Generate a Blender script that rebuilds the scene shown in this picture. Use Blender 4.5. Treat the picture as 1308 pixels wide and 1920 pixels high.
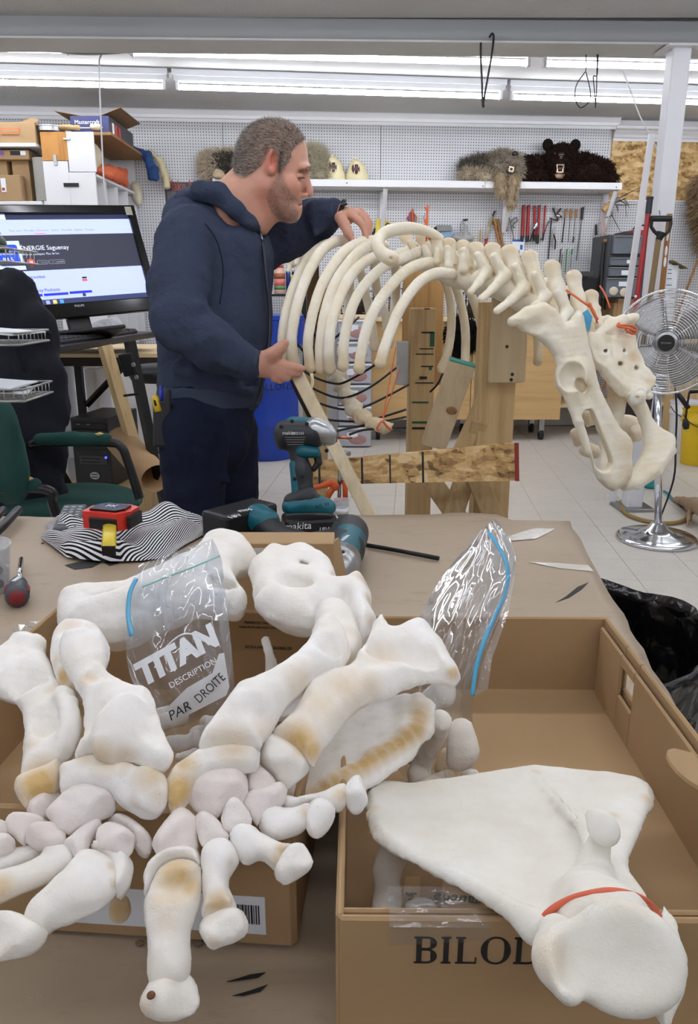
import bpy, bmesh, math, random
import numpy as np
from math import sin, cos, tan, radians, pi, atan2, sqrt
from mathutils import Vector as V, Matrix, Euler, Quaternion
for o in list(bpy.data.objects): bpy.data.objects.remove(o)
sc = bpy.context.scene
C = sc.collection
random.seed(7); RNG = np.random.default_rng(7)
F = 1440.0; PITCH = radians(15.9); CAM = V((0, 0, 1.35))
fwd = V((0, cos(PITCH), -sin(PITCH))); upv = V((0, sin(PITCH), cos(PITCH))); rt = V((1, 0, 0))
cd = bpy.data.cameras.new('camera'); cam = bpy.data.objects.new('camera', cd); C.objects.link(cam)
cd.sensor_fit = 'VERTICAL'; cd.sensor_height = 24.0; cd.lens = F / 1920.0 * 24.0
cd.clip_start = 0.02; cd.clip_end = 60
cam.location = CAM; cam.rotation_euler = (pi / 2 - PITCH, 0, 0)
sc.camera = cam
w = bpy.data.worlds.new('world'); sc.world = w; w.use_nodes = True
w.node_tree.nodes['Background'].inputs[0].default_value = (0.75, 0.8, 0.9, 1)
w.node_tree.nodes['Background'].inputs[1].default_value = 0.02
sc.view_settings.view_transform = 'Standard'; sc.view_settings.look = 'None'
sc.view_settings.gamma = 1.0; sc.view_settings.use_curve_mapping = False
sc.view_settings.exposure = 0.0
TUBE_POWER = 26.0          # emission of every fluorescent tube in the room
TABLE_Z = 0.87; CEIL_FAR = 2.96; CEIL_NEAR = 2.79
def ray(px, py): return rt * ((px - 654) / F) + upv * ((960 - py) / F) + fwd
def U(px, py, d): return CAM + ray(px, py) * d
def onz(px, py, z):
 r = ray(px, py); return CAM + r * ((z - CAM.z) / r.z)
def ony(px, py, y):
 r = ray(px, py); return CAM + r * (y / r.y)
def dep(p): return (p - CAM).dot(fwd)
AW = radians(4.8); wx = V((cos(AW), sin(AW), 0)); wn = V((sin(AW), -cos(AW), 0)); W0 = V((0, 7.9, 0)); zz = V((0, 0, 1))
def onw(px, py, off=0.0):
 r = ray(px, py); p0 = W0 + wn * off
 return CAM + r * ((p0 - CAM).dot(wn) / r.dot(wn))
AT = radians(4.6); tx = V((cos(AT), -sin(AT), 0)); ty = V((sin(AT), cos(AT), 0))
def fr(x, y, z=None):
 x = V(x).normalized(); y = V(y).normalized()
 z = x.cross(y).normalized() if z is None else V(z).normalized()
 return Matrix((x, y, z)).transposed()
WF = fr(wx, -wn, zz)      # wall frame: x along wall, y into wall, z up
TF = fr(tx, ty, zz)       # table / floor frame
I3 = Matrix.Identity(3)
def rz(a): return Matrix.Rotation(radians(a), 3, 'Z')
def rxm(a): return Matrix.Rotation(radians(a), 3, 'X')
def rym(a): return Matrix.Rotation(radians(a), 3, 'Y')
ORG = {}
def tag(o, label=None, cat=None, group=None, kind=None):
 if label: o['label'] = label
 if cat: o['category'] = cat
 if group: o['group'] = group
 if kind: o['kind'] = kind
 return o
def thing(name, label, cat, loc, group=None):
 o = bpy.data.objects.new(name, None); C.objects.link(o)
 o.location = loc; o.empty_display_size = 0.05; ORG[o.name] = V(loc)
 return tag(o, label, cat, group)
def add_mesh(name, me, mat, parent=None, origin=None, smooth=False):
 n = len(me.vertices); co = np.empty(n * 3, np.float32); me.vertices.foreach_get('co', co); co = co.reshape(-1, 3)
 if parent is not None: org = ORG[parent.name]
 elif origin is not None: org = V(origin)
 else: org = V(((co[:, 0].min() + co[:, 0].max()) / 2, (co[:, 1].min() + co[:, 1].max()) / 2, co[:, 2].min()))
 co -= np.array(org, np.float32); me.vertices.foreach_set('co', co.ravel())
 me.materials.clear(); me.materials.append(mat)
 if smooth: me.polygons.foreach_set('use_smooth', np.ones(len(me.polygons), bool))
 me.update()
 o = bpy.data.objects.new(name, me); C.objects.link(o); ORG[o.name] = org
 if parent is not None: o.parent = parent
 else: o.location = org
 return o
class MB:
 def __init__(s): s.bm = bmesh.new()
 def box(s, c, size, R=I3, bev=0.0, seg=2):
  t = bmesh.new(); bmesh.ops.create_cube(t, size=1.0)
  for v in t.verts: v.co = V((v.co.x * size[0], v.co.y * size[1], v.co.z * size[2]))
  if bev > 0: bmesh.ops.bevel(t, geom=t.edges[:], offset=min(bev, min(size) * .49), segments=seg, affect='EDGES', profile=.5)
  M4 = Matrix.Translation(V(c)) @ R.to_4x4(); bmesh.ops.transform(t, matrix=M4, verts=t.verts)
  return s.merge(t)
 def merge(s, t):
  me = bpy.data.meshes.new('t'); t.to_mesh(me); t.free(); s.bm.from_mesh(me); bpy.data.meshes.remove(me); return s
 def data(s, vs, fs):
  b = [s.bm.verts.new(v) for v in vs]
  for f in fs:
   try: s.bm.faces.new([b[i] for i in f])
   except ValueError: pass
  return s
 def tube(s, pts, r, n=8, caps=True, ell=None, nrm=None):
  pts = [V(p) for p in pts]; m = len(pts)
  rs = r if isinstance(r, (list, tuple)) else [r] * m
  tang = [(pts[min(i + 1, m - 1)] - pts[max(i - 1, 0)]).normalized() for i in range(m)]
  a = V(nrm) if nrm is not None else (V((0, 0, 1)) if abs(tang[0].z) < .9 else V((1, 0, 0)))
  vs = []; fs = []
  for i in range(m):
   t = tang[i]; a = (a - t * a.dot(t))
   a = a.normalized() if a.length > 1e-6 else t.orthogonal().normalized()
   b = t.cross(a)
   e = 1 if ell is None else ell
   for k in range(n):
    th = 2 * pi * k / n; vs.append(pts[i] + (a * cos(th) * e + b * sin(th)) * rs[i])
  for i in range(m - 1):
   for k in range(n): fs.append((i * n + k, i * n + (k + 1) % n, (i + 1) * n + (k + 1) % n, (i + 1) * n + k))
  if caps: fs.append(tuple(range(n))[::-1]); fs.append(tuple(range((m - 1) * n, m * n)))
  return s.data(vs, fs)
 def lathe(s, prof, c, R=I3, n=24, sx=1.0, sy=1.0, cap=True):
  c = V(c); vs = []; fs = []
  for (r, z) in prof:
   for k in range(n):
    th = 2 * pi * k / n; vs.append(c + R @ V((r * cos(th) * sx, r * sin(th) * sy, z)))
  m = len(prof)
  for i in range(m - 1):
   for k in range(n): fs.append((i * n + k, i * n + (k + 1) % n, (i + 1) * n + (k + 1) % n, (i + 1) * n + k))
  if cap and prof[0][0] > 1e-5: fs.append(tuple(range(n))[::-1])
  if cap and prof[-1][0] > 1e-5: fs.append(tuple(range((m - 1) * n, m * n)))
  return s.data(vs, fs)
 def ell(s, c, rad, R=I3, n=12):
  t = bmesh.new(); bmesh.ops.create_uvsphere(t, u_segments=n, v_segments=max(6, n // 2 + 2), radius=1)
  M4 = Matrix.Translation(V(c)) @ R.to_4x4() @ Matrix.Diagonal((rad[0], rad[1], rad[2], 1))
  bmesh.ops.transform(t, matrix=M4, verts=t.verts); return s.merge(t)
 def prism(s, poly, h, c=(0, 0, 0), R=I3):
  c = V(c); n = len(poly); vs = [c + R @ V((p[0], p[1], 0)) for p in poly] + [c + R @ V((p[0], p[1], h)) for p in poly]
  fs = [tuple(range(n))[::-1], tuple(range(n, 2 * n))] + [(i, (i + 1) % n, n + (i + 1) % n, n + i) for i in range(n)]
  return s.data(vs, fs)
 def sheet(s, grid, th=0.0):
  ni = len(grid); nj = len(grid[0]); g = [[V(p) for p in row] for row in grid]
  idx = lambda i, j: i * nj + j
  vs = [g[i][j] for i in range(ni) for j in range(nj)]; fs = [(idx(i, j), idx(i, j + 1), idx(i + 1, j + 1), idx(i + 1, j)) for i in range(ni - 1) for j in range(nj - 1)]
  if th > 0:
   nr = []
   for i in range(ni):
    for j in range(nj):
     a = g[min(i + 1, ni - 1)][j] - g[max(i - 1, 0)][j]; b = g[i][min(j + 1, nj - 1)] - g[i][max(j - 1, 0)]
     c = a.cross(b); nr.append(c.normalized() if c.length > 1e-9 else V((0, 0, 1)))
   N = ni * nj; vs += [vs[k] + nr[k] * th for k in range(N)]
   fs = [f[::-1] for f in fs] + [tuple(N + i for i in f) for f in fs]
   B = [idx(0, j) for j in range(nj)] + [idx(i, nj - 1) for i in range(1, ni)] + [idx(ni - 1, j) for j in range(nj - 2, -1, -1)] + [idx(i, 0) for i in range(ni - 2, 0, -1)]
   for k in range(len(B)): a, b = B[k], B[(k + 1) % len(B)]; fs.append((a, b, N + b, N + a))
  return s.data(vs, fs)
 def build(s, name, mat, parent=None, smooth=False, origin=None, autos=None):
  bmesh.ops.recalc_face_normals(s.bm, faces=s.bm.faces[:])
  me = bpy.data.meshes.new(name); s.bm.to_mesh(me); s.bm.free()
  o = add_mesh(name, me, mat, parent, origin, smooth)
  if smooth and autos: sharp(o, autos)
  return o
def sharp(o, ang=35):
 me = o.data; bm = bmesh.new(); bm.from_mesh(me)
 for e in bm.edges:
  if len(e.link_faces) == 2 and e.calc_face_angle(0) > radians(ang): e.smooth = False
 bm.to_mesh(me); bm.free()
def dup(root, delta, label=None, group=None):
 r = root.copy(); C.objects.link(r); r.location = root.location + V(delta); ORG[r.name] = V(r.location)
 if label: r['label'] = label
 if group: r['group'] = group
 for ch in list(root.children):
  c = ch.copy(); C.objects.link(c); c.parent = r
  for g in list(ch.children):
   d = g.copy(); C.objects.link(d); d.parent = c
 return r
def spl(pts, n=6):
 P = [np.array(p, float) for p in pts]; out = []
 for i in range(len(P) - 1):
  p0 = P[max(i - 1, 0)]; p1 = P[i]; p2 = P[i + 1]; p3 = P[min(i + 2, len(P) - 1)]
  for k in range(n):
   t = k / n; out.append(tuple(.5 * ((2 * p1) + (-p0 + p2) * t + (2 * p0 - 5 * p1 + 4 * p2 - p3) * t * t + (-p0 + 3 * p1 - 3 * p2 + p3) * t ** 3)))
 out.append(tuple(P[-1])); return out
def text(name, s, size, c, R, mat, parent=None, ext=0.0004, align='CENTER', sx=1.0, shear=0.0, bold=0.0):
 cu = bpy.data.curves.new('t', 'FONT'); cu.body = s; cu.size = size; cu.extrude = ext; cu.align_x = align; cu.align_y = 'CENTER'; cu.resolution_u = 3; cu.shear = shear; cu.offset = bold
 ob = bpy.data.objects.new('t', cu); TMP.collection.objects.link(ob); TMP.view_layers[0].update()
 me = bpy.data.meshes.new_from_object(ob.evaluated_get(TMP.view_layers[0].depsgraph))
 bpy.data.objects.remove(ob); bpy.data.curves.remove(cu)
 me.transform(Matrix.Translation(V(c)) @ R.to_4x4() @ Matrix.Diagonal((sx, 1, 1, 1)))
 return add_mesh(name, me, mat, parent)
TMP = bpy.data.scenes.new('tmp_text')
class Solid:
 def __init__(s): s.el = []
 def cap(s, a, b, ra, rb, k=0.0, n=None, flat=1.0, sub=False):
  s.el.append(('cap', np.array(a), np.array(b), ra, rb, k, None if n is None else np.array(V(n).normalized()), flat, sub)); return s
 def chain(s, pts, k=0.0, n=None, flat=1.0, kk=.15):
  for i in range(len(pts) - 1):
   f = pts[i][2] if len(pts[i]) > 2 else flat
   s.cap(pts[i][0], pts[i + 1][0], pts[i][1], pts[i + 1][1], k if i == 0 else max(k, min(pts[i][1], pts[i + 1][1]) * kk) if kk else 0.0, n, f)
  return s
 def ell(s, c, rad, R=I3, k=0.0, sub=False):
  s.el.append(('ell', np.array(c), np.array(rad, float), np.array(R), 0, k, None, 0, sub)); return s
 def plate(s, pts, th, k=0.0, bend=0.0, up=None, rnd=0.002, R=0.0):
  P = np.array([list(p) for p in pts]); c = P.mean(0); u, sv, vt = np.linalg.svd(P - c)
  ax = vt[0]; ay = vt[1]; az = np.cross(ax, ay)
  if up is not None and np.dot(az, np.array(up)) < 0: az = -az; ay = -ay
  s.el.append(('plate', c, np.stack([ax, ay, az]), P, th, k, None, bend, False, rnd, R)); return s
 def _sd(s, e, X):
  if e[0] == 'cap':
   _, a, b, ra, rb, k, n, flat, sub = e
   ab = b - a; L2 = max(ab.dot(ab), 1e-12); q = X - a
   t = np.clip(q @ ab / L2, 0, 1); q = q - t[..., None] * ab
   if n is not None and flat != 1.0:
    qn = q @ n; q = q + ((1 / flat - 1) * qn)[..., None] * n
    return (np.sqrt((q * q).sum(-1)) - (ra + (rb - ra) * t)) * min(1.0, .5 + flat / 2)
   return np.sqrt((q * q).sum(-1)) - (ra + (rb - ra) * t)
  if e[0] == 'ell':
   _, c, rad, R, _0, k, _1, _2, sub = e
   q = (X - c) @ R; k0 = np.sqrt(((q / rad) ** 2).sum(-1)); k1 = np.sqrt(((q / rad ** 2) ** 2).sum(-1)) + 1e-9
   return k0 * (k0 - 1) / k1
  _, c, A, P, th, k, _0, bend, sub, rnd, RI = e
  q = (X - c) @ A.T; p2 = (P - c) @ A.T
  x = q[..., 0]; y = q[..., 1]; d2 = np.full(x.shape, 1e9); ins = np.zeros(x.shape, bool)
  m = len(p2)
  for i in range(m):
   ax_, ay_ = p2[i][:2]; bx_, by_ = p2[(i + 1) % m][:2]
   ex, ey = bx_ - ax_, by_ - ay_; wx_, wy_ = x - ax_, y - ay_
   t = np.clip((wx_ * ex + wy_ * ey) / max(ex * ex + ey * ey, 1e-12), 0, 1)
   d2 = np.minimum(d2, (wx_ - t * ex) ** 2 + (wy_ - t * ey) ** 2)
   if abs(ey) > 1e-12:
    cnd = (ay_ <= y) != (by_ <= y)
    ins ^= cnd & (x < ax_ + (y - ay_) / ey * ex)
  d = np.sqrt(d2); d = np.where(ins, -d, d)
  z = q[..., 2] - bend * (x * x + y * y) if bend else q[..., 2]
  # out-of-plane offsets of the outline itself are followed by a quadratic fit
  if len(p2) > 5:
   Bm = np.stack([np.ones(m), p2[:, 0], p2[:, 1], p2[:, 0] ** 2, p2[:, 0] * p2[:, 1], p2[:, 1] ** 2], 1)
   cf = np.linalg.lstsq(Bm, p2[:, 2] - (bend * (p2[:, 0] ** 2 + p2[:, 1] ** 2) if bend else 0), rcond=None)[0]
   z = z - (cf[0] + cf[1] * x + cf[2] * y + cf[3] * x * x + cf[4] * x * y + cf[5] * y * y)
  if RI > 0:      # pillow profile: full thickness RI inside the outline, rounded to nothing at it
   q1 = 1 - np.clip(-d / RI, 0, 1); return np.where(d < 0, (np.abs(z) - th * np.sqrt(np.maximum(1 - q1 * q1, 0))) * .7, np.sqrt(d * d + z * z)) - .0009
  dx = np.maximum(d + rnd, 0); dz = np.maximum(np.abs(z) - th + rnd, 0)
  return np.sqrt(dx * dx + dz * dz) + np.minimum(np.maximum(d + rnd, np.abs(z) - th + rnd), 0) - rnd
 def _bb(s, e, mg):
  if e[0] == 'cap':
   r = max(e[3], e[4]) * max(1.0, e[7]) + mg
   return np.minimum(e[1], e[2]) - r, np.maximum(e[1], e[2]) + r
  if e[0] == 'ell':
   ext = np.sqrt(((e[3] * e[2][None, :]) ** 2).sum(1)) + mg; return e[1] - ext, e[1] + ext
  m2 = mg + e[4] + 0.01 + (abs(e[7]) * 0.02); return e[3].min(0) - m2, e[3].max(0) + m2
 def mesh(s, h, noise=0.0, nscale=40.0, name='m', seed=1, sm=2):
  adds = [e for e in s.el if not e[8]]
  lo = np.min([s._bb(e, 3 * h)[0] for e in adds], 0); hi = np.max([s._bb(e, 3 * h)[1] for e in adds], 0)
  n = np.ceil((hi - lo) / h).astype(int) + 1
  f = np.full(n, 1.0, np.float32)
  axs = [lo[i] + h * np.arange(n[i]) for i in range(3)]
  for e in s.el:
   k = e[5]; a, b = s._bb(e, k + 3 * h)
   i0 = np.clip(np.floor((a - lo) / h).astype(int), 0, n - 1); i1 = np.clip(np.ceil((b - lo) / h).astype(int) + 1, 1, n)
   if (i1 <= i0).any(): continue
   sl = tuple(slice(i0[i], i1[i]) for i in range(3))
   X = np.stack(np.meshgrid(*[axs[i][sl[i]] for i in range(3)], indexing='ij'), -1)
   d = s._sd(e, X).astype(np.float32); g = f[sl]
   if e[8]: d = -d
   if k > 0:
    hh = np.maximum(k - np.abs(d - g), 0) / k; q = hh * hh * k * .25
    f[sl] = np.maximum(d, g) + q if e[8] else np.minimum(d, g) - q
   else: f[sl] = np.maximum(d, g) if e[8] else np.minimum(d, g)
  if noise > 0:
   rg = np.random.default_rng(seed); tot = np.zeros(n, np.float32)
   XX = np.stack(np.meshgrid(*axs, indexing='ij'), -1).astype(np.float32)
   for o in range(5):
    kv = rg.normal(size=3) * nscale * (1 + .5 * o); kv2 = rg.normal(size=3) * nscale * (1 + .5 * o)
    tot += np.sin(XX @ kv.astype(np.float32) + rg.uniform(0, 6)) * np.sin(XX @ kv2.astype(np.float32) + rg.uniform(0, 6)) / (1 + .4 * o)
   f += tot * noise * .5
  return nets(f, lo, h, name, sm)
def nets(f, lo, h, name, sm=0):
 neg = f < 0; n = np.array(f.shape)
 cnt = np.zeros(n - 1, np.int8); acc = np.zeros(tuple(n - 1) + (3,), np.float32); num = np.zeros(n - 1, np.float32)
 cs = [(0, 0, 0), (1, 0, 0), (0, 1, 0), (1, 1, 0), (0, 0, 1), (1, 0, 1), (0, 1, 1), (1, 1, 1)]
 def sub(a, c): return a[c[0]:n[0] - 1 + c[0], c[1]:n[1] - 1 + c[1], c[2]:n[2] - 1 + c[2]]
 for c in cs: cnt += sub(neg, c)
 act = (cnt > 0) & (cnt < 8)
 idx = np.argwhere(act)
 if len(idx) == 0: raise RuntimeError('empty ' + name)
 fc = [f[idx[:, 0] + c[0], idx[:, 1] + c[1], idx[:, 2] + c[2]] for c in cs]
 acc = np.zeros((len(idx), 3)); num = np.zeros(len(idx))
 for i in range(8):
  for j in range(i + 1, 8):
   dd = [cs[j][a] - cs[i][a] for a in range(3)]
   if sum(abs(x) for x in dd) != 1: continue
   a, b = fc[i], fc[j]; m = (a < 0) != (b < 0)
   t = np.where(m, a / np.where(m, a - b, 1), 0)
   p = np.array(cs[i])[None, :] + t[:, None] * np.array(dd)[None, :]
   acc[m] += p[m]; num[m] += 1
 pos = lo + (idx + acc / num[:, None]) * h
 vid = np.full(n - 1, -1, np.int64); vid[act] = np.arange(len(idx))
 quads = []
 for ax in range(3):
  b, c = (ax + 1) % 3, (ax + 2) % 3
  sl0 = [slice(None)] * 3; sl1 = [slice(None)] * 3; sl0[ax] = slice(0, n[ax] - 1); sl1[ax] = slice(1, n[ax])
  ch = np.argwhere(neg[tuple(sl0)] != neg[tuple(sl1)])
  ch = ch[(ch[:, b] > 0) & (ch[:, c] > 0) & (ch[:, b] < n[b] - 1) & (ch[:, c] < n[c] - 1)]
  s0 = neg[tuple(ch.T)]
  def at(db, dc):
   q = ch.copy(); q[:, b] += db; q[:, c] += dc; return vid[tuple(q.T)]
  q = np.stack([at(-1, -1), at(0, -1), at(0, 0), at(-1, 0)], 1)
  q = np.where(s0[:, None], q, q[:, ::-1]); quads.append(q)
 q = np.concatenate(quads); q = q[(q >= 0).all(1)]
 if sm:
  e0 = np.concatenate([q[:, i] for i in range(4)]); e1 = np.concatenate([q[:, (i + 1) % 4] for i in range(4)]); dg = np.bincount(e0, minlength=len(pos)) + np.bincount(e1, minlength=len(pos)) + 1e-9
  for it in range(sm):
   for lam in (.5, -.42):
    av = np.stack([(np.bincount(e0, pos[e1, a], len(pos)) + np.bincount(e1, pos[e0, a], len(pos))) / dg for a in range(3)], 1); pos = np.where((dg > 1)[:, None], pos + lam * (av - pos), pos)
 me = bpy.data.meshes.new(name)
 me.vertices.add(len(pos)); me.vertices.foreach_set('co', pos.astype(np.float32).ravel())
 me.loops.add(len(q) * 4); me.loops.foreach_set('vertex_index', q.astype(np.int32).ravel())
 me.polygons.add(len(q)); me.polygons.foreach_set('loop_start', np.arange(0, len(q) * 4, 4, dtype=np.int32)); me.polygons.foreach_set('loop_total', np.full(len(q), 4, np.int32))
 me.update(calc_edges=True); me.validate()
 return me
def paint(me, attr, spots, base=0.0):
 n = len(me.vertices); co = np.empty(n * 3, np.float32); me.vertices.foreach_get('co', co); co = co.reshape(-1, 3)
 val = np.full(n, base, np.float32)
 for (c, r, st) in spots:
  d = np.sqrt(((co - np.array(c)) ** 2).sum(1)) / r
  val = np.maximum(val, st * np.clip(1.35 - d, 0, 1).astype(np.float32))
 a = me.attributes.new(attr, 'FLOAT', 'POINT'); a.data.foreach_set('value', val)
# pixel-space measuring for solids: a point seen at (px,py) at height z or depth d; a radius given in pixels there
def pz(px, py, z, r):
 p = onz(px, py, z); return (p, r * dep(p) / F)
def pd(px, py, d, r): return (U(px, py, d), r * d / F)
def view(p): return (V(p) - CAM).normalized()
def vframe(p, rot=0.0, pitch=0.0):
 y = view(p); x = y.cross(V((0, 0, 1))).normalized(); z = x.cross(y)
 R = fr(x, y, z); return R @ Matrix.Rotation(radians(-rot), 3, 'Y') @ Matrix.Rotation(radians(pitch), 3, 'X')
def fur(o, name, mat, n, ln, wd, comb=(0, 0, -1), combw=.6, seed=3, jit=.5, lift=1.0):
 rg = np.random.default_rng(seed); me = o.data
 nv = len(me.vertices); co = np.empty(nv * 3, np.float32); me.vertices.foreach_get('co', co); co = co.reshape(-1, 3)
 nr = np.empty(nv * 3, np.float32); me.vertices.foreach_get('normal', nr); nr = nr.reshape(-1, 3)
 i = rg.integers(0, nv, n); p = co[i] + rg.normal(size=(n, 3)) * .004; d = nr[i] * lift + np.array(comb) * combw + rg.normal(size=(n, 3)) * jit
 d /= np.linalg.norm(d, axis=1)[:, None] + 1e-9; L = ln * rg.uniform(.5, 1.3, n)[:, None]
 sd = np.cross(d, rg.normal(size=(n, 3))); sd /= np.linalg.norm(sd, axis=1)[:, None] + 1e-9
 tip = p + d * L + np.array(comb) * L * .35; mid = p + d * L * .5
 vs = np.stack([p - sd * wd, p + sd * wd, mid + sd * wd * .8, mid - sd * wd * .8, tip], 1).reshape(-1, 3)
 m = bpy.data.meshes.new(name); b = np.arange(n) * 5
 fs = [(k, k + 1, k + 2, k + 3) for k in b] + [(k + 3, k + 2, k + 4) for k in b]
 m.from_pydata(vs.tolist(), [], [tuple(int(x) for x in f) for f in fs]); m.materials.append(mat)
 ob = bpy.data.objects.new(name, m); C.objects.link(ob); par = o if o.parent is None else o.parent
 ob.parent = par; ORG[ob.name] = ORG[par.name]; ob['kind'] = 'stuff'; return ob
def lin(c):
 return tuple(((x / 255) / 12.92 if x / 255 <= .04045 else ((x / 255 + .055) / 1.055) ** 2.4) for x in c) + (1.0,)
MATS = {}
class NT:
 def __init__(s, name):
  s.m = bpy.data.materials.new(name); s.m.use_nodes = True; s.t = s.m.node_tree; s.b = s.t.nodes['Principled BSDF']; s.out = s.t.nodes['Material Output']
 def n(s, typ, **kw):
  nd = s.t.nodes.new(typ)
  for k, v in kw.items():
   if k.startswith('_'): setattr(nd, k[1:], v)
   else: nd.inputs[k.replace('__', ' ')].default_value = v
  return nd
 def l(s, a, b): s.t.links.new(a, b)
 def coord(s, kind='Object', scale=(1, 1, 1), rot=(0, 0, 0)):
  tc = s.n('ShaderNodeTexCoord'); mp = s.n('ShaderNodeMapping'); mp.inputs['Scale'].default_value = scale; mp.inputs['Rotation'].default_value = rot
  s.l(tc.outputs[kind], mp.inputs[0]); return mp.outputs[0]
 def noise(s, vec, scale, detail=4, rough=.6):
  nd = s.n('ShaderNodeTexNoise'); nd.inputs['Scale'].default_value = scale; nd.inputs['Detail'].default_value = detail; nd.inputs['Roughness'].default_value = rough
  s.l(vec, nd.inputs['Vector']); return nd.outputs['Fac']
 def ramp(s, fac, stops):
  r = s.n('ShaderNodeValToRGB'); e = r.color_ramp.elements
  while len(e) < len(stops): e.new(.5)
  for i, (p, c) in enumerate(stops): e[i].position = p; e[i].color = c if len(c) == 4 else lin(c)
  s.l(fac, r.inputs[0]); return r.outputs[0]
 def mix(s, fac, a, b, blend='MIX'):
  m = s.n('ShaderNodeMix', _data_type='RGBA', _blend_type=blend)
  for x, sock in ((fac, m.inputs[0]), (a, m.inputs[6]), (b, m.inputs[7])):
   if isinstance(x, (int, float)): sock.default_value = x
   elif isinstance(x, tuple): sock.default_value = x if len(x) == 4 else lin(x)
   else: s.l(x, sock)
  return m.outputs[2]
 def math(s, op, a, b=None, c=None):
  m = s.n('ShaderNodeMath', _operation=op)
  for i, x in enumerate((a, b, c)):
   if x is None: continue
   if isinstance(x, (int, float)): m.inputs[i].default_value = x
   else: s.l(x, m.inputs[i])
  return m.outputs[0]
 def bump(s, h, strength=.3, dist=.002):
  b = s.n('ShaderNodeBump'); b.inputs['Strength'].default_value = strength; b.inputs['Distance'].default_value = dist
  s.l(h, b.inputs['Height']); s.l(b.outputs[0], s.b.inputs['Normal'])
 def col(s, x):
  if isinstance(x, tuple): s.b.inputs['Base Color'].default_value = x if len(x) == 4 else lin(x)
  else: s.l(x, s.b.inputs['Base Color'])
 def set(s, rough=.5, metal=0.0, spec=.5):
  s.b.inputs['Roughness'].default_value = rough; s.b.inputs['Metallic'].default_value = metal; s.b.inputs['Specular IOR Level'].default_value = spec
def M(name, col, rough=.55, metal=0.0, var=.08, vs=12.0, bump=0.0, bs=60.0, bd=.002, spec=.5, stretch=(1, 1, 1)):
 if name in MATS: return MATS[name]
 t = NT(name); t.set(rough, metal, spec); vec = t.coord('Object', stretch)
 c = lin(col); lo = tuple(x * (1 - var) for x in c[:3]) + (1,); hi = tuple(min(1, x * (1 + var)) for x in c[:3]) + (1,)
 t.col(t.mix(t.noise(vec, vs), lo, hi))
 if bump > 0: t.bump(t.noise(vec, bs, 3), bump, bd)
 MATS[name] = t.m; return t.m
def wood(name, col, dark, scale=1.0, axis=2, rough=.7, knots=True):
 if name in MATS: return MATS[name]
 t = NT(name); t.set(rough); s = [14 * scale] * 3; s[axis] = .9 * scale; vec = t.coord('Object', tuple(s))
 a = t.noise(vec, 2.2, 6, .65); s2 = [60 * scale] * 3; s2[axis] = 2 * scale; b = t.noise(t.coord('Object', tuple(s2)), 2, 3)
 c = t.ramp(a, [(.25, dark), (.5, col), (.8, tuple(min(255, x * 1.06) for x in col))])
 c = t.mix(t.ramp(b, [(.3, (0, 0, 0, 1)), (.6, (.35, .35, .35, 1))]), dark, c) if False else t.mix(.18, c, t.ramp(b, [(.3, dark), (.7, col)]))
 t.col(c); t.bump(b, .15, .001); MATS[name] = t.m; return t.m
def emit(name, col, st):
 if name in MATS: return MATS[name]
 t = NT(name); t.b.inputs['Emission Color'].default_value = lin(col); t.b.inputs['Emission Strength'].default_value = st; t.col(col); MATS[name] = t.m; return t.m
def bone_mat(name, a=(238, 234, 224), b=(221, 212, 192), st=(206, 172, 112), rough=.6, dens=1.0):
 if name in MATS: return MATS[name]
 t = NT(name); t.set(rough, 0, .35); vec = t.coord('Object')
 c = t.mix(t.ramp(t.noise(vec, 14, 5), [(.35, (0, 0, 0, 1)), (.7, (1, 1, 1, 1))]), b, a)
 at = t.n('ShaderNodeAttribute', _attribute_name='stain')
 br = t.noise(vec, 55, 6, .7); sf = t.math('MULTIPLY', at.outputs['Fac'], t.math('ADD', t.math('MULTIPLY', br, 1.1), .45)); sf.node.use_clamp = True
 c = t.mix(sf, c, st)
 vo = t.n('ShaderNodeTexVoronoi'); vo.inputs['Scale'].default_value = 240 * dens; t.l(vec, vo.inputs['Vector'])
 pore = t.ramp(vo.outputs['Distance'], [(.0, (1, 1, 1, 1)), (.16, (0, 0, 0, 1))])
 pm = t.math('MULTIPLY', pore, t.ramp(t.noise(vec, 18, 3), [(.5, (0, 0, 0, 1)), (.68, (1, 1, 1, 1))]))
 pm = t.math('MULTIPLY', pm, t.math('ADD', t.math('MULTIPLY', at.outputs['Fac'], .8), .35)); pm.node.use_clamp = True
 c = t.mix(pm, c, (120, 95, 62)); t.col(c)
 hgt = t.math('SUBTRACT', t.math('ADD', t.noise(vec, 140, 6, .75), t.math('MULTIPLY', br, .6)), pm)
 t.bump(hgt, .42, .0022)
 t.b.inputs['Subsurface Weight'].default_value = 0.0
 MATS[name] = t.m; return t.m
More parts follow.
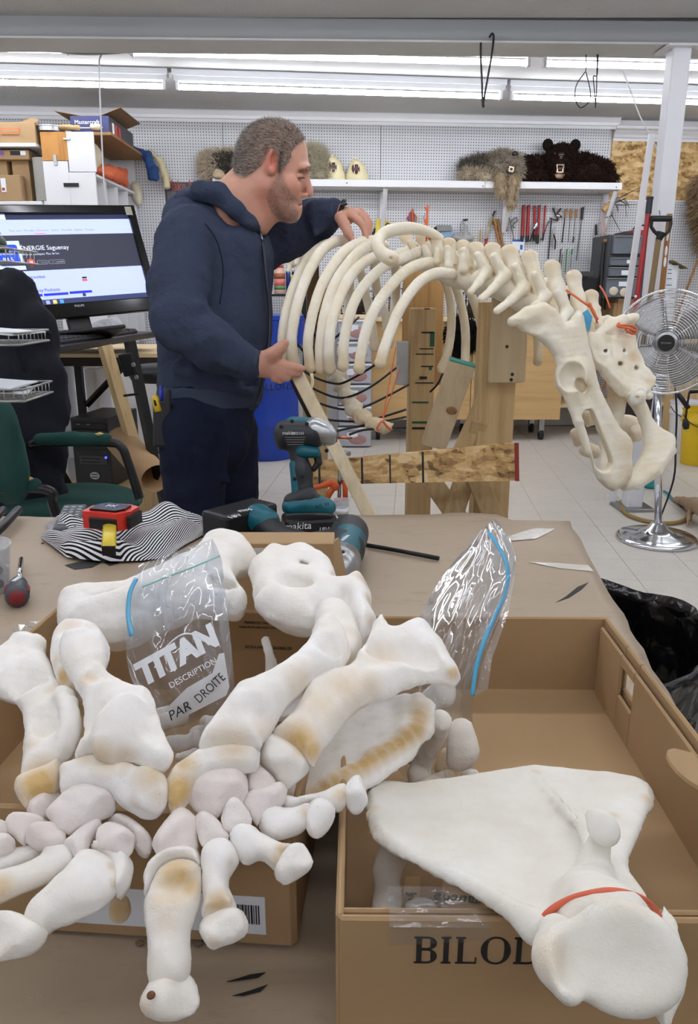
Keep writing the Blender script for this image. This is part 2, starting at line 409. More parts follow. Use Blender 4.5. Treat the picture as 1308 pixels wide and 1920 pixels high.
def film(name, tint=(245, 247, 250), white=.05, rough=.12, gl=.22, bs=30, bst=.5, gscale=9):
 if name in MATS: return MATS[name]
 t = NT(name); vec = t.coord('Object')
 tr = t.n('ShaderNodeBsdfTransparent'); tr.inputs[0].default_value = lin(tint)
 g = t.n('ShaderNodeBsdfGlossy'); g.inputs['Roughness'].default_value = rough; g.inputs['Color'].default_value = (1, 1, 1, 1)
 d = t.n('ShaderNodeBsdfDiffuse'); d.inputs['Color'].default_value = lin((240, 242, 245))
 bp = t.n('ShaderNodeBump'); bp.inputs['Strength'].default_value = bst; bp.inputs['Distance'].default_value = .004
 t.l(t.noise(vec, bs, 3), bp.inputs['Height']); t.l(bp.outputs[0], g.inputs['Normal'])
 fz = t.n('ShaderNodeFresnel'); fz.inputs['IOR'].default_value = 1.45; t.l(bp.outputs[0], fz.inputs['Normal'])
 gf = t.math('MINIMUM', t.math('ADD', t.math('MULTIPLY', fz.outputs[0], .42), gl * .1), .34)
 m1 = t.n('ShaderNodeMixShader'); t.l(gf, m1.inputs[0]); t.l(tr.outputs[0], m1.inputs[1]); t.l(g.outputs[0], m1.inputs[2])
 m2 = t.n('ShaderNodeMixShader'); t.l(t.math('MULTIPLY', t.noise(vec, gscale, 3), white * 2), m2.inputs[0]); t.l(m1.outputs[0], m2.inputs[1]); t.l(d.outputs[0], m2.inputs[2])
 t.l(m2.outputs[0], t.out.inputs['Surface']); MATS[name] = t.m; return t.m
WHITE = M('white_paint', (226, 226, 228), .5, var=.05, vs=3, bump=.1, bs=25)
BLACKP = M('black_plastic', (22, 22, 24), .42, var=.2, vs=30)
BLACKM = M('black_metal', (26, 25, 25), .4, .3, var=.2, vs=20)
CHROME = M('chrome', (215, 217, 220), .12, 1.0, var=.05, vs=4)
STEEL = M('steel', (165, 167, 170), .32, 1.0, var=.1, vs=20)
KRAFT = M('cardboard', (168, 138, 100), .85, var=.07, vs=9, bump=.08, bs=120, bd=.0006)
KRAFTD = M('cardboard_edge', (133, 104, 72), .9, var=.2, vs=120)
INK = M('black_ink', (24, 22, 22), .6, var=.15, vs=80)
LABELW = M('white_label', (228, 232, 238), .45, var=.03, vs=8)
ORANGE = M('orange_string', (222, 110, 66), .7, var=.1, vs=60)
BONE = bone_mat('bone_skeleton', (247, 241, 226), (234, 223, 196), (200, 168, 112))
BONEW = bone_mat('bone_white', (250, 248, 246), (238, 232, 221))
# ================================================================ the room
def peg_material():
 t = NT('pegboard'); t.set(.45)
 vec = t.coord('Object', (1, 1, 1), (0, 0, -AW)); sp = t.n('ShaderNodeSeparateXYZ'); t.l(vec, sp.inputs[0])
 def cell(o): return t.math('SUBTRACT', t.math('FRACT', t.math('DIVIDE', o, .0254)), .5)
 a = cell(sp.outputs[0]); b = cell(sp.outputs[2])
 r = t.math('SQRT', t.math('ADD', t.math('MULTIPLY', a, a), t.math('MULTIPLY', b, b)))
 hole = t.math('LESS_THAN', r, .185)
 base = t.mix(t.noise(t.coord('Object'), 2.5), (196, 197, 200), (212, 213, 215))
 t.col(t.mix(hole, base, (48, 46, 46))); t.bump(t.math('SUBTRACT', 1.0, hole), .4, .003); return t.m
PEG = peg_material()
def osb_material(name, sc_=1.0, dark=(120, 86, 44)):
 t = NT(name); t.set(.75); vec = t.coord('Object')
 parts = None
 for i, (rot, s) in enumerate((((.3, .5, .2), (22, 60, 70)), ((1.1, .2, .9), (60, 24, 55)), ((.2, 1.4, .5), (30, 50, 75)))):
  v = t.n('ShaderNodeTexVoronoi'); v.inputs['Scale'].default_value = 1.0 * sc_
  t.l(t.coord('Object', s, rot), v.inputs['Vector'])
  bw = t.n('ShaderNodeRGBToBW'); t.l(v.outputs['Color'], bw.inputs[0])
  parts = bw.outputs[0] if parts is None else t.math('ADD', parts, bw.outputs[0])
 f = t.math('ADD', t.math('MULTIPLY', parts, .33), t.math('MULTIPLY', t.noise(vec, 60, 4), .25))
 t.col(t.ramp(f, [(.38, dark), (.55, (176, 138, 84)), (.72, (206, 172, 118)), (.85, (222, 194, 146))])); t.bump(f, .4, .003); return t.m
OSB = osb_material('strand_board', .45)
def struct(name, mb, mat, parent=None, smooth=False):
 o = mb.build(name, mat, parent, smooth)
 if parent is None: o['kind'] = 'structure'
 return o
def wallbox(px0, py0, px1, py1, off, th, name, mat, parent=None, kind=True, bev=0.0):
 a = onw(px0, py0, off); b = onw(px1, py1, off); d = b - a; wd = abs(d.dot(wx)); ht = abs(d.z)
 c = (a + b) / 2 - wn * th / 2
 m = MB().box(c, (wd, th, ht), WF, bev); o = m.build(name, mat, parent)
 return o
# floor ----------------------------------------------------------------
def tile_material():
 t = NT('floor_tile'); t.set(.38); vec = t.coord('Object'); oi = t.n('ShaderNodeObjectInfo')
 geo = t.n('ShaderNodeNewGeometry'); f = t.noise(geo.outputs['Position'], 9, 5); g = t.noise(geo.outputs['Position'], 70, 4)
 c = t.mix(f, (196, 190, 180), (214, 209, 200)); c = t.mix(t.ramp(g, [(.58, (0, 0, 0, 1)), (.7, (.5, .5, .5, 1))]), c, (160, 152, 142))
 c = t.mix(t.math('MULTIPLY', oi.outputs['Random'], .12), c, (182, 175, 166)); t.col(c)
 t.bump(g, .05, .001); return t.m
fl = struct('floor', MB().box((.5, 3, -.055), (12, 14, .1)), M('floor_joint', (138, 131, 122), .9))
TS = .305; tile_me = None; ncount = 0; tm = tile_material(); cand = []
for i in range(-14, 22):
 for j in range(1, 34):
  c = tx * (i * TS + .06) + ty * (j * TS + .12)
  d = dep(V((c.x, c.y, 0)))
  if d < 1.2 or c.y > 8.0: continue
  sx_ = 654 + F * c.x / d
  if -900 < sx_ < 2300: cand.append((d, c, -60 < sx_ < 1370))
cand.sort(key=lambda q: q[0])
def hidden_by_table(c, d):
 sy = 960 - F * ((V((c.x, c.y, 0)) - CAM).dot(upv)) / d; sx_ = 654 + F * c.x / d
 return sy > 990 and sx_ < 900
vis = [q for q in cand if q[2] and not hidden_by_table(q[1], q[0])][:300]; seen = {id(q) for q in vis}
for k, (d, c, _) in enumerate(vis):
 if tile_me is None:
  o = MB().box((c.x, c.y, -.003), (TS - .0022, TS - .0022, .006), TF, .0008, 1).build('tile', tm, fl)
  off = ORG[fl.name]; o.data.transform(Matrix.Translation(off - V((c.x, c.y, 0)))); o.location = V((c.x, c.y, 0)) - off; tile_me = o.data
 else:
  o = bpy.data.objects.new('tile', tile_me); C.objects.link(o); o.parent = fl; o.location = V((c.x, c.y, 0)) - ORG[fl.name]
rest = MB()
for (d, c, _) in (q for q in cand if id(q) not in seen): rest.box((c.x, c.y, -.003), (TS - .0022, TS - .0022, .006), TF)
rest = rest.build('tile_field', tm, fl); rest['kind'] = 'stuff'
# walls ----------------------------------------------------------------
def wallat(x, z, off=0): return wx * x + (W0 - wx * W0.dot(wx)) + wn * off + V((0, 0, z))
wb = struct('wall_back', MB().box(wallat(.9, 1.5, -.11), (11.5, .1, 3.1), WF), WHITE)
for (a, b) in ((-700, 42), (42, 416), (416, 714), (714, 1146)):
 pa = onw(a, 225, 0); pb = onw(b, 225, 0); x0 = pa.dot(wx); x1 = pb.dot(wx)
 c = wx * ((x0 + x1) / 2) + W0 - wx * W0.dot(wx) - wn * .028 + V((0, 0, 1.72))
 MB().box(c, (x1 - x0 - .004, .055, 2.3), WF, .001, 1).build('pegboard_panel', PEG, wb)
x0 = onw(1148, 300, 0).dot(wx)
ztop = onw(1220, 252, -.04).z; zmid = onw(1220, 377, -.04).z
MB().box(wallat(x0 + 1.6, (ztop + zmid) / 2 + .03, -.05), (3.2, .02, ztop - zmid + .06), WF).build('strand_board_panel', OSB, wb)
MB().box(wallat(x0 + 1.6, zmid - 1.0, -.05), (3.2, .02, 2.0), WF).build('pegboard_panel', PEG, wb)
MB().box(wallat(x0 + 1.6, zmid, -.035), (3.2, .012, .014), WF).build('edge_strip', WHITE, wb)
struct('wall_left', MB().box((-4.7, 2.5, 1.5), (.1, 12, 3.1)), WHITE)
struct('wall_right', MB().box((5.6, 2.5, 1.5), (.1, 13, 3.1)), WHITE)
struct('wall_rear', MB().box((.4, -3.4, 1.5), (11, .1, 3.1)), WHITE)
def crown(xa, xb, z, off, name, cut):
 prof = [(0, -.13), (.012, -.13), (.014, -.105), (.028, -.1), (.03, -.075), (.055, -.04), (.075, -.03), (.08, -.006), (.095, 0), (0, 0)]
 m = MB(); vs = []; n = len(prof)
 for x in (xa, xb):
  for (o_, h) in prof: vs.append(wallat(x, z + h, off + o_))
 fs = [tuple(range(n)), tuple(range(n, 2 * n))[::-1]] + [(i, (i + 1) % n, n + (i + 1) % n, n + i) for i in range(n)]
 return struct(name, m.data(vs, fs), WHITE)
crown(-6, x0 + .03, onw(654, 218, .04).z + .065, 0, 'trim_1', True)
crown(x0, x0 + 3.3, onw(1220, 247, 0).z + .05, -.045, 'trim_2', True)
# ceiling --------------------------------------------------------------
CEILM = M('ceiling_plaster', (196, 196, 194), .9, var=.12, vs=2.2, bump=.5, bs=45, bd=.006)
struct('ceiling', MB().box((.4, 6.6, CEIL_FAR + .05), (11, 3.6, .1)), CEILM)
struct('ceiling_near', MB().box((.4, .7, CEIL_NEAR + .1), (11, 8.1, .2)), CEILM)
BEAMY = 4.78
bw_ = fr((cos(radians(1.8)), sin(radians(1.8)), 0), (-sin(radians(1.8)), cos(radians(1.8)), 0), zz)
BEAMM = M('beam_paint', (150, 151, 152), .55, var=.06, vs=2)
bz0 = ony(654, 82, BEAMY).z
bm_ = struct('ceiling_beam', MB().box((.4, BEAMY + .08, bz0 + .172), (11, .15, .32), bw_, .006), BEAMM)
MB().box((.4, BEAMY + .1, bz0 + .006), (10.9, .26, .012), bw_, .003).build('flange', M('flange_paint', (205, 205, 203), .55, var=.1, vs=3), bm_)
# steel column
pt = ony(1273, 88, BEAMY + .06); cx, cy = pt.x, pt.y
colm = struct('steel_column', MB().box((cx, cy, bz0 / 2), (.105, .105, bz0 - .004), rz(2), .008), M('column_paint', (218, 219, 222), .5, var=.05, vs=4, bump=.1, bs=20))
MB().box((cx, cy, .01), (.22, .22, .02), rz(2), .003).build('base_plate', STEEL, colm)
MB().box((cx, cy, bz0 - .012), (.2, .2, .012), rz(2), .002).build('cap_plate', WHITE, colm)
# fluorescent fixtures ---------------------------------------------------
TUBE = emit('tube_glow', (246, 248, 255), TUBE_POWER)
HOUS = M('fixture_enamel', (214, 216, 220), .35, var=.04, vs=4)
def fixture(a, b, label, ceil):
 a = V(a); b = V(b); d = (b - a).normalized(); s = V((-d.y, d.x, 0)).normalized(); R = fr(d, s); L = (b - a).length
 t = thing('fluorescent_light', label, 'ceiling light', (a + b) / 2, 'fluorescent strip lights on the ceiling')
 c = (a + b) / 2; top = ceil - .003
 MB().box(c + V((0, 0, top - c.z - .022)), (L + .05, .11, .044), R, .004).build('housing', HOUS, t)
 MB().prism([(-.055, -.02), (.055, -.02), (.03, .02), (-.03, .02)], L + .03, a - d * .015 + V((0, 0, top - a.z - .055)), fr(s, (0, 0, -1), d)).build('reflector', HOUS, t)
 MB().tube([a + d * .02, b - d * .02], .019, 12).build('tube', TUBE, t, True)
 for p, sg in ((a, 1), (b, -1)):
  MB().box(p + d * sg * .008 + V((0, 0, .018)), (.022, .045, .085), R, .004).build('socket', HOUS, t)
 m = c + V((0, 0, .03)); MB().tube([m + V((0, 0, .03)), m - V((0, 0, .052))], .004, 6).build('tube_clip', STEEL, t)
 return t
zt = CEIL_FAR - .115
r1 = [((-310, 147), (310, 162)), ((330, 163), (940, 181)), ((957, 182), (1560, 199))]
r2 = [((-640, 77), (128, 94)), ((245, 98), (992, 118)), ((1018, 119), (1760, 138))]
l1 = ['leftmost strip light of the row nearest the pegboard wall', 'middle strip light of the row nearest the pegboard wall', 'rightmost strip light of the row nearest the pegboard wall, crossed by the steel column']
l2 = ['leftmost strip light just behind the grey beam, half hidden by it', 'long middle strip light just behind the grey beam', 'rightmost strip light just behind the grey beam, beside the steel column']
for rows, labs in ((r1, l1), (r2, l2)):
 for (p, q), lb in zip(rows, labs):
  fixture(onz(p[0], p[1], zt), onz(q[0], q[1], zt), lb, CEIL_FAR)
k = 0
for yy in (3.5, 1.9, .3, -1.3):
 for xx in (-2.6, 0, 2.6):
  fixture((xx - 1.13, yy, CEIL_NEAR - .115), (xx + 1.13, yy, CEIL_NEAR - .115), f'strip light on the near ceiling, {("left", "middle", "right")[k % 3]} one of the row {("just before the beam", "beyond the workbench", "over the workbench", "behind the camera")[k // 3]}', CEIL_NEAR); k += 1
# ================================================================ left background: cabinet, boxes, computer corner
def pbox(px0, py0, px1, py1, Y, depth, name, mat, parent=None, bev=.002, R=I3):
 a = ony(px0, (py0 + py1) / 2, Y); b = ony(px1, (py0 + py1) / 2, Y); t = ony((px0 + px1) / 2, py0, Y).z; u = ony((px0 + px1) / 2, py1, Y).z
 c = V(((a.x + b.x) / 2, Y + depth / 2, (t + u) / 2)); return MB().box(c, (abs(b.x - a.x), depth, abs(t - u)), R, bev).build(name, mat, parent)
def sticks(parent, name, mat, pts, r, off=None, Y=None, d=None, n=8, ell=None):
 P = []; rs = []
 for i, p in enumerate(pts):
  if off is not None: q = onw(p[0], p[1], off)
  elif Y is not None: q = ony(p[0], p[1], Y if len(p) < 3 else p[2])
  else: q = U(p[0], p[1], d if len(p) < 3 else p[2])
  P.append(q); rr = r[i] if isinstance(r, (list, tuple)) else r; rs.append(rr * dep(q) / F)
 return MB().tube(P, rs, n, ell=ell).build(name, mat, parent, True, autos=50)
WOODP = wood('cabinet_wood', (196, 140, 74), (164, 108, 50), 1, 2)
MELA = M('melamine', (228, 228, 230), .4, var=.03, vs=3)
PLY = wood('plywood', (206, 172, 118), (178, 140, 86), .7, 0)
CY = 6.5
def P2(px, py, Y=CY): return ony(px, py, Y)
zt1 = P2(125, 246).z; zb1 = .9; xs = P2(179, 300).x; xl_ = P2(78, 300).x
wy = 7.72
cab = thing('storage_cabinet', 'white wall cabinet with one bare wood panel and open pigeonholes in its side', 'cabinet', ((xs + xl_) / 2, 7.0, zb1))
MB().box(((xs + xl_) / 2 - .1, (CY + wy) / 2 + .01, (zt1 + zb1) / 2), (xs - xl_ - .25, wy - CY - .06, zt1 - zb1 - .02), I3, .002).build('body', MELA, cab)
# front panels
for (a, b, c, d, mt, nm) in ((77, 247, 126, 301, WOODP, 'wood_panel'), (79, 302, 131, 400, MELA, 'door'), (127, 247, 177, 322, MELA, 'door'), (132, 323, 181, 400, MELA, 'door')):
 o = pbox(a, b, c, d, CY - .03, .022, nm, mt, cab, .002)
for (a, b, c, d, mt) in ((118, 258, 131, 262, STEEL), (100, 290, 106, 310, STEEL), (119, 343, 147, 350, BLACKM)):
 pbox(a, b, c, d, CY - .042, .01, 'latch' if mt is BLACKM else 'hinge', mt, cab, .001)
# top board to the wall, open side recess, pigeonhole dividers
MB().box((xs - .06, (CY + wy) / 2, zt1 - .012), (.38, wy - CY - .05, .022), I3, .002).build('top_board', wood('board_brown', (150, 112, 66), (118, 84, 46), 1, 1), cab)
zs = P2(180, 325).z
MB().box((xs - .14, (CY + wy) / 2, zs - .01), (.26, wy - CY - .06, .018), I3, .001).build('shelf', MELA, cab)
MB().box((xs - .26, (CY + wy) / 2, (zt1 + zb1) / 2 - .02), (.015, wy - CY - .06, zt1 - zb1 - .06), I3).build('recess_back', MELA, cab)
for yy in (CY + .02, 6.78, 7.1, 7.42, wy - .02):
 MB().box((xs - .14, yy, (zs + zb1) / 2 - .01), (.25, .018, zs - zb1 - .03), I3, .001).build('divider', MELA, cab)
MB().box((xs - .14, wy - .01, (zt1 + zs) / 2), (.25, .02, zt1 - zs - .03), I3, .001).build('divider', MELA, cab)
MB().box((xs - .14, CY + .012, (zt1 + zs) / 2), (.25, .02, zt1 - zs - .03), I3, .001).build('divider', MELA, cab)
# shelf at far left with boxes
sz = ony(40, 268, 6.45).z
sh = thing('side_shelf', 'white shelf left of the cabinet carrying cardboard boxes', 'shelf', (-2.75, 6.6, sz - 1.0))
xa = ony(-60, 300, 6.45).x; xb = xl_ - .012
MB().box(((xa + xb) / 2, 6.75, sz - .014), (xb - xa, .62, .026), I3, .002).build('shelf_board', MELA, sh)
z2 = ony(40, 377, 6.45).z
MB().box(((xa + xb) / 2, 6.75, z2 - .014), (xb - xa, .62, .026), I3, .002).build('shelf_board', MELA, sh)
for x in (xa + .01, xb - .01): MB().box((x, 7.05, (sz + z2) / 2 - .02), (.02, .03, sz - z2 - .03), I3).build('upright', MELA, sh)
def carton_at(a, b, c, d, Y, dp, label, flaps=False, z=None, mat=KRAFT):
 A = ony(a, (b + d) / 2, Y); B = ony(c, (b + d) / 2, Y); zt_2 = ony((a + c) / 2, b, Y).z; zb = ony((a + c) / 2, d, Y).z if z is None else z
 t = thing('cardboard_box', label, 'cardboard box', ((A.x + B.x) / 2, Y + dp / 2, zb))
 MB().box(((A.x + B.x) / 2, Y + dp / 2, (zt_2 + zb) / 2), (B.x - A.x, dp, zt_2 - zb), I3, .003).build('body', mat, t)
 MB().box(((A.x + B.x) / 2, Y - .0015, (zt_2 + zb) / 2), ((B.x - A.x) * .12, .002, (zt_2 - zb) * .98), I3).build('tape', M('brown_tape', (150, 112, 70), .3), t) if flaps else None
 return t, (A.x, B.x, zb, zt_2, Y)
t, q = carton_at(-40, 229, 66, 268, 6.46, .5, 'brown cardboard box with a faint orange stamp on the top left shelf', z=sz)
MB().prism([(0, 0), (.1, .035), (.16, .02), (.13, 0)], .004, (q[1] - .12, 6.47, q[3] - .002), fr((1, 0, 0), (0, 0, 1))).build('torn_flap', KRAFT, t)
om = M('orange_print', (196, 120, 76), .7)
c = ony(19, 246, 6.455); MB().box(c, (.14, .003, .045), I3, .001).build('stamp', om, t)
MB().box(c + V((0, -.002, 0)), (.11, .002, .02), I3, .001).build('stamp_bar', KRAFT, t)
t, q = carton_at(-40, 281, 54, 299, 6.5, .3, 'flat carton with a purple and black label band under the shelf', z=ony(20, 299, 6.5).z)
for (a, b, mt) in ((0, 7, M('purple_print', (112, 74, 148), .5)), (19, 38, INK), (38, 48, LABELW)): pbox(a, 283, b, 291, 6.497, .002, 'print_band', mt, t, 0)
zc_ = q[2]
t, q = carton_at(-40, 300, 16, 375, 6.56, .3, 'plain brown carton standing second from left on the lower shelf', z=z2)
t, q = carton_at(25, 300, 57, 375, 6.56, .3, 'tall brown carton behind the grey tube on the lower shelf', z=z2)
t, q = carton_at(-12, 328, 39, 375, 6.44, .1, 'small brown carton with a white and red label, front of the lower shelf', z=z2)
pbox(2, 334, 11, 360, 6.436, .002, 'paper_label', LABELW, t, 0); pbox(4, 352, 9, 357, 6.434, .002, 'red_mark', M('red_print', (176, 42, 38), .6), t, 0)
# grey concrete-like tube
a = ony(70, 293, 6.46); b = ony(73, 376, 6.46); rr = 15 * dep(a) / F
tb = MB().lathe([(rr * .86, .004), (rr, .004), (rr, a.z - b.z), (rr * .86, a.z - b.z), (rr * .86, .1)], (a.x, 6.46 + rr, z2), I3, 24).build('grey_tube', M('concrete_grey', (150, 148, 142), .95, var=.2, vs=25, bump=.4, bs=60), None, True, autos=40)
tag(tb, 'rough grey tube standing on the lower shelf beside the white cabinet', 'tube')
# things on the cabinet top
pz_ = zt1 + .001
t, q = carton_at(132, 217, 204, 246, 6.62, .7, 'open blue and black power tool carton on top of the cabinet', z=pz_, mat=M('carton_blue', (38, 44, 96), .45, var=.5, vs=6))
xm = (q[0] + q[1]) / 2; MB().box((q[1] + .0015, 6.97, (q[2] + q[3]) / 2), (.003, .69, q[3] - q[2] - .004), I3).build('side_print', M('carton_grey', (58, 58, 62), .5, var=.3, vs=14), t)
for yy, mt in ((6.72, LABELW), (6.8, M('red_bright', (196, 60, 50), .5)), (6.9, M('red_bright', (0, 0, 0)))): MB().box((q[1] + .004, yy, (q[2] + q[3]) / 2 - .01), (.002, .05, q[3] - q[2] - .05), I3).build('print_stripe', mt, t)
text('lettering', 'Mastercraft', .042, (q[0] + .13, 6.618, q[2] + .085), fr((1, 0, 0), zz, (0, -1, 0)), LABELW, t)
MB().box((xm - .03, 6.617, q[2] + .045), (.26, .002, .006), I3).build('print_stripe', LABELW, t)
for (px_, an, w_) in ((q[0] + .02, 10, .3), (q[1] - .05, -20, .3)):
 MB().box((px_, 6.95, q[3] + .015), (w_, .6, .005), rym(an), .001).build('open_flap', KRAFTD, t)
tin = MB().lathe([(.001, 0), (.105, 0), (.105, .03), (.11, .032), (.11, .04), (.09, .042), (.001, .042)], ony(95, 240, 6.56) * 1.0 + V((0, 0, pz_ - ony(95, 240, 6.56).z)), I3, 24).build('round_tin', STEEL, None, True, autos=40)
tag(tin, 'shallow round metal tin on the cabinet, left of the blue carton', 'tin')
def rag(name, label, pts, r, mat, cat, th=.5, noise=.01):
 s = Solid(); s.chain([(p, r) for p in pts], .02, (0, 0, 1), th); o = add_mesh(name, s.mesh(.008, noise, 60), mat, None, None, True); return tag(o, label, cat)
zb_ = pz_ + .018
rag('rolled_cloth', 'crumpled beige cloth on the cabinet in front of the blue carton', [V((ony(x, 243, 6.56).x, 6.53, zb_ + .012)) for x in (117, 130, 145)], .035, M('beige_cloth', (176, 150, 104), .9, var=.2, vs=20), 'cloth')
rag('plaster_form', 'small pale form on the cabinet top board behind the pull cord', [V((xs - .01, y, zb_ + .03)) for y in (6.62, 6.75, 6.85)], .05, M('plaster', (206, 196, 172), .8, var=.15, vs=15), 'form')
rag('blue_cloth', 'blue cloth hanging over the back end of the cabinet top', [V((xs + .03, 7.5, zb_ + .02)), V((xs + .15, 7.5, zb_ - .02)), V((xs + .2, 7.5, zb_ - .14)), V((xs + .21, 7.5, zb_ - .22))], .05, M('blue_cloth', (30, 62, 112), .85, var=.2, vs=20), 'cloth')
rag('cream_cloth', 'cream cloth hanging beside the blue one at the cabinet end', [V((xs + .16, 7.62, zb_ + .02)), V((xs + .25, 7.62, zb_ - .06)), V((xs + .29, 7.62, zb_ - .2)), V((xs + .3, 7.62, zb_ - .28))], .035, M('cream_cloth', (200, 188, 150), .85, var=.15, vs=20), 'cloth')
# animal forms in the open recess
def blob(name, label, cat, els, mat, h=.008, noise=.006, ns=40, k=.02):
 s = Solid()
 for e_ in els: s.ell(e_[0], e_[1], e_[2] if len(e_) > 2 else I3, k)
 return tag(add_mesh(name, s.mesh(h, noise, ns), mat, None, None, True), label, cat)
oc = V((xs - .06, 7.0, zs))
blob('orange_form', 'orange foam animal form lying in the open top recess of the cabinet', 'animal form', [(oc + V((0, -.12, .06)), (.08, .16, .06)), (oc + V((0, .1, .075)), (.08, .2, .07)), (oc + V((.02, .32, .09)), (.05, .12, .07)), (oc + V((.03, .42, .13)), (.03, .07, .03), rxm(35)), (oc + V((.03, .42, .05)), (.03, .07, .03), rxm(-25)), (oc + V((.05, -.18, .03)), (.05, .1, .03))], M('orange_foam', (216, 108, 70), .8, var=.15, vs=20), .01)
blob('white_form', 'white plaster form beside the orange one in the cabinet recess', 'animal form', [(oc + V((-.02, -.38, .1)), (.06, .05, .11)), (oc + V((.0, -.3, .16)), (.05, .05, .09), rxm(20))], M('plaster', (0, 0, 0)), .01)
blob('orange_form', 'small orange foam lump in the first pigeonhole of the cabinet', 'animal form', [(V((xs - .08, 6.86, zb1 + .63)), (.07, .08, .05)), (V((xs - .05, 6.92, zb1 + .66)), (.03, .05, .05))], MATS['orange_foam'], .01)
sk = onw(257, 362, .05)
blob('small_skull', 'small pale skull hung on the wall beside the pigeonholes', 'skull', [(sk, (.05, .05, .09)), (sk + V((.01, -.02, -.06)), (.035, .04, .05)), (sk + V((0, -.02, .05)), (.045, .05, .05))], M('plaster', (0, 0, 0)), .008)
# poster
po = thing('poster', 'black poster with red lettering on the pegboard, partly behind the man', 'poster', onw(345, 420, .006))
wallbox(308, 341, 392, 440, .008, .004, 'sheet', M('poster_black', (36, 34, 36), .4, var=.3, vs=5), po)
text('lettering', 'Make Mine', .135, onw(349, 349, .0105), fr(wx, zz, wn), M('poster_red', (168, 62, 66), .5), po, sx=.62)
for (a, b, c, d, cc) in ((313, 358, 330, 378, (92, 90, 92)), (334, 362, 350, 392, (70, 66, 64)), (312, 384, 332, 410, (84, 80, 84))): wallbox(a, b, c, d, .0095, .001, 'picture', M('poster_grey%d' % a, cc, .5, var=.5, vs=30), po)
Rt = U(261, 403, 4.2); Rb = U(281, 557, 4.2); Lt = U(0, 404, 3.72); Lb = U(0, 578, 3.72)
u_ = ((Rt + Rb) / 2 - (Lt + Lb) / 2).normalized(); v_ = (Rt - Rb); v_ = (v_ - u_ * v_.dot(u_)).normalized(); n_ = u_.cross(v_)   # n_ towards the viewer
TVR = fr(u_, v_, n_); SH = (Rt - Rb).length; SWD = .823
def tvp(x, y, l=0.0): return Rb - u_ * (SWD - x) + v_ * y + n_ * l      # x,y from the screen's lower left corner
tv = thing('television', 'wide black flat television showing a radio station web page', 'television', tvp(SWD / 2, -.09, -.1))
BEZ = M('gloss_black', (10, 10, 12), .12, var=.1, vs=5)
bz = .045
for (x0_, x1_, y0_, y1_) in ((-bz, SWD + bz, SH, SH + bz), (-bz, SWD + bz, -.075, 0), (-bz, 0, 0, SH), (SWD, SWD + bz, 0, SH)):
 MB().box(tvp((x0_ + x1_) / 2, (y0_ + y1_) / 2, -.002), (x1_ - x0_, y1_ - y0_, .03), TVR, .006).build('bezel', BEZ, tv)
MB().box(tvp(SWD / 2, SH / 2 - .01, -.05), (SWD + .06, SH + .08, .07), TVR, .02).build('back_shell', BLACKP, tv)
MB().box(tvp(SWD / 2, -.11, -.05), (.12, .1, .04), TVR, .01).build('stand_neck', BLACKP, tv)
MB().box(tvp(SWD / 2, -.155, -.05), (.4, .02, .22), TVR, .008).build('stand_foot', BLACKP, tv)
scr = MB().box(tvp(SWD / 2, SH / 2, -.006), (SWD, SH, .006), TVR).build('screen', emit('screen_pale', (184, 196, 255), .75), tv)
def scrb(x0_, y0_, x1_, y1_, col, st=.8, l=-.0026, name='screen_block'):
 key = 'scr_%d_%d_%d' % col
 return MB().box(tvp((x0_ + x1_) / 2 * SWD, (1 - (y0_ + y1_) / 2) * SH, l), ((x1_ - x0_) * SWD, (y1_ - y0_) * SH, .0012), TVR).build(name, emit(key, col, st), scr)
def scrt(s, x, y, size, col, l=-.0015):
 return text('screen_text', s, size * 1.17, tvp(x * SWD, (1 - y) * SH, l), TVR, emit('scr_%d_%d_%d' % col, col, .8), scr, .0002, 'LEFT')
X = lambda px: (px / 281) * .925 + .075
scrb(0, 0, 1, .055, (34, 40, 70)); scrb(0, 0, X(40), .055, (206, 214, 255), l=-.0022)
scrb(0, .225, 1, .615, (44, 46, 62)); scrb(.0, .94, 1, 1, (46, 56, 96)); scrb(0, .285, X(52), .60, (196, 208, 250), l=-.002)
def rrect(x0_, y0_, x1_, y1_, r, col, l):
 pts = []
 a0, a1, b0, b1 = x0_ * SWD, x1_ * SWD, (1 - y1_) * SH, (1 - y0_) * SH
 for (cx_, cy_, st) in ((a1 - r, b1 - r, 0), (a0 + r, b1 - r, 90), (a0 + r, b0 + r, 180), (a1 - r, b0 + r, 270)):
  for k in range(5): an = radians(st + 22.5 * k); pts.append((cx_ + r * cos(an), cy_ + r * sin(an)))
 return MB().prism(pts, .0008, tvp(0, 0, l), TVR).build('screen_block', emit('scr_%d_%d_%d' % col, col, .8), scr)
rrect(X(8), .325, X(46), .555, .012, (22, 72, 232), -.0012)
scrt('ENERGIE', X(11), .42, .017, (235, 240, 255), -.0002); scrt('94.5', X(15), .49, .026, (235, 240, 255), -.0002)
scrt('ÉNERGIE Saguenay', X(51), .37, .027, (225, 230, 250)); scrt('Plus de classiques. Plus de fun.', X(53), .435, .013, (200, 205, 230))
m = MB().lathe([(.001, 0), (.019, 0), (.019, .0008), (.001, .0008)], tvp(X(64) * SWD, (1 - .525) * SH, -.0018), TVR, 20).build('screen_block', emit('scr_red', (226, 66, 60), .8), scr)
scrb(X(61.5), .508, X(66.5), .542, (240, 230, 235), l=-.0005)
rrect(X(75), .505, X(95), .55, .006, (150, 152, 170), -.0018); rrect(X(75.6), .509, X(94.4), .546, .005, (44, 46, 62), -.0014)
rrect(X(97), .505, X(127), .55, .006, (150, 152, 170), -.0018); rrect(X(97.6), .509, X(126.4), .546, .005, (44, 46, 62), -.0014)
scrt('+ Suivre', X(78), .527, .010, (225, 230, 250), -.0008); scrt('v Se connecter', X(99.5), .527, .010, (225, 230, 250), -.0008)
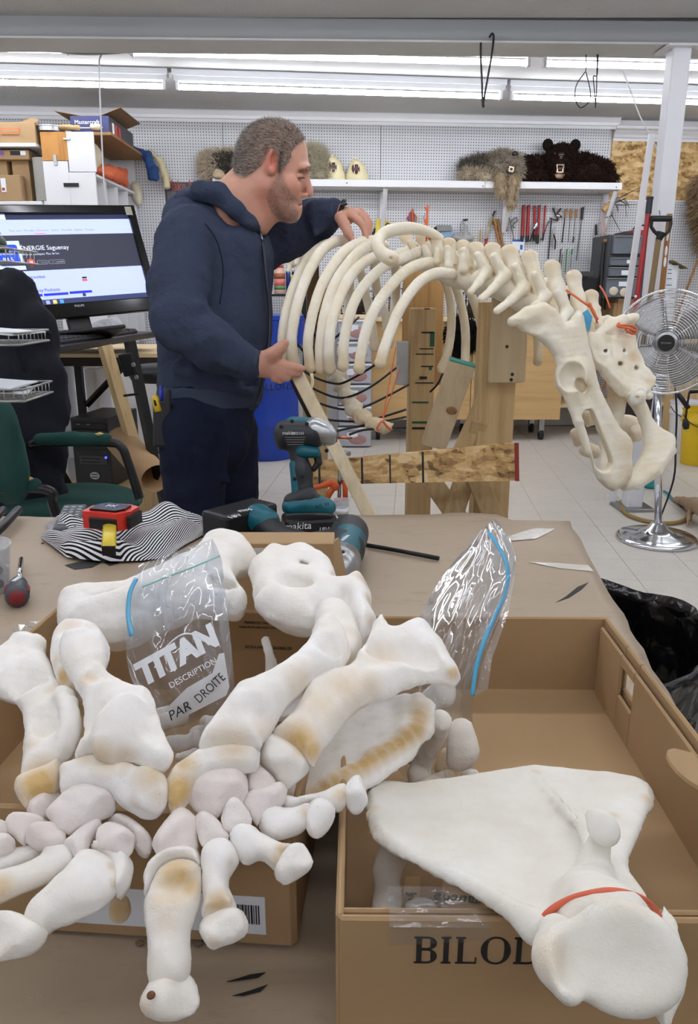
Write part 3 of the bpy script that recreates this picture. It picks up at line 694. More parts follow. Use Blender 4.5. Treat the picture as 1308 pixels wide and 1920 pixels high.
scrt('iHeart', X(4), .20, .019, (40, 30, 48)); scrt('Pour vous   Ma radio   Découvrir   Sports   Nouvelles   Balados   Musique', X(40), .175, .0125, (140, 150, 200))
scrt('Récemment écoutées', X(10), .685, .019, (70, 76, 120)); scrt('Saguenay Podcasts', X(42), .835, .019, (70, 76, 120))
scrb(X(48), .873, X(68), .90, (20, 40, 220)); scrb(X(71), .873, X(117), .90, (20, 40, 220)); scrb(X(120), .868, X(164), .895, (20, 40, 220))
scrb(X(85), .205, X(106), .21, (226, 66, 90)); scrb(X(152), .71, X(161), .73, (40, 44, 70)); scrb(X(151), .735, X(161), .76, (214, 90, 90))
m = MB().lathe([(.001, 0), (.009, 0), (.009, .0008), (.001, .0008)], tvp(X(147) * SWD, (1 - .915) * SH, -.0018), TVR, 16).build('screen_block', emit('scr_34_40_70', (0, 0, 0), 1), scr)
for k, cc in enumerate(((120, 190, 220), (160, 170, 230), (230, 210, 120), (70, 160, 230))): scrb(X(58 + 13 * k), .95, X(65 + 13 * k), .99, cc, l=-.0018)
text('lettering', 'PHILIPS', .016, tvp(.5 * SWD, -.02, .0142), TVR, STEEL, tv)
MB().box(tvp(SWD + .002, SH + .012, .0142), (.038, .045, .001), TVR).build('sticker', M('sticker', (170, 172, 150), .4, var=.3, vs=60), tv)
# desk (standing height), braces
DZ = 1.12
dk = thing('standing_desk', 'black standing desk with a sloped steel leg under the television', 'desk', (-1.25, 3.3, 0))
dR = fr(u_.x * V((1, 0, 0)) + V((0, u_.y, 0)), (-u_.y, u_.x, 0)); dxy = V((u_.x, u_.y, 0)).normalized(); dn = V((dxy.y, -dxy.x, 0))
k0 = onz(92, 649, DZ); k1 = onz(262, 624, DZ)
kd = V((k1.x - k0.x, k1.y - k0.y, 0)).normalized(); kb = V((-kd.y, kd.x, 0)); KR = fr(kd, kb, zz)
mid = (k0 + k1) / 2
MB().box(mid + kd * .05 + kb * .24 - V((0, 0, .018)), ((k1 - k0).length + .32, .56, .035), KR, .004).build('desktop', BLACKP, dk)
la = U(243, 640, 3.72); lb_ = U(287, 852, 3.85)
MB().tube([la, lb_], .03, 4, nrm=(1, 0, 0)).build('leg', BLACKM, dk); ext = lb_ + (lb_ - la).normalized() * .66; MB().tube([lb_, V((ext.x, ext.y, .002))], .026, 4, nrm=(1, 0, 0)).build('leg', BLACKM, dk)
lm = la + (lb_ - la) * .25; MB().box(lm + V((-.03, -.02, .03)), (.07, .015, .11), rym(-12), .012).build('leg_bracket', BLACKM, dk)
MB().tube([lm + V((-.06, -.03, -.12)), lm + V((.02, -.03, -.11))], .006, 6).build('clamp_screw', BLACKM, dk)
for bx_ in (lm + V((.0, -.034, .03)), lm + V((.01, -.034, -.03))): MB().lathe([(.001, 0), (.011, 0), (.009, .006), (.001, .006)], bx_, fr((1, 0, 0), zz), 10).build('bolt', STEEL, dk)
wbm = MB().tube([U(196, 648, 3.85), U(255, 850, 4.0)], .038, 4, nrm=(1, 0, 0)).build('wood_brace', wood('lumber', (214, 186, 138), (176, 140, 92)), dk)
MB().tube([mid + kb * .45 - kd * .3 - V((0, 0, .04)), V((mid.x - .35, mid.y + .5, .002))], .03, 4, nrm=(1, 0, 0)).build('leg', BLACKM, dk)
# keyboard
kb_t = thing('keyboard', 'black computer keyboard on the standing desk below the television', 'keyboard', mid + kb * .08 + V((0, 0, .001)))
kc = mid + kb * .085; KW = (k1 - k0).length * .98
KT = KR @ rxm(4)
MB().box(kc + V((0, 0, .014)), (KW, .155, .018), KT, .005).build('base', M('key_grey', (48, 49, 52), .5), kb_t)
keym = M('keycap', (38, 39, 42), .4, var=.1, vs=50); kme = None
for r_ in range(6):
 for c_ in range(21):
  if c_ in (15, 18) : continue
  p = kc + V((0, 0, .014)) + KT @ V((-KW / 2 + .012 + (c_ + .5) * (KW - .024) / 21, -.062 + r_ * .0235 + (.006 if r_ == 5 else 0), .0125))
  if kme is None:
   o = MB().box(p, ((KW - .024) / 21 * .86, .019, .008), KT, .002, 1).build('key', keym, kb_t); kme = o.data; kp = p
  else:
   o = bpy.data.objects.new('key', kme); C.objects.link(o); o.parent = kb_t; o.location = p - kp
# clear plastic sheet lying over the keyboard's back
g = []
for i in range(9):
 row = []
 for j in range(22):
  a = j / 21; b = i / 8
  p = kc + kd * ((a - .46) * KW * 1.02) + kb * (.02 + b * .1 + .012 * sin(9 * a)) + V((0, 0, .036 + .075 * sin(pi * b) * (.55 + .45 * sin(3 + 4 * a)) + .006 * sin(30 * a + 5 * b)))
  row.append(p)
 g.append(row)
tag(MB().sheet(g).build('plastic_sheet', film('clear_film_hazy', white=.38, rough=.12, gl=.4, bs=40, bst=.8), None, True), 'crumpled clear plastic sheet draped over the back of the keyboard', 'plastic sheet')
bt = thing('plywood_table', 'plywood table with dark steel frame behind the standing desk', 'table', (-1.5, 5.2, 0))
a = onz(60, 660, .98);
bz_ = .985
tl = ony(-40, 662, 4.6); zt2 = ony(250, 662, 4.6).z
MB().box((-1.36, 5.0, zt2 - .012), (2.0, .85, .024), I3, .003).build('tabletop', wood('ply_pale', (226, 202, 160), (206, 176, 130), .8, 0), bt)
MB().box((-1.36, 4.6, zt2 - .05), (2.0, .04, .05), I3, .003).build('frame_rail', M('dark_rust', (48, 40, 34), .7, .2, var=.4, vs=30), bt)
for px_ in (148, 183):
 q = ony(px_, 700, 4.66 if px_ == 148 else 5.3); MB().box((q.x, q.y, (zt2 - .03) / 2), (.042, .042, zt2 - .03), I3, .002).build('leg', BLACKM, bt)
for px_ in (-120, 330):
 q = ony(px_, 700, 5.3); MB().box((q.x, q.y, (zt2 - .03) / 2), (.042, .042, zt2 - .03), I3, .002).build('leg', BLACKM, bt)
MB().tube([ony(162, 760, 4.7), ony(240, 678, 4.7)], .02, 4).build('diagonal_brace', BLACKM, bt)
# bins under it
BINW = film('bin_plastic', white=.5, rough=.3, gl=.3, bs=20, bst=.1)
for (a, b, c, d, lab) in ((98, 672, 112, 752, 'white plastic bin under the plywood table, left of the grey panel'), (158, 678, 182, 765, 'clear plastic bin standing under the plywood table')):
 t = thing('storage_bin', lab, 'bin', ony((a + c) / 2, d, 5.2)); t.location.z = 0; ORG[t.name] = V(t.location)
 A = ony(a, 720, 5.1); B = ony(c, 720, 5.1); zt3 = ony(a, b, 5.1).z; hgt = zt3
 MB().box(((A.x + B.x) / 2, 5.25, hgt * .48), (B.x - A.x, .3, hgt * .94), I3, .02).build('tub', M('bin_white', (200, 202, 206), .4, var=.06), t)
 MB().box(((A.x + B.x) / 2, 5.25, hgt * .97), (B.x - A.x + .03, .33, .03), I3, .008).build('lid', WHITE, t)
gp = pbox(112, 672, 140, 752, 5.0, .02, 'leaning_board', M('grey_board', (176, 180, 184), .5), None); tag(gp, 'grey board leaning under the plywood table between two bins', 'board')
gp.location.z = .3
bx = thing('white_cabinet', 'low white cabinet beyond the plywood table, seen behind its diagonal brace', 'cabinet', ony(230, 740, 6.0)); bx.location.z = 0; ORG[bx.name] = V(bx.location)
A = ony(186, 700, 6.0); B = ony(300, 700, 6.0); zz1 = ony(230, 676, 6.0).z
MB().box(((A.x + B.x) / 2, 6.2, zz1 / 2), (B.x - A.x, .4, zz1), I3, .004).build('body', MELA, bx)
MB().box(((A.x + B.x) / 2, 5.995, zz1 / 2), ((B.x - A.x) * .98, .012, zz1 * .9), I3, .003).build('door', MELA, bx)
MB().lathe([(.001, 0), (.012, 0), (.012, .02), (.001, .02)], (B.x - .1, 5.988, zz1 * .4), fr((1, 0, 0), zz), 10).build('knob', BLACKP, bx)
# black stool seat
st_ = thing('stool', 'low black padded stool behind the man, under the plywood table', 'stool', ony(300, 700, 4.1)); st_.location.z = 0; ORG[st_.name] = V(st_.location)
sc_ = ony(312, 702, 4.1)
MB().lathe([(.001, .05), (.15, .05), (.19, .03), (.195, 0), (.18, -.03), (.001, -.035)], sc_, I3, 28).build('seat', M('black_vinyl', (24, 24, 26), .45, bump=.2, bs=40), st_, True)
MB().tube([sc_ - V((0, 0, .03)), V((sc_.x, sc_.y, .08))], .025, 10).build('post', BLACKM, st_, True)
for k in range(5): an = 2 * pi * k / 5; MB().tube([V((sc_.x, sc_.y, .08)), V((sc_.x + .24 * cos(an), sc_.y + .24 * sin(an), .025))], .018, 8).build('foot', BLACKM, st_, True)
PY = 4.4
pzb = ony(180, 915, PY).z
pf = MB().box((-1.2, 4.65, pzb / 2), (1.0, .75, pzb - .002), I3, .004).build('low_platform', wood('lumber', (0, 0, 0), (0, 0, 0)), None); tag(pf, 'low wooden platform under the computer tower', 'platform')
pc = thing('computer_tower', 'black computer tower with a blue power light beside the green chair', 'computer', V((ony(180, 915, PY).x, PY + .2, pzb)))
A = ony(143, 850, PY); B = ony(217, 850, PY); hz = ony(180, 785, PY).z - pzb; pcx = (A.x + B.x) / 2; pw = B.x - A.x
MB().box((pcx, PY + .22, pzb + hz / 2 + .002), (pw, .42, hz), rz(-8), .006).build('case', M('pc_black', (34, 34, 37), .45), pc)
PR = rz(-8); pfc = V((pcx, PY + .22, pzb)) + PR @ V((0, -.212, 0))
def pcb(x, z, w_, h_, name, mat, l=.004): return MB().box(pfc + PR @ V((x, -l / 2, z)), (w_, l, h_), PR, .0015, 1).build(name, mat, pc)
for z in (.375, .335, .29, .25): pcb(0, hz * z / .42, pw * .9, .033, 'drive_bay', BLACKP, .007)
pcb(-.06, hz * .385 / .42, .02, .006, 'button', STEEL, .012); pcb(0, hz * .385 / .42, .02, .006, 'button', STEEL, .012)
pcb(.01, hz * .17 / .42, pw * .72, .05, 'card_reader', M('pc_panel', (60, 60, 64), .4), .007); pcb(-.005, hz * .18 / .42, pw * .5, .008, 'slot', INK, .01); pcb(-.005, hz * .16 / .42, pw * .5, .006, 'slot', INK, .01)
MB().lathe([(.001, 0), (.007, 0), (.007, .004), (.001, .004)], pfc + PR @ V((pw * .4, -.01, hz * .19 / .42)), PR @ fr((1, 0, 0), zz), 12).build('power_light', emit('blue_led', (70, 90, 255), 2.5), pc)
m = MB().lathe([(.001, 0), (.03, 0), (.03, .003), (.001, .003)], pfc + PR @ V((.01, -.003, hz * .075 / .42)), PR @ fr((1, 0, 0), zz), 20, 1, .75).build('badge', STEEL, pc)
for s in (-1, 1): MB().tube([pfc + PR @ V((.01 - .018, -.0065, hz * .075 / .42 + s * .008)), pfc + PR @ V((.01 + .018, -.0065, hz * .075 / .42 + s * .008))], .0025, 6).build('badge_line', BLACKP, pc)
ra = U(225, 825, 4.05); rb = U(292, 898, 3.75); ax_ = (rb - ra).normalized()
sp_ = []; R2 = fr(ax_.cross(zz), ax_.cross(ax_.cross(zz)), ax_); g = []
for j in range(40):
 th = 2 * pi * 1.25 * j / 39; r_ = .072 + .004 * j / 39; g.append([ra + R2 @ V((r_ * cos(th), r_ * sin(th), 0)), rb + R2 @ V((r_ * cos(th), r_ * sin(th), 0))])
tag(MB().sheet(g, .002).build('kraft_roll', M('kraft_roll', (186, 152, 112), .8, var=.06), None, True), 'loose roll of brown kraft paper leaning beside the computer tower', 'paper roll')
GRN = M('green_fabric', (24, 66, 60), .95, var=.22, vs=90, bump=.3, bs=300, bd=.001)
ch = thing('office_chair', 'worn dark green fabric office chair with padded arms', 'chair', (-1.35, 3.15, 0))
s = Solid(); sc0 = onz(150, 942, .47)
s.ell(sc0, (.27, .25, .05), rz(-10), 0); s.ell(sc0 + V((-.06, 0, .0)), (.26, .27, .045), I3, .04)
add_mesh('seat', s.mesh(.012), GRN, ch, None, True)
s = Solid(); b0 = U(28, 880, 2.95); b1 = U(5, 745, 3.0); bR = fr((.25, -1, 0), (.95, .25, -.1))
s.ell(U(2, 838, 2.95), (.2, .05, .2), rz(-50) @ rxm(-6), 0); s.ell(U(12, 880, 2.95), (.2, .055, .13), rz(-50), .05)
add_mesh('backrest', s.mesh(.012, .004, 30), GRN, ch, None, True)
def arm(p0, p1, p2, p3, nm):
 MB().tube(spl([p0 + V((-.05, .02, -.03)), p0 + V((0, 0, -.012)), p1 + V((0, 0, -.012)), p1 + V((.06, 0, -.03)), p2, p3], 5), .019, 10).build('arm_frame', M('arm_black', (16, 16, 18), .3), ch, True)
 q = Solid(); q.chain([(p0, .026), (p0 * .5 + p1 * .5 + V((0, 0, .003)), .03), (p1, .026)], .01); add_mesh('arm_pad', q.mesh(.007, .002, 50), GRN, ch, None, True)
 q = Solid(); q.ell(p1 + V((-.02, -.012, .025)), (.018, .014, .006)); add_mesh('torn_patch', q.mesh(.003, .004, 150), M('foam', (196, 176, 116), .9, var=.2, vs=80), ch, None, True)
arm(U(75, 824, 3.18), U(198, 824, 3.18), U(240, 868, 3.2), U(262, 935, 3.22), 'a')
arm(U(-30, 910, 2.86), U(66, 909, 2.86), U(98, 940, 2.88), U(112, 985, 2.9), 'b')
MB().tube([sc0 - V((0, 0, .03)), V((sc0.x, sc0.y, .1))], .03, 10).build('gas_post', BLACKM, ch, True)
for k in range(5): an = 2 * pi * k / 5 + .3; MB().tube([V((sc0.x, sc0.y, .1)), V((sc0.x + .29 * cos(an), sc0.y + .29 * sin(an), .065))], [.025, .017], 8).build('foot', BLACKP, ch, True); MB().ell((sc0.x + .29 * cos(an), sc0.y + .29 * sin(an), .0285), (.028, .028, .028), I3, 10).build('caster', BLACKP, ch, True)
s = Solid(); D0 = 3.3
s.chain([(U(-20, 530, D0), .07), (U(25, 560, D0), .1), (U(48, 640, D0), .115), (U(58, 760, D0), .14), (U(56, 860, D0), .15), (U(66, 990, D0), .14)], .04, (0, 1, 0), .4)
s.chain([(U(30, 540, D0 - .03), .06), (U(62, 610, D0 - .04), .065), (U(90, 700, D0 - .02), .065), (U(108, 770, D0), .055)], .05, (0, 1, 0), .7)
s.chain([(U(0, 560, D0 - .05), .06), (U(12, 700, D0 - .06), .07), (U(20, 860, D0 - .05), .08)], .03)
s.chain([(U(-40, 560, D0 + .02), .09), (U(-40, 900, D0 + .02), .15)], .05)
coat = add_mesh('hanging_coat', s.mesh(.012, .012, 22), M('navy_cloth_dark', (15, 17, 28), .95, var=.25, vs=30, bump=.4, bs=90), None, None, True); tag(coat, 'dark navy work coat hanging beside the green chair', 'coat')
sl_ = MB().tube(spl([U(68, 640, 3.2), U(70, 626, 3.18), U(82, 621, 3.16), U(92, 625, 3.18)], 4), .012, 8).build('collar_loop', MATS['navy_cloth_dark'], coat, True)
hk = MB().tube([U(-60, 515, D0), U(-60, 380, D0), U(-60, 380, D0) + V((-.8, 0, 0))], .012, 8).build('hanging_rail', BLACKM, coat, True)
WIRE = M('wire_grey', (172, 172, 168), .35, .7)
rk = thing('wire_letter_rack', 'grey wire letter rack with papers at the left edge', 'letter rack', (-1.2, 2.35, .6))
for (py_, h_, x1_) in ((636, 22, 34), (742, 22, 43), (478, 25, 10)):
 o = MB(); Yk = 2.38
 a = ony(x1_, py_ - h_ / 2, Yk); bq = ony(x1_, py_ + h_ / 2, Yk); L = .26
 for zq in (a.z, bq.z): o.tube([V((a.x - L, Yk, zq)), V((a.x, Yk, zq)), V((a.x, Yk + .24, zq)), V((a.x - L, Yk + .24, zq))], .0035, 6)
 for k in range(9): o.tube([V((a.x - k * .03, Yk, a.z)), V((a.x - k * .03, Yk, bq.z)), V((a.x - k * .03, Yk + .24, bq.z))], .0022, 5)
 for k in range(1, 8): o.tube([V((a.x, Yk + k * .03, a.z)), V((a.x, Yk + k * .03, bq.z)), V((a.x - L, Yk + k * .03, bq.z))], .0022, 5)
 o.build('wire_tray', WIRE, rk, True)
for xq in (-1.38, -1.46):
 MB().tube([V((xq, 2.62, .02)), V((xq, 2.62, 1.6))], .006, 6).build('upright', WIRE, rk, True)
for (py_, x1_, sd) in ((624, 32, 1), (726, 20, 2), (730, 12, 3), (738, 28, 5)):
 a = ony(x1_, py_, 2.36)
 pp = MB().box(a + V((-.11, .12, 0)), (.21, .2, .004), rz(6 * sd - 14) @ rym(4)).build('paper_sheet', LABELW, None)
 tag(pp, {1: 'white sheet of paper in the upper wire tray', 2: 'topmost white sheet in the lower wire tray', 3: 'middle sheet of the paper stack in the lower wire tray', 5: 'bottom sheet of the paper stack in the lower wire tray'}[sd], 'paper', 'papers in the wire rack')
gg = MB().ell(ony(-12, 456, 2.5), (.035, .05, .03)).box(ony(-14, 466, 2.48), (.07, .08, .02), I3, .006).build('green_object', M('dark_green_plastic', (34, 62, 40), .5), None, True); tag(gg, 'dark green lump in the top wire tray at the left edge', 'object')
# ================================================================ back wall: shelf, pelts, hanging tools
def wpx(px, py, off): return onw(px, py, off)
def sc_at(p): return dep(p) / F
za = onw(398, 331, .3).z; zb9 = onw(1165, 345, .3).z; zsf = (za + zb9) / 2; xa9 = onw(398, 338, .3).dot(wx); xb9 = onw(1166, 350, .3).dot(wx)
shf = thing('pegboard_shelf', 'long white board shelf on the pegboard wall carrying pelts', 'shelf', wallat((xa9 + xb9) / 2, zsf - .3, .15))
xm9 = onw(909, 350, .3).dot(wx)
for (x0_, x1_) in ((xa9, xm9 - .002), (xm9 + .002, xb9)):
 MB().box(wallat((x0_ + x1_) / 2, zsf - .03, .15), (x1_ - x0_, .298, .06), WF, .003).build('shelf_board', WHITE, shf)
for px_ in (430, 716, 945, 1132):
 xx = onw(px_, 400, .02).dot(wx)
 MB().box(wallat(xx, zsf - .25, .022), (.045, .04, .37), WF, .002).build('bracket_post', WHITE, shf)
 a = wallat(xx, zsf - .42, .04); b = wallat(xx, zsf - .065, .26); MB().tube([a, b], .022, 4, nrm=wx).build('bracket_strut', WHITE, shf)
for px_, py_ in ((905, 349), (1155, 351), (650, 343)):
 MB().lathe([(.001, 0), (.006, 0), (.004, .003), (.001, .003)], onw(px_, py_, .3), fr(wx, zz, wn), 8).build('screw', BLACKM, shf)
SZ = zsf + .001
def sit(px, up, off):
 p = onw(px, 340, off); return V((p.x, p.y, SZ + up))
class WB(Solid):
 def e(s, px, up, off, rx, rd, ru, k=.03, rot=0, sub=False): return s.ell(sit(px, up, off), (rx, rd, ru), WF @ rym(rot), k, sub)
BEARF = M('bear_fur', (40, 25, 17), .9, var=.5, vs=14, spec=.2); BEARD = M('bear_fur_dark', (22, 15, 12), .9, var=.4, vs=14, spec=.2)
bear = thing('bear_pelt', 'dark brown bear pelt with open-mouthed head on the shelf', 'bear pelt', sit(1050, 0, .15))
s = WB(); s.e(1048, .19, .16, .15, .13, .14); s.e(1049, .25, .14, .13, .12, .1); s.e(1048, .08, .15, .12, .1, .09, .05)
s.e(1048, .175, .27, .068, .075, .07, .05); s.e(1048, .075, .255, .055, .07, .035, .02)
s.e(1049, .125, .31, .048, .05, .035, .012, 0, True); s.e(1036, .245, .285, .02, .02, .016, .01, 0, True); s.e(1060, .245, .285, .02, .02, .016, .01, 0, True)
head = add_mesh('head', s.mesh(.008, .006, 30), BEARF, bear, None, True)
fur(head, 'head_fur', BEARF, 5000, .035, .003, (0, -.2, -.9), .5, 5)
for px_ in (1022, 1073):
 s = WB(); s.e(px_, .345, .13, .052, .035, .055); s.e(px_, .345, .165, .03, .02, .035, .01, 0, True)
 add_mesh('ear', s.mesh(.007), BEARD, bear, None, True)
s = WB(); s.e(1048, .115, .275, .044, .05, .05); add_mesh('mouth', s.mesh(.008), M('mouth_red', (92, 38, 34), .35, var=.3, vs=40), bear, None, True)
s = WB(); s.e(1048, .225, .335, .034, .025, .024); s.e(1048, .195, .345, .02, .015, .015, .01); add_mesh('nose', s.mesh(.005), M('nose_black', (40, 34, 32), .22), bear, None, True)
s = WB(); s.e(1048, .045, .31, .04, .02, .02); s.e(1048, .06, .3, .05, .03, .015, .01); add_mesh('lower_lip', s.mesh(.005), M('lip_tan', (150, 122, 98), .4), bear, None, True)
IV = M('ivory', (232, 222, 194), .3)
for (dx_, up, ln) in ((-.03, .145, -.045), (.03, .145, -.045), (-.026, .075, .04), (.026, .075, .04)):
 a = sit(1048, up, .335) + wx * dx_; MB().tube([a, a + V((0, 0, ln * .6)) + wn * .004, a + V((0, 0, ln))], [.0085, .006, .001], 8).build('canine_tooth', IV, bear, True)
for up in (.142, .078):
 m = MB()
 for k in range(5): m.box(sit(1048, up, .338) + wx * ((k - 2) * .0085), (.007, .008, .014), WF, .002, 1)
 m.build('incisors', IV, bear)
for px_ in (1037, 1059): MB().ell(sit(px_, .246, .275), (.013, .013, .013)).build('eye', M('eye_glass', (52, 34, 18), .05), bear, True)
s = WB()
for a in ((975, .1, .13, .18, .11, .10), (1000, .15, .1, .17, .09, .09), (985, .2, .1, .16, .07, .05), (1000, .07, .17, .14, .1, .07), (962, .12, .08, .1, .07, .1)): s.e(*a)
for a in ((1092, .17, .1, .16, .09, .11), (1108, .11, .14, .17, .12, .11), (1122, .13, .1, .12, .09, .1), (1128, .06, .15, .13, .11, .06), (1085, .09, .14, .12, .1, .09)): s.e(*a)
pelt = add_mesh('pelt', s.mesh(.012, .012, 22), BEARF, bear, None, True)
fur(pelt, 'pelt_fur', BEARF, 6000, .05, .004, (0, -.1, -.8), .6, 6)
# grey canine pelt
GF = M('grey_fur', (150, 140, 124), .95, var=.4, vs=20, spec=.2); GFD = M('grey_fur_dark', (92, 86, 78), .95, var=.4, vs=25, spec=.2); GFP = M('pale_fur', (192, 178, 156), .95, var=.25, vs=20, spec=.2)
wolf = thing('grey_pelt', 'grey wild canine pelt with snarling head and paws over the shelf edge', 'animal pelt', sit(920, 0, .15))
s = WB(); s.e(915, .13, .12, .17, .1, .1); s.e(935, .2, .1, .12, .09, .08); s.e(952, .15, .18, .11, .11, .11); s.e(932, .11, .2, .1, .1, .09); s.e(962, .17, .26, .05, .06, .05, .03)
s.e(958, .09, .22, .1, .1, .07, .04); s.e(956, .1, .31, .06, .05, .05, .015, 0, True)
w1 = add_mesh('pelt', s.mesh(.01, .014, 26), GF, wolf, None, True); fur(w1, 'pelt_fur', GF, 5000, .06, .003, (-.3, -.1, -.4), .5, 8)
s = WB(); s.e(888, .13, .12, .13, .09, .06); s.e(905, .15, .12, .12, .08, .06); w2 = add_mesh('back_fur', s.mesh(.01, .01, 30), GFD, wolf, None, True); fur(w2, 'tuft_fur', GFD, 2500, .07, .003, (-.2, 0, .5), .6, 9)
s = WB(); s.e(880, .06, .15, .1, .1, .06); s.e(897, .06, .17, .13, .1, .06); s.e(912, .045, .22, .08, .07, .05); w3 = add_mesh('belly_fur', s.mesh(.01, .012, 30), GFP, wolf, None, True); fur(w3, 'soft_fur', GFP, 3000, .05, .003, (0, -.4, -.2), .5, 10)
for (pts, nm) in ((((932, .07, .22), (936, .02, .3), (940, -.09, .33)), 'a'), (((963, .05, .25), (962, -.02, .32), (958, -.12, .335), (960, -.19, .335)), 'b')):
 s = Solid(); s.chain([(sit(a, b, c), .05 - .006 * i) for i, (a, b, c) in enumerate(pts)], .02); q = pts[-1]
 for dx_ in (-.022, 0, .022): s.ell(sit(*q) + wx * dx_ + V((0, 0, -.02)) + wn * .015, (.014, .02, .022), WF, .012)
 pw_ = add_mesh('paw', s.mesh(.008, .008, 40), M('tan_fur', (170, 152, 124), .95, var=.3, vs=30, spec=.2), wolf, None, True); fur(pw_, 'paw_fur', MATS['tan_fur'], 1400, .04, .0025, (0, -.1, -1), .9, 11)
s = WB(); s.e(957, .105, .27, .055, .05, .05); add_mesh('mouth', s.mesh(.008), MATS['mouth_red'], wolf, None, True)
s = WB(); s.e(962, .235, .31, .028, .025, .022); add_mesh('nose', s.mesh(.006), MATS['nose_black'], wolf, None, True)
m = MB(); m.box(sit(957, .1, .325), (.05, .012, .05), WF @ rym(12), .008); m.build('teeth', IV, wolf); MB().box(sit(957, .1, .333), (.024, .006, .022), WF @ rym(12), .003).build('mouth_gap', INK, wolf)
for px_ in (950, 973):
 s = WB(); s.e(px_, .245, .2, .03 if px_ < 960 else .045, .03, .022); add_mesh('ear' if px_ > 960 else 'brow', s.mesh(.006), GF, wolf, None, True)
# left pelt: grey and black, half hidden by the man
lp = thing('mottled_pelt', 'mottled grey and black small pelt at the left end of the shelf', 'animal pelt', sit(425, 0, .15))
s = WB(); s.e(405, .12, .12, .13, .1, .12); s.e(430, .15, .12, .16, .1, .1); s.e(455, .12, .12, .15, .1, .12); o = add_mesh('pelt', s.mesh(.01, .015, 26), GFP, lp, None, True); fur(o, 'pelt_fur', GFP, 4500, .07, .003, (-.3, 0, -.3), .5, 12)
s = WB(); s.e(425, .14, .19, .12, .07, .08); s.e(440, .12, .22, .1, .06, .08); s.e(452, .1, .24, .08, .05, .07); o = add_mesh('face_fur', s.mesh(.008, .012, 40), M('mottled_fur', (74, 70, 64), .95, var=.7, vs=35, spec=.2), lp, None, True); fur(o, 'face_tufts', MATS['mottled_fur'], 2500, .04, .003, (-.2, -.2, -.2), .5, 13)
s = WB(); s.e(410, .03, .3, .05, .05, .045); s.e(404, .015, .33, .025, .02, .02); s.e(416, .015, .33, .025, .02, .02); add_mesh('paw', s.mesh(.007, .008, 50), MATS['tan_fur'], lp, None, True)
s = WB(); s.e(592, .13, .12, .12, .09, .13); s.e(586, .2, .12, .09, .08, .1); s.e(602, .07, .16, .1, .09, .07); o = add_mesh('tail_fur', s.mesh(.01, .012, 26), M('cream_fur', (190, 182, 158), .95, var=.2, vs=20, spec=.2), None, None, True); tag(o, 'pale fluffy pelt on the shelf just right of the man\'s face', 'animal pelt'); fur(o, 'fluff', MATS['cream_fur'], 4000, .07, .003, (.2, 0, .1), .4, 14)
# two cream jaw forms
CRF = M('cream_form', (222, 212, 168), .45, var=.08, vs=10)
for (px_, hgt, w_, lab) in ((626, .205, .105, 'taller cream mouth form with open fanged jaws on the shelf'), (669, .18, .105, 'smaller cream mouth form with open fanged jaws, right of the taller one')):
 t = thing('jaw_form', lab, 'jaw form', sit(px_, 0, .16), 'cream mouth forms on the shelf')
 s = WB(); s.e(px_, .05, .15, w_, .09, .06); s.e(px_, hgt * .55, .16, w_ * .78, .08, hgt * .42, .03); s.e(px_ - 3, hgt * .85, .17, w_ * .4, .06, hgt * .18, .03); s.e(px_, .02, .15, w_, .09, .05, .02)
 s.e(px_ - 2, hgt * .55, .25, .045, .04, .055, .01, 0, True); s.ell(sit(px_, -.06, .15), (.3, .3, .062), WF, 0, True)
 add_mesh('body', s.mesh(.007), CRF, t, None, True)
 s = WB(); s.e(px_ - 2, hgt * .55, .215, .042, .02, .052); add_mesh('mouth', s.mesh(.006), M('mouth_dark', (74, 34, 30), .4), t, None, True)
 for (dx_, up, ln) in ((-.026, .045, -.035), (.014, .045, -.035), (-.024, -.045, .03), (.012, -.045, .03)):
  a = sit(px_, hgt * .55 + up, .236) + wx * dx_; MB().tube([a, a + V((0, 0, ln))], [.008, .002], 6).build('fang', IV, t, True)
 m = MB(); m.box(sit(px_ - 2, hgt * .55 + .043, .238), (.035, .008, .012), WF, .003); m.build('teeth_row', IV, t)
 MB().lathe([(.001, 0), (.02, 0), (.02, .02), (.001, .024)], sit(px_ - 3, hgt + .0, .17), I3, 10).build('peg', CRF, t, True)
RED = M('tool_red', (160, 32, 34), .35, var=.1); RUST = M('dark_steel', (70, 62, 58), .5, .6, var=.3, vs=30); TWOOD = wood('tool_wood', (158, 112, 64), (118, 78, 40)); GREYT = M('tool_grey', (128, 128, 126), .5, .3, var=.15, vs=20)
def tool(name, label, cat, parts, off=.03):
 p0 = parts[0][2][0]; t = thing(name, label, cat, onw(p0[0], p0[1], off), 'tools hanging on the pegboard')
 for (nm, mt, pts, r, *ell) in parts: sticks(t, nm, mt, pts, r, off=off if not ell or len(ell) < 2 else ell[1], ell=ell[0] if ell else None)
 hp = onw(p0[0], p0[1], .0); MB().tube([hp, hp + wn * (off + .012), hp + wn * (off + .012) + V((0, 0, .012))], .003, 5).build('peg_hook', STEEL, t)
 return t
for i, (a, b, c, rr) in enumerate((((981.8, 386), (979, 442), (977, 452), 3.1), ((991, 386), (988.5, 442), (987.6, 454), 3.1), ((1002, 387), (1001.5, 440), (1001, 452), 2.6), ((1011, 386), (1008, 440), (1007, 457), 2.6), ((1021.6, 387), (1018.5, 436), (1017, 451), 1.8))):
 tool('red_handle_tool', ['thick red handled tool, leftmost of the red ones on the pegboard', 'thick red handled tool, second of the red ones', 'red handled tool behind the chrome wrench', 'red handled tool, fourth of the red ones', 'thin dark red tool, rightmost of the red ones'][i], 'tool', [('handle', RED, [a, b], rr), ('grip', BLACKP, [b, c], rr * 1.05), ('cap', BLACKP, [(a[0], a[1] - 1.5), a], rr * 1.05)])
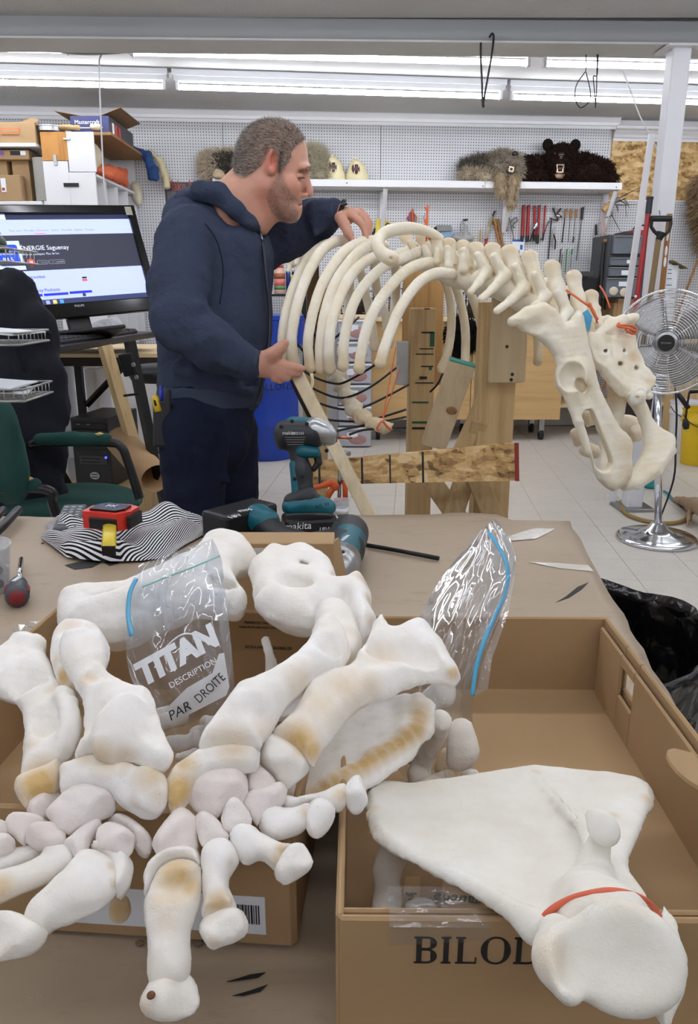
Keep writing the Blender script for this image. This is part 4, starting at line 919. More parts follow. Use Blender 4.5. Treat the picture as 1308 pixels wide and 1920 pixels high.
tool('adjustable_wrench', 'chrome adjustable wrench hanging across the red handles', 'wrench', [('jaw', CHROME, [(1006.5, 417), (1004, 424), (1001, 430)], [2, 5, 3]), ('handle', BLACKM, [(1001, 430), (993, 453)], 1.8)], .06)
tool('trap_chain', 'tangle of grey metal clamps right of the red handles', 'clamp', [('arm', RUST, [(1036, 390), (1041, 402), (1046, 412)], 1.8), ('arm', RUST, [(1051, 391), (1044, 400), (1052, 407)], 2), ('jaw', CHROME, [(1042, 404), (1048, 406)], 3), ('bar', RUST, [(1030, 409), (1040, 412), (1046, 414)], 1.3)])
tool('hooked_rod', 'thin bent rod hanging beside the black bar', 'rod', [('rod', RUST, [(1028, 415), (1022, 430), (1018, 444), (1012, 451)], .9)])
tool('black_bar', 'flat black bar hanging left of the pliers', 'bar', [('bar', RUST, [(1033, 413), (1030, 448), (1027, 486)], 2.6, .4)])
tool('pliers', 'long nosed pliers with black grips hanging by the black bar', 'pliers', [('jaw', STEEL, [(1038, 427), (1037, 438)], [1, 2]), ('handle', STEEL, [(1037, 438), (1034, 450), (1034, 462)], 1.2), ('handle', BLACKP, [(1037, 438), (1041, 452), (1040, 467)], 1.5)])
for i, (a, b, c) in enumerate((((1060, 393), (1058.5, 408), (1053, 455)), ((1070, 393), (1068.5, 410), (1065, 454)), ((1080, 393), (1078.5, 409), (1073.5, 455)))):
 w_ = (2.2, 1.0, 1.0)[i]; tool('file', ['broad file with wooden handle, leftmost of the wooden handled files', 'thin file with wooden handle, middle of the wooden handled files', 'thin rasp with wooden handle and thick tip, rightmost of the wooden handled files'][i], 'file', [('handle', TWOOD, [a, b], [2.6, 2.0]), ('blade', RUST, [b, c], w_, .5)] + ([('tip', RUST, [(1075, 444), (1073.5, 455)], 1.7)] if i == 2 else []))
tool('large_file', 'large long file with black handle on the pegboard', 'file', [('handle', BLACKP, [(1092, 389), (1090, 412)], [3, 2.6]), ('blade', GREYT, [(1090, 412), (1080, 488)], [2.6, 3], .4)])
tool('dark_knife', 'dark blade hanging low, left of the green one', 'blade', [('blade', RUST, [(1051, 467), (1046.5, 516)], [2, 2.2], .5), ('blade', RUST, [(1054, 476), (1051, 508)], 1, .5)])
tool('green_saw', 'green handled saw blade hanging low on the pegboard', 'blade', [('blade', M('tool_green', (44, 132, 62), .5), [(1062.5, 467), (1059, 511)], [2.2, 1.8], .5)])
tool('short_saw', 'short grey blade with green tip right of the green one', 'blade', [('handle', MATS['tool_green'], [(1072, 467), (1071, 477)], 1.6), ('blade', GREYT, [(1071, 477), (1069, 502)], 1.6, .5)])
tool('wire_brush', 'wide beige bristle brush with dark top hanging left of the shelf bracket', 'brush', [('handle', RUST, [(927, 396), (923, 405)], 4, .4), ('ferrule', M('brush_beige', (170, 156, 132), .8), [(922, 406), (916, 426)], [7, 8], .4), ('bristles', M('brush_pale', (200, 192, 172), .9, var=.2, vs=60), [(916, 426), (910, 448)], [8, 5], .4)])
tool('wooden_rule', 'short yellow wooden rule hanging by the brush', 'ruler', [('rule', M('rule_wood', (206, 160, 84), .6), [(900, 431), (899, 462)], 3.6, .3)])
tool('hammer', 'pair of brown handled hammers hanging below the brush', 'hammer', [('head', M('brass', (196, 150, 70), .35, .6), [(926, 413), (930, 424)], 3), ('handle', TWOOD, [(928, 424), (934, 448), (939, 478)], 2.6), ('handle', TWOOD, [(933, 410), (937, 436), (946, 474)], 2.2)])
tool('red_pliers', 'red handled pliers hanging behind the vertebrae', 'pliers', [('handle', RED, [(914, 448), (906, 462)], 1.6), ('handle', RED, [(909, 448), (914, 462)], 1.6), ('jaw', STEEL, [(911, 447), (912, 440)], 2)])
tool('grey_square', 'grey adjustable square with a round jaw hanging by the bracket', 'square', [('blade', GREYT, [(950, 392), (957, 420), (964, 452)], 2.2, .4), ('jaw', GREYT, [(957, 416), (963, 410), (969, 408), (970, 413), (962, 420), (960, 424), (965, 427)], 1.5), ('rod', RUST, [(949, 398), (949, 434)], 1.6)])
t = thing('blister_pack', 'blue and white packaged tool hanging behind the spine', 'package', onw(971, 476, .03)); wallbox(960.5, 449, 981.5, 479, .03, .02, 'card', LABELW, t); wallbox(960.5, 449, 981.5, 453, .033, .003, 'header', M('blue_print', (38, 88, 176), .4), t); wallbox(975, 459, 979, 468, .033, .003, 'mark', MATS['blue_print'], t); wallbox(965, 469, 973, 477, .033, .003, 'mark', RED, t)
t = thing('yellow_package', 'yellow plastic package hanging on the pegboard by the man\'s hand', 'package', onw(715, 440, .03))
m = MB(); pts = [(703, 436), (706, 410), (722, 413), (735, 421), (724, 432), (712, 442)]; vs = [onw(a, b, .03) for a, b in pts]; n = len(vs)
m.data(vs + [v + wn * .02 for v in vs], [tuple(range(n)), tuple(range(n, 2 * n))[::-1]] + [(i, (i + 1) % n, n + (i + 1) % n, n + i) for i in range(n)]).build('bag', M('yellow_plastic', (226, 198, 30), .3, var=.1, bump=.5, bs=30), t)
sticks(t, 'strap', BLACKP, [(712, 436), (726, 418), (735, 423)], 1.3, off=.055); sticks(t, 'strap', BLACKP, [(697, 444), (703, 428)], 2, off=.03)
tool('pink_pad', 'pink and tan sanding pads with a red handle on the pegboard', 'pad', [('handle', M('orange_red', (206, 74, 50), .4), [(772.5, 393), (773, 408), (773, 417)], [2, 2.8, 2.4]), ('ferrule', WHITE, [(773, 417), (773, 422)], 2.8), ('pad', M('pink_pad', (176, 96, 122), .8), [(770, 397), (764, 408), (768, 419)], [3, 7, 4], .3), ('pad', M('tan_pad', (188, 160, 116), .8), [(775, 398), (781, 408), (779, 420)], [3, 6, 5], .3)])
tool('spring_hook', 'small steel snap hook hanging right of the pads', 'hook', [('hook', STEEL, [(799, 399), (793, 406), (795, 414), (800, 416)], .9)])
t = thing('tool_box', 'grey and blue boxed tool hanging on the pegboard behind the spine', 'package', onw(832, 446, .03)); wallbox(826, 426, 848, 448, .07, .06, 'box', M('pale_blue', (120, 150, 180), .3, var=.4, vs=12), t); wallbox(818, 422, 846, 433, .09, .03, 'grey_lid', GREYT, t); sticks(t, 'grip', BLACKP, [(811, 434), (818, 427)], 3, off=.08)
s = Solid()
for (a, b, r1) in (((853, 444), (868, 450), 6), ((868, 450), (882, 446), 6.5)): p, q = onw(a[0], a[1], .08), onw(b[0], b[1], .08); s.cap(p, q, r1 * sc_at(p), r1 * sc_at(p), .02)
p, q = onw(873, 440, .08), onw(872, 424, .08); s.cap(p, q, 5 * sc_at(p), 3.5 * sc_at(p), .02)
t = thing('spray_gun', 'grey plastic spray gun hanging on the pegboard left of the brush', 'spray gun', onw(866, 452, .05)); add_mesh('body', s.mesh(.008), M('gun_grey', (150, 150, 148), .45), t, None, True); sticks(t, 'handle_loop', GREYT, [(872, 424), (866, 414), (863, 424), (864, 436)], 1.1, off=.08); sticks(t, 'cap', RUST, [(868, 413), (876, 412)], 2, off=.08)
# right part of the wall
tool('pruning_saw', 'pruning saw with black and yellow handle hanging at the shelf bracket', 'saw', [('handle', BLACKP, [(1117, 421), (1117, 441)], [2.4, 2.8]), ('handle_inlay', M('tool_yellow', (220, 196, 50), .4), [(1117, 423), (1117, 435)], 1.6, 1, .055), ('guard', RUST, [(1116, 442), (1116, 459)], [2, 3.6], .3), ('blade', GREYT, [(1116, 458), (1115, 490), (1114.5, 522)], [3.8, 3.6, 2.6], .2)], .1)
tool('white_ruler', 'narrow white ruler hanging beside the pruning saw', 'ruler', [('rule', WHITE, [(1109, 443), (1107, 489)], 1.6, .3)], .04)
t = tool('bundle_of_twigs', 'bundle of dark twigs tied to a wooden handle stuck behind the bracket', 'twigs', [('handle', wood('pale_wood', (196, 160, 106), (160, 122, 74)), [(1130, 395), (1144, 383)], 5), ('binding', GREYT, [(1144, 383), (1160, 372)], 4.2)], .14)
rg = random.Random(4)
for (a, b, c) in (((1158, 373), (1178, 362), (1201, 351)), ((1155, 378), (1170, 374), (1180, 391)), ((1160, 374), (1172, 382), (1174, 408)), ((1152, 384), (1168, 385), (1195, 383)), ((1146, 388), (1147, 405), (1163, 435)), ((1150, 382), (1172, 372), (1178, 384)), ((1147, 404), (1140, 407), (1133, 408)), ((1156, 386), (1158, 394), (1157, 398))): sticks(t, 'twig', RUST, [a, b, c], [1.2, .8, .4], off=.14, n=5)
# pale strings hanging at the bracket
st = MB()
for k in range(5): a = onw(1131 + k * 1.3, 380, .1); b = onw(1126 + k * 2.0, 452 + 6 * k, .1); c = onw(1122 + 1.5 * k, 500 + 5 * k, .1); st.tube(spl([a, b, c], 4), .0022, 4)
tag(st.build('string_bundle', M('pale_pink_string', (206, 160, 140), .8), None, True), 'loose pale pink strings hanging below the right shelf bracket', 'string')
# brown hide hanging at right edge
s = Solid(); s.chain([(onw(1322, 350, .14), .09), (onw(1332, 390, .18), .15), (onw(1328, 430, .14), .09), (onw(1322, 462, .12), .05)], .04); s.cap(onw(1316, 345, .14), onw(1308, 358, .14), .05, .04, .05)
hd = add_mesh('hide', s.mesh(.012, .015, 25), M('hide_brown', (140, 116, 88), .95, var=.35, vs=25, spec=.2), None, None, True); tag(hd, 'brown hairy hide hanging at the right edge of the wall', 'animal hide'); fur(hd, 'hide_fur', MATS['hide_brown'], 3000, .09, .004, (-.4, 0, -.6), .8, 21)
t = thing('wooden_stick', 'thin wooden handle leaning against the wall under the hide', 'handle', onw(1285, 548, .05)); sticks(t, 'shaft', TWOOD, [(1307, 488), (1285, 548), (1262, 612)], 2.2, off=.06); sticks(t, 'tip', RUST, [(1262, 612), (1256, 628)], 2.4, off=.06)
# bench along the back wall under the right part, with drawers
bz2 = .93
wb2 = thing('side_bench', 'pale plywood bench along the back wall at right', 'bench', wallat(2.6, 0, .35))
MB().box(wallat(3.32, bz2 - .02, .36), (2.46, .66, .04), WF, .003).build('worktop', MATS['ply_pale'], wb2)
for x in (2.15, 3.3, 4.45):
 MB().box(wallat(x, (bz2 - .04) / 2, .6), (.08, .08, bz2 - .042), WF, .003).build('leg', MATS['lumber'], wb2)
MB().box(wallat(3.32, .3, .36), (2.4, .6, .03), WF, .003).build('lower_shelf', MATS['ply_pale'], wb2)
SMOKE = film('smoky_plastic', (120, 124, 130), .35, .25, .3, 20, .1); DGR = M('drawer_grey', (70, 72, 76), .45)
t = thing('drawer_tower', 'grey plastic drawer tower with clear labelled drawers behind the red pole', 'drawers', V(tuple(onw(1170, 560, .5))[:2] + (bz2,)))
def wfront(a, b, c, d, off, dp, nm, mt, par): return wallbox(a, b, c, d, off, dp, nm, mt, par, True, .004)
zbot = onw(1165, 558, .62).z
cpt = onw(1150, 520, .62);
wfront(1142, 440, 1204, 560, .58, .4, 'frame', DGR, t)
for (a, b, c, d) in ((1152, 442, 1204, 476), (1146, 483, 1200, 498), (1143.5, 501, 1198, 518), (1138, 521, 1195, 557)):
 o = wfront(a, b, c, d, .63, .05, 'drawer', M('smoke_drawer', (104, 110, 118), .25, var=.12, vs=9), t)
 wfront(a, b, c, b + 2.5, .64, .012, 'drawer_rim', GREYT, o)
for (a, b, c, d) in ((1175, 487, 1183, 494), (1165, 507, 1184, 516), (1160, 528, 1179, 537)): wfront(a, b, c, d, .636, .002, 'paper_label', LABELW, t)
for (a, b) in ((1150, 546), (1170, 548)): MB().ell(onw(a, b, .635), (.045, .01, .04), WF, 12).build('contents', M('plaster', (0, 0, 0)), t, True)
ext_h = onw(1165, 559, .58).z - bz2
if ext_h > .02: MB().box(wallat(onw(1172, 560, .38).dot(wx), bz2 + ext_h / 2, .38), (.3, .38, ext_h - .002), WF, .004).build('plinth_box', KRAFT, t)
t2 = thing('red_tool_case', 'flat red and black case lying on top of the drawer tower', 'case', onw(1190, 441, .4)); wfront(1186, 431, 1207, 440, .55, .25, 'lid', M('case_red', (150, 44, 46), .4), t2); wfront(1172, 434, 1187, 440, .55, .25, 'side', M('case_dark', (60, 50, 50), .4), t2); sticks(t2, 'handle', BLACKP, [(1186, 430), (1190, 426), (1206, 422), (1208, 428)], 1.5, off=.5)
t = thing('black_rack', 'black frame with a wooden cross bar left of the drawer tower', 'rack', V(tuple(onw(1130, 560, .45))[:2] + (bz2,)))
o = sticks(t, 'post', BLACKP, [(1133, 452), (1128, 500), (1123, 592)], [4, 4.5, 5], off=.5); sticks(t, 'cross_bar', TWOOD, [(1131, 453), (1140, 450), (1149, 448)], 3, off=.52); sticks(t, 'post', BLACKP, [(1138, 470), (1133, 580)], 2.5, off=.42)
t = thing('small_tool_chest', 'small black plastic tool chest on the bench behind the spine', 'tool chest', V(tuple(onw(1097, 545, .5))[:2] + (bz2,)))
wfront(1082, 521, 1113, 590, .52, .3, 'body', BLACKP, t); wfront(1083, 509, 1112, 520, .53, .31, 'lid', M('chest_grey', (58, 60, 62), .4), t); wfront(1092, 517, 1102, 523, .54, .012, 'latch', BLACKM, t)
t, q = carton_at(1150, 568, 1190, 604, 7.56, .3, 'brown cardboard box on the wall bench below the drawer tower', z=bz2)
t = thing('document_box', 'white document box with a torn flap behind the wooden pole', 'box', V(tuple(onw(1250, 545, .3))[:2] + (bz2,))); wfront(1240, 497, 1261, 600, .3, .2, 'body', LABELW, t); m = MB(); m.box(onw(1262, 500, .28) + V((.03, 0, .02)), (.18, .15, .006), WF @ rym(25), .001).build('flap', M('flap_olive', (128, 122, 84), .8), t)
for py_ in (505, 512, 522, 534): wfront(1249, py_, 1259, py_ + 1.2, .302, .001, 'print_line', INK, t)
# ================================================================ middle ground
# ceiling cables and wires
GRC = M('cable_grey', (150, 150, 148), .6)
YB = BEAMY + .4
def hang(name, label, cat, pts, r, mat, Y): return tag(MB().tube(spl([ony(a, b, Y) for a, b in pts], 6), r, 8).build(name, mat, None, True), label, cat)
hang('power_cable', 'grey power cable sagging under the beam at upper left', 'cable', [(-30, 64), (30, 80), (90, 92), (150, 99), (205, 98), (260, 93), (330, 82), (380, 75)], .012, GRC, YB)
hang('pull_cord', 'thin white pull cord hanging in front of the cabinet', 'cord', [(192, 101), (187, 110), (186, 130), (188, 200), (191, 270), (194, 330), (198, 378)], .005, WHITE, YB + .01)
hang('wire_hook', 'long black wire hook hanging from the beam', 'hook', [(917, 70), (922, 63), (925, 70), (922, 100), (915, 140), (908, 180), (906, 200), (904, 190), (903, 150), (901, 110), (901, 80)], .006, BLACKM, BEAMY - .035)
hang('wire_loop', 'thin black wire loop hanging right of the long hook', 'wire', [(1098, 95), (1098, 130), (1094, 138), (1080, 160), (1078, 185), (1088, 202), (1104, 190), (1106, 170), (1098, 135)], .003, BLACKM, BEAMY + .2)
hang('wire_loop', 'thin straight wire with a narrow loop beside the round wire loop', 'wire', [(1121, 100), (1119, 140), (1113, 142), (1112, 150), (1115, 180), (1116, 202), (1118, 160), (1119, 100)], .003, BLACKM, BEAMY + .2)
hang('white_string', 'white string hanging slantwise to the steel column', 'string', [(1166, 130), (1180, 165), (1198, 215), (1217, 250), (1234, 286)], .004, WHITE, BEAMY + .18)
t = MB().tube([ony(414, 80, YB - .2), ony(420, 76, YB - .2), ony(432, 76, YB - .2)], .008, 6).build('red_tag', M('red_bright', (196, 60, 50), .5), None, True); tag(t, 'small red tag at the end of the cable under the beam', 'tag')
# long handled tools leaning at the column
t = thing('long_red_pole', 'long red pole with black grip leaning by the steel column', 'pole', ony(1163, 800, 4.6))
sticks(t, 'shaft', RED, [(1215, 398, 4.62), (1192, 568, 4.6)], 5, Y=4.6); a = ony(1192, 568, 4.6); MB().tube([a, ony(1163, 800, 4.6)], .0155, 10).build('shaft', RED, t, True)
sticks(t, 'grip', M('grip_navy', (34, 36, 48), .5), [(1218, 372, 4.62), (1214.6, 401, 4.62)], 6, Y=4.6); sticks(t, 'hanging_cap', BLACKP, [(1218.5, 369, 4.62), (1218, 374, 4.62)], 6.5, Y=4.6)
MB().ell(ony(1191, 556, 4.58), (.008, .006, .008)).build('button', WHITE, t, True)
t = thing('shovel', 'shovel with black D handle leaning in front of the steel column', 'shovel', ony(1193, 830, 4.6))
Yq = 4.6
sticks(t, 'd_handle', BLACKP, [(1222, 408, Yq), (1220, 425, Yq), (1226, 434, Yq), (1234, 441, Yq), (1245, 441, Yq), (1254, 432, Yq), (1257, 420, Yq), (1257, 408, Yq)], [3.4] * 8, Y=Yq, n=8); sticks(t, 'd_grip', BLACKP, [(1220, 410, Yq), (1258, 410, Yq)], 5.5, Y=Yq); sticks(t, 'socket', BLACKP, [(1240, 436, Yq), (1234, 450, Yq)], [9, 6], Y=Yq)
a = ony(1234, 449, Yq); e_ = ony(1193, 735, Yq); MB().tube([a, e_], .0165, 10).build('shaft', wood('shaft_wood', (126, 104, 70), (96, 74, 46)), t, True)
hk_ = ony(1238, 405, Yq); MB().tube([hk_ + V((0, 0, -.01)), hk_ + V((0, .03, .03)), V((cx - .03, cy - .052, hk_.z + .03))], .004, 6).build('hanging_loop', STEEL, t, True); MB().prism([(-.1, 0), (.1, 0), (.09, -.2), (0, -.245), (-.09, -.2)], .004, e_, fr((1, 0, 0), zz)).build('blade', RUST, t)
t = thing('wooden_pole', 'paint-spattered wooden pole leaning right of the shovel', 'pole', ony(1221, 730, 4.66))
a = ony(1255, 401, 4.66); b = ony(1221, 730, 4.66); dd = (b - a).normalized(); MB().tube([a, b], .016, 10).build('shaft', TWOOD, t, True)
for q in (.12, .2, .26): MB().ell(a + dd * q + V((-.004, -.014, 0)), (.008, .003, .03)).build('paint_spatter', WHITE, t, True)
tag(MB().box(V((cx - .12, cy + .1, 1.3)), (.035, .02, 1.9), rym(3), .002).box(V((cx - .10, cy + .09, .25)), (.05, .02, .5), I3, .002).build('white_batten', WHITE, None), 'white painted batten standing beside the steel column', 'batten')
PYY = 7.2
t = thing('rolling_cabinet', 'plywood cabinet on casters behind the wooden stand', 'cabinet', V((ony(870, 700, PYY).x, PYY + .25, 0)))
A = ony(690, 690, PYY); B = ony(1056, 690, PYY); zt5 = ony(870, 603, PYY).z; zb5 = ony(870, 787, PYY).z
PLYC = wood('plywood_cabinet', (206, 170, 116), (186, 148, 96), .6, 0)
m1 = (A.x * .47 + B.x * .53)
for (x0_, x1_) in ((A.x, m1 - .003), (m1 + .003, B.x)): MB().box(((x0_ + x1_) / 2, PYY + .01, (zt5 + zb5) / 2), (x1_ - x0_, .02, zt5 - zb5), I3, .002).build('front_panel', PLYC, t)
MB().box(((A.x + B.x) / 2, PYY + .3, (zt5 + zb5) / 2), (B.x - A.x - .004, .52, zt5 - zb5 - .004), I3, .002).build('body', PLYC, t)
MB().box(((A.x + B.x) / 2, PYY + .27, zt5 + .014), (B.x - A.x + .1, .62, .026), I3, .003).build('top', MATS['ply_pale'], t)
for x in (A.x + .1, m1, B.x - .15):
 for y in (PYY + .08, PYY + .48):
  MB().tube([V((x - .018, y, .05)), V((x + .018, y, .05))], .0495, 14).build('caster', BLACKP, t, True); MB().box((x, y, (zb5 + .07) / 2), (.05, .05, max(.03, zb5 - .072)), I3, .003).build('caster_fork', STEEL, t)
topz = zt5 + .0275
# clear drawer unit to its left
t = thing('clear_drawer_unit', 'stack of clear plastic drawers with white labels behind the ribs', 'drawers', V((ony(668, 700, 6.9).x, 7.1, 0)))
A2 = ony(632, 690, 6.9); B2 = ony(697, 690, 6.9); zt6 = ony(664, 598, 6.9).z; wdt = B2.x - A2.x; xc = (A2.x + B2.x) / 2
MB().box((xc, 7.1, zt6 / 2), (wdt, .36, zt6 - .002), I3, .006).build('frame', M('frame_grey', (150, 152, 158), .4), t)
n = 6; hd_ = zt6 / n
for k in range(n):
 o = MB().box((xc, 6.9, (k + .5) * hd_), (wdt * .95, .06, hd_ * .88), I3, .008).build('drawer', M('clear_drawer', (176, 178, 184), .2, var=.1, vs=6), t); MB().box((xc, 6.865, (k + .93) * hd_), (wdt * .98, .02, .018), I3, .004).build('drawer_rim', WHITE, o)
 MB().box((xc - .02, 6.866, (k + .6) * hd_), (.1, .003, .055), I3).build('paper_label', LABELW, o)
 MB().ell((xc + .03, 6.874, (k + .4) * hd_), (.09, .012, .05)).build('contents', M('pinkish', (170, 130, 124), .7, var=.3, vs=9), o, True)
zpl = MB().box((xc, 7.1, zt6 + .014), (wdt + .06, .45, .026), I3, .003).build('top_board', MATS['ply_pale'], t)
# wire cages with dark things on the cabinet top
for (a, c, top, lab) in ((640, 700, 545, 'small wire cage of dark bits on the drawers behind the ribs'), (722, 790, 540, 'wire cage standing on the plywood cabinet behind the ribs'), (862, 905, 548, 'wire cage on the plywood cabinet, right of the wooden post')):
 zb_c = zt6 + .028 if a == 640 else topz; Yc = 7.25
 t = thing('wire_cage', lab, 'cage', V((ony((a + c) / 2, 590, Yc).x, Yc + .1, zb_c)), 'wire cages')
 xA = ony(a, 590, Yc).x; xB = ony(c, 590, Yc).x; zt7 = ony(a, top, Yc).z; m = MB()
 for k in range(9): x = xA + (xB - xA) * k / 8; m.tube([V((x, Yc, zb_c)), V((x, Yc, zt7)), V((x, Yc + .22, zt7)), V((x, Yc + .22, zb_c))], .003, 4)
 for k in range(4): z = zb_c + .004 + (zt7 - zb_c - .008) * k / 3; m.tube([V((xA, Yc, z)), V((xB, Yc, z)), V((xB, Yc + .22, z)), V((xA, Yc + .22, z)), V((xA, Yc, z))], .003, 4)
 m.build('wire_frame', BLACKM, t)
 s = Solid(); s.ell(V(((xA + xB) / 2, Yc + .11, zb_c + .055)), ((xB - xA) * .42, .08, .05)); s.ell(V(((xA * .4 + xB * .6), Yc + .1, zb_c + .09)), ((xB - xA) * .25, .07, .06), I3, .02); add_mesh('dark_contents', s.mesh(.012, .02, 40), M('dark_brown', (52, 40, 32), .8, var=.6, vs=20), t, None, True)
# black fur hanging over the cabinet front
s = Solid();
for (a, b, r1) in ((850, 630, 14), (858, 608, 12), (870, 640, 15), (880, 615, 12), (888, 640, 10), (862, 650, 14)): q = ony(a, b, PYY - .07); s.ell(q, (r1 * dep(q) / F, .06, r1 * 1.2 * dep(q) / F), I3, .03)
o = add_mesh('black_fur', s.mesh(.012, .015, 25), M('black_fur', (20, 18, 18), .95, var=.4, vs=20, spec=.2), None, None, True); tag(o, 'black fur piece hanging on the plywood cabinet behind the ribs', 'animal pelt'); fur(o, 'fur_tufts', MATS['black_fur'], 2500, .05, .004, (0, -.2, -.8), .6, 31)
bp = onz(497, 858, 0); BY = bp.y; bxx = bp.x
BLUE = M('barrel_blue', (20, 62, 168), .35, var=.08, vs=5)
t = thing('blue_barrel', 'big blue plastic barrel on the floor behind the man', 'barrel', (bxx, BY + .05, 0))
R_ = .285
MB().lathe([(.001, .002), (R_ * .93, .002), (R_ * .97, .03), (R_ * .97, .09), (R_, .11), (R_, .30), (R_ * 1.012, .31), (R_, .32), (R_, .58), (R_ * 1.012, .59), (R_, .6), (R_, .74), (R_ * .97, .78), (R_ * .84, .865), (R_ * .82, .875), (R_ * .8, .868), (R_ * .2, .862), (.001, .862)], (bxx, BY + .1, 0), I3, 40).build('drum', BLUE, t, True, autos=50)
MB().lathe([(.001, 0), (.04, 0), (.04, .02), (.001, .022)], (bxx + .12, BY + .1, .863), I3, 14).build('bung', BLUE, t, True)
text('handwriting', 'GALLONS', .075, (bxx + .1, BY + .1 - R_ * .985, .62), fr((.96, .28, 0), zz), M('barrel_marker', (14, 26, 70), .5), t, .0006)
t = MB().lathe([(.001, 0), (.13, 0), (.15, .02), (.155, .17), (.165, .175), (.165, .2), (.15, .205), (.001, .21)], V((ony(528, 600, 5.2).x, 5.15, zt2 + .001)), I3, 28).build('blue_tub', BLUE, None, True, autos=40); tag(t, 'blue plastic tub on the plywood table behind the man', 'tub')
# bottle with red tree label, black bits on a dark shelf
t = thing('dark_shelf', 'dark metal shelf behind the man holding a spray bottle', 'shelf', V((ony(525, 560, 7.3).x, 7.4, 0)))
zsb = ony(525, 551, 7.3).z; xo = ony(527, 560, 7.3).x
MB().box((xo, 7.45, zsb - .012), (.42, .4, .022), I3, .002).build('shelf_board', BLACKM, t); MB().box((xo, 7.45, zsb - .3), (.42, .4, .022), I3, .002).build('shelf_board', BLACKM, t)
for sx2 in (-.2, .2):
 for sy2 in (7.27, 7.63): MB().box((xo + sx2, sy2, zsb / 2), (.022, .022, zsb), I3).build('post', BLACKM, t)
t = thing('labelled_bottle', 'white bottle with green and red picture label on the dark shelf', 'bottle', V((ony(525, 550, 7.32).x, 7.4, zsb)))
bx5 = ony(524, 550, 7.36).x; hb = ony(524, 500, 7.3).z - zsb
MB().lathe([(.001, .001), (.05, .001), (.052, .01), (.052, hb * .78), (.04, hb * .88), (.03, hb * .93), (.03, hb), (.001, hb)], (bx5, 7.4, zsb), I3, 20).build('body', M('bottle_pink', (214, 168, 150), .35), t, True)
MB().lathe([(.053, hb * .3), (.053, hb * .55)], (bx5, 7.4, zsb), I3, 20).build('label_red', M('label_pink', (212, 120, 112), .5, var=.3, vs=40), t, True); MB().lathe([(.0532, hb * .56), (.0532, hb * .76)], (bx5, 7.4, zsb), I3, 20).build('label_trees', M('label_trees', (150, 90, 60), .5, var=.9, vs=50), t, True); MB().lathe([(.0532, hb * .16), (.0532, hb * .28)], (bx5, 7.4, zsb), I3, 20).build('label_green', M('label_green', (70, 130, 80), .5), t, True)
MB().lathe([(.001, hb * .98), (.036, hb * .98), (.036, hb * 1.08), (.001, hb * 1.1)], (bx5, 7.4, zsb), I3, 16).build('cap', M('red_bright', (0, 0, 0)), t, True)
for (px_, col, hgt, lab) in ((540, (30, 50, 130), .26, 'slim dark blue bottle right of the labelled bottle'), (549, (220, 210, 50), .2, 'slim yellow bottle at the end of the dark shelf')):
 q = ony(px_, 545, 7.38); t = thing('slim_bottle', lab, 'bottle', V((q.x, 7.42, zsb))); MB().lathe([(.001, .001), (.022, .001), (.022, hgt * .75), (.01, hgt * .85), (.001, hgt * .86)], (q.x, 7.42, zsb), I3, 14).build('body', M('bottle_%d' % px_, col, .35), t, True); MB().lathe([(.001, hgt * .85), (.012, hgt * .85), (.01, hgt), (.001, hgt)], (q.x, 7.42, zsb), I3, 12).build('cap', BLACKP, t, True)
fb = onz(1230, 1012, 0); hub = ony(1250, 642, fb.y - .05)
fan = thing('pedestal_fan', 'chrome pedestal fan with round wire cage at right', 'fan', (fb.x, fb.y, 0))
MB().lathe([(.001, .001), (.218, .001), (.222, .006), (.222, .016), (.21, .026), (.2, .026), (.17, .038), (.11, .05), (.06, .07), (.035, .1), (.02, .104), (.001, .104)], (fb.x, fb.y, 0), I3, 48).build('base', CHROME, fan, True, autos=60)
zf_ = hub.z - 95 * dep(hub) / F; MB().tube([V((fb.x, fb.y, .09)), V((hub.x, fb.y, zf_)), V((hub.x, fb.y + .09, zf_ + .04)), V((hub.x, fb.y + .12, hub.z))], .0195, 16).build('pole', CHROME, fan, True)
fn = (CAM - hub); fn.z *= .25; fn = (fn.normalized() + V((-.05, 0, 0))).normalized(); fx = zz.cross(fn).normalized(); fy = fn.cross(fx); FR = fr(fx, fy, fn)
RC = 95 * dep(hub) / F
m = MB()
def ring(r, z, rad, n=44): m.tube([hub + FR @ V((r * cos(2 * pi * k / n), r * sin(2 * pi * k / n), z)) for k in range(n + 1)], rad, 5, caps=False)
NR = 17
for k in range(NR):
 r_ = RC * (.24 + .74 * k / (NR - 1)); zf = .075 * (1 - ((r_ / RC) ** 3)); ring(r_, zf, .0019)
for k in range(12):
 an = 2 * pi * (k + .3) / 12; m.tube([hub + FR @ V((r_ * RC * cos(an), r_ * RC * sin(an), .073 * (1 - r_ ** 3))) for r_ in (.2, .4, .6, .8, 1.0)], .0021, 4)
m.build('front_grille', CHROME, fan, True)
m = MB(); ring(RC, 0, .0075, 56); m.build('rim', CHROME, fan, True)
m = MB()
for k in range(0, 12): r_ = RC * (.3 + .68 * k / 11); ring(r_, -.1 * (1 - ((r_ / RC) ** 3)), .0017)
for k in range(12): an = 2 * pi * (k + .3) / 12; m.tube([hub + FR @ V((q * RC * cos(an), q * RC * sin(an), -.1 * (1 - q ** 3))) for q in (.25, .5, .75, 1)], .0021, 4)
m.build('rear_grille', CHROME, fan, True)
MB().lathe([(.001, .085), (.042, .085), (.042, .079), (.001, .079)], hub, FR, 28).build('badge', BLACKP, fan, True, autos=40)
MB().lathe([(.042, .086), (.05, .086), (.058, .078), (.055, .066), (.042, .066)], hub, FR, 28, cap=False).build('hub_ring', STEEL, fan, True, autos=50)
text('lettering', 'BIONAIRE', .011, hub + FR @ V((0, 0, .0855)), FR, STEEL, fan, .0003)
ALU = M('blade_aluminium', (168, 168, 168), .38, .9)
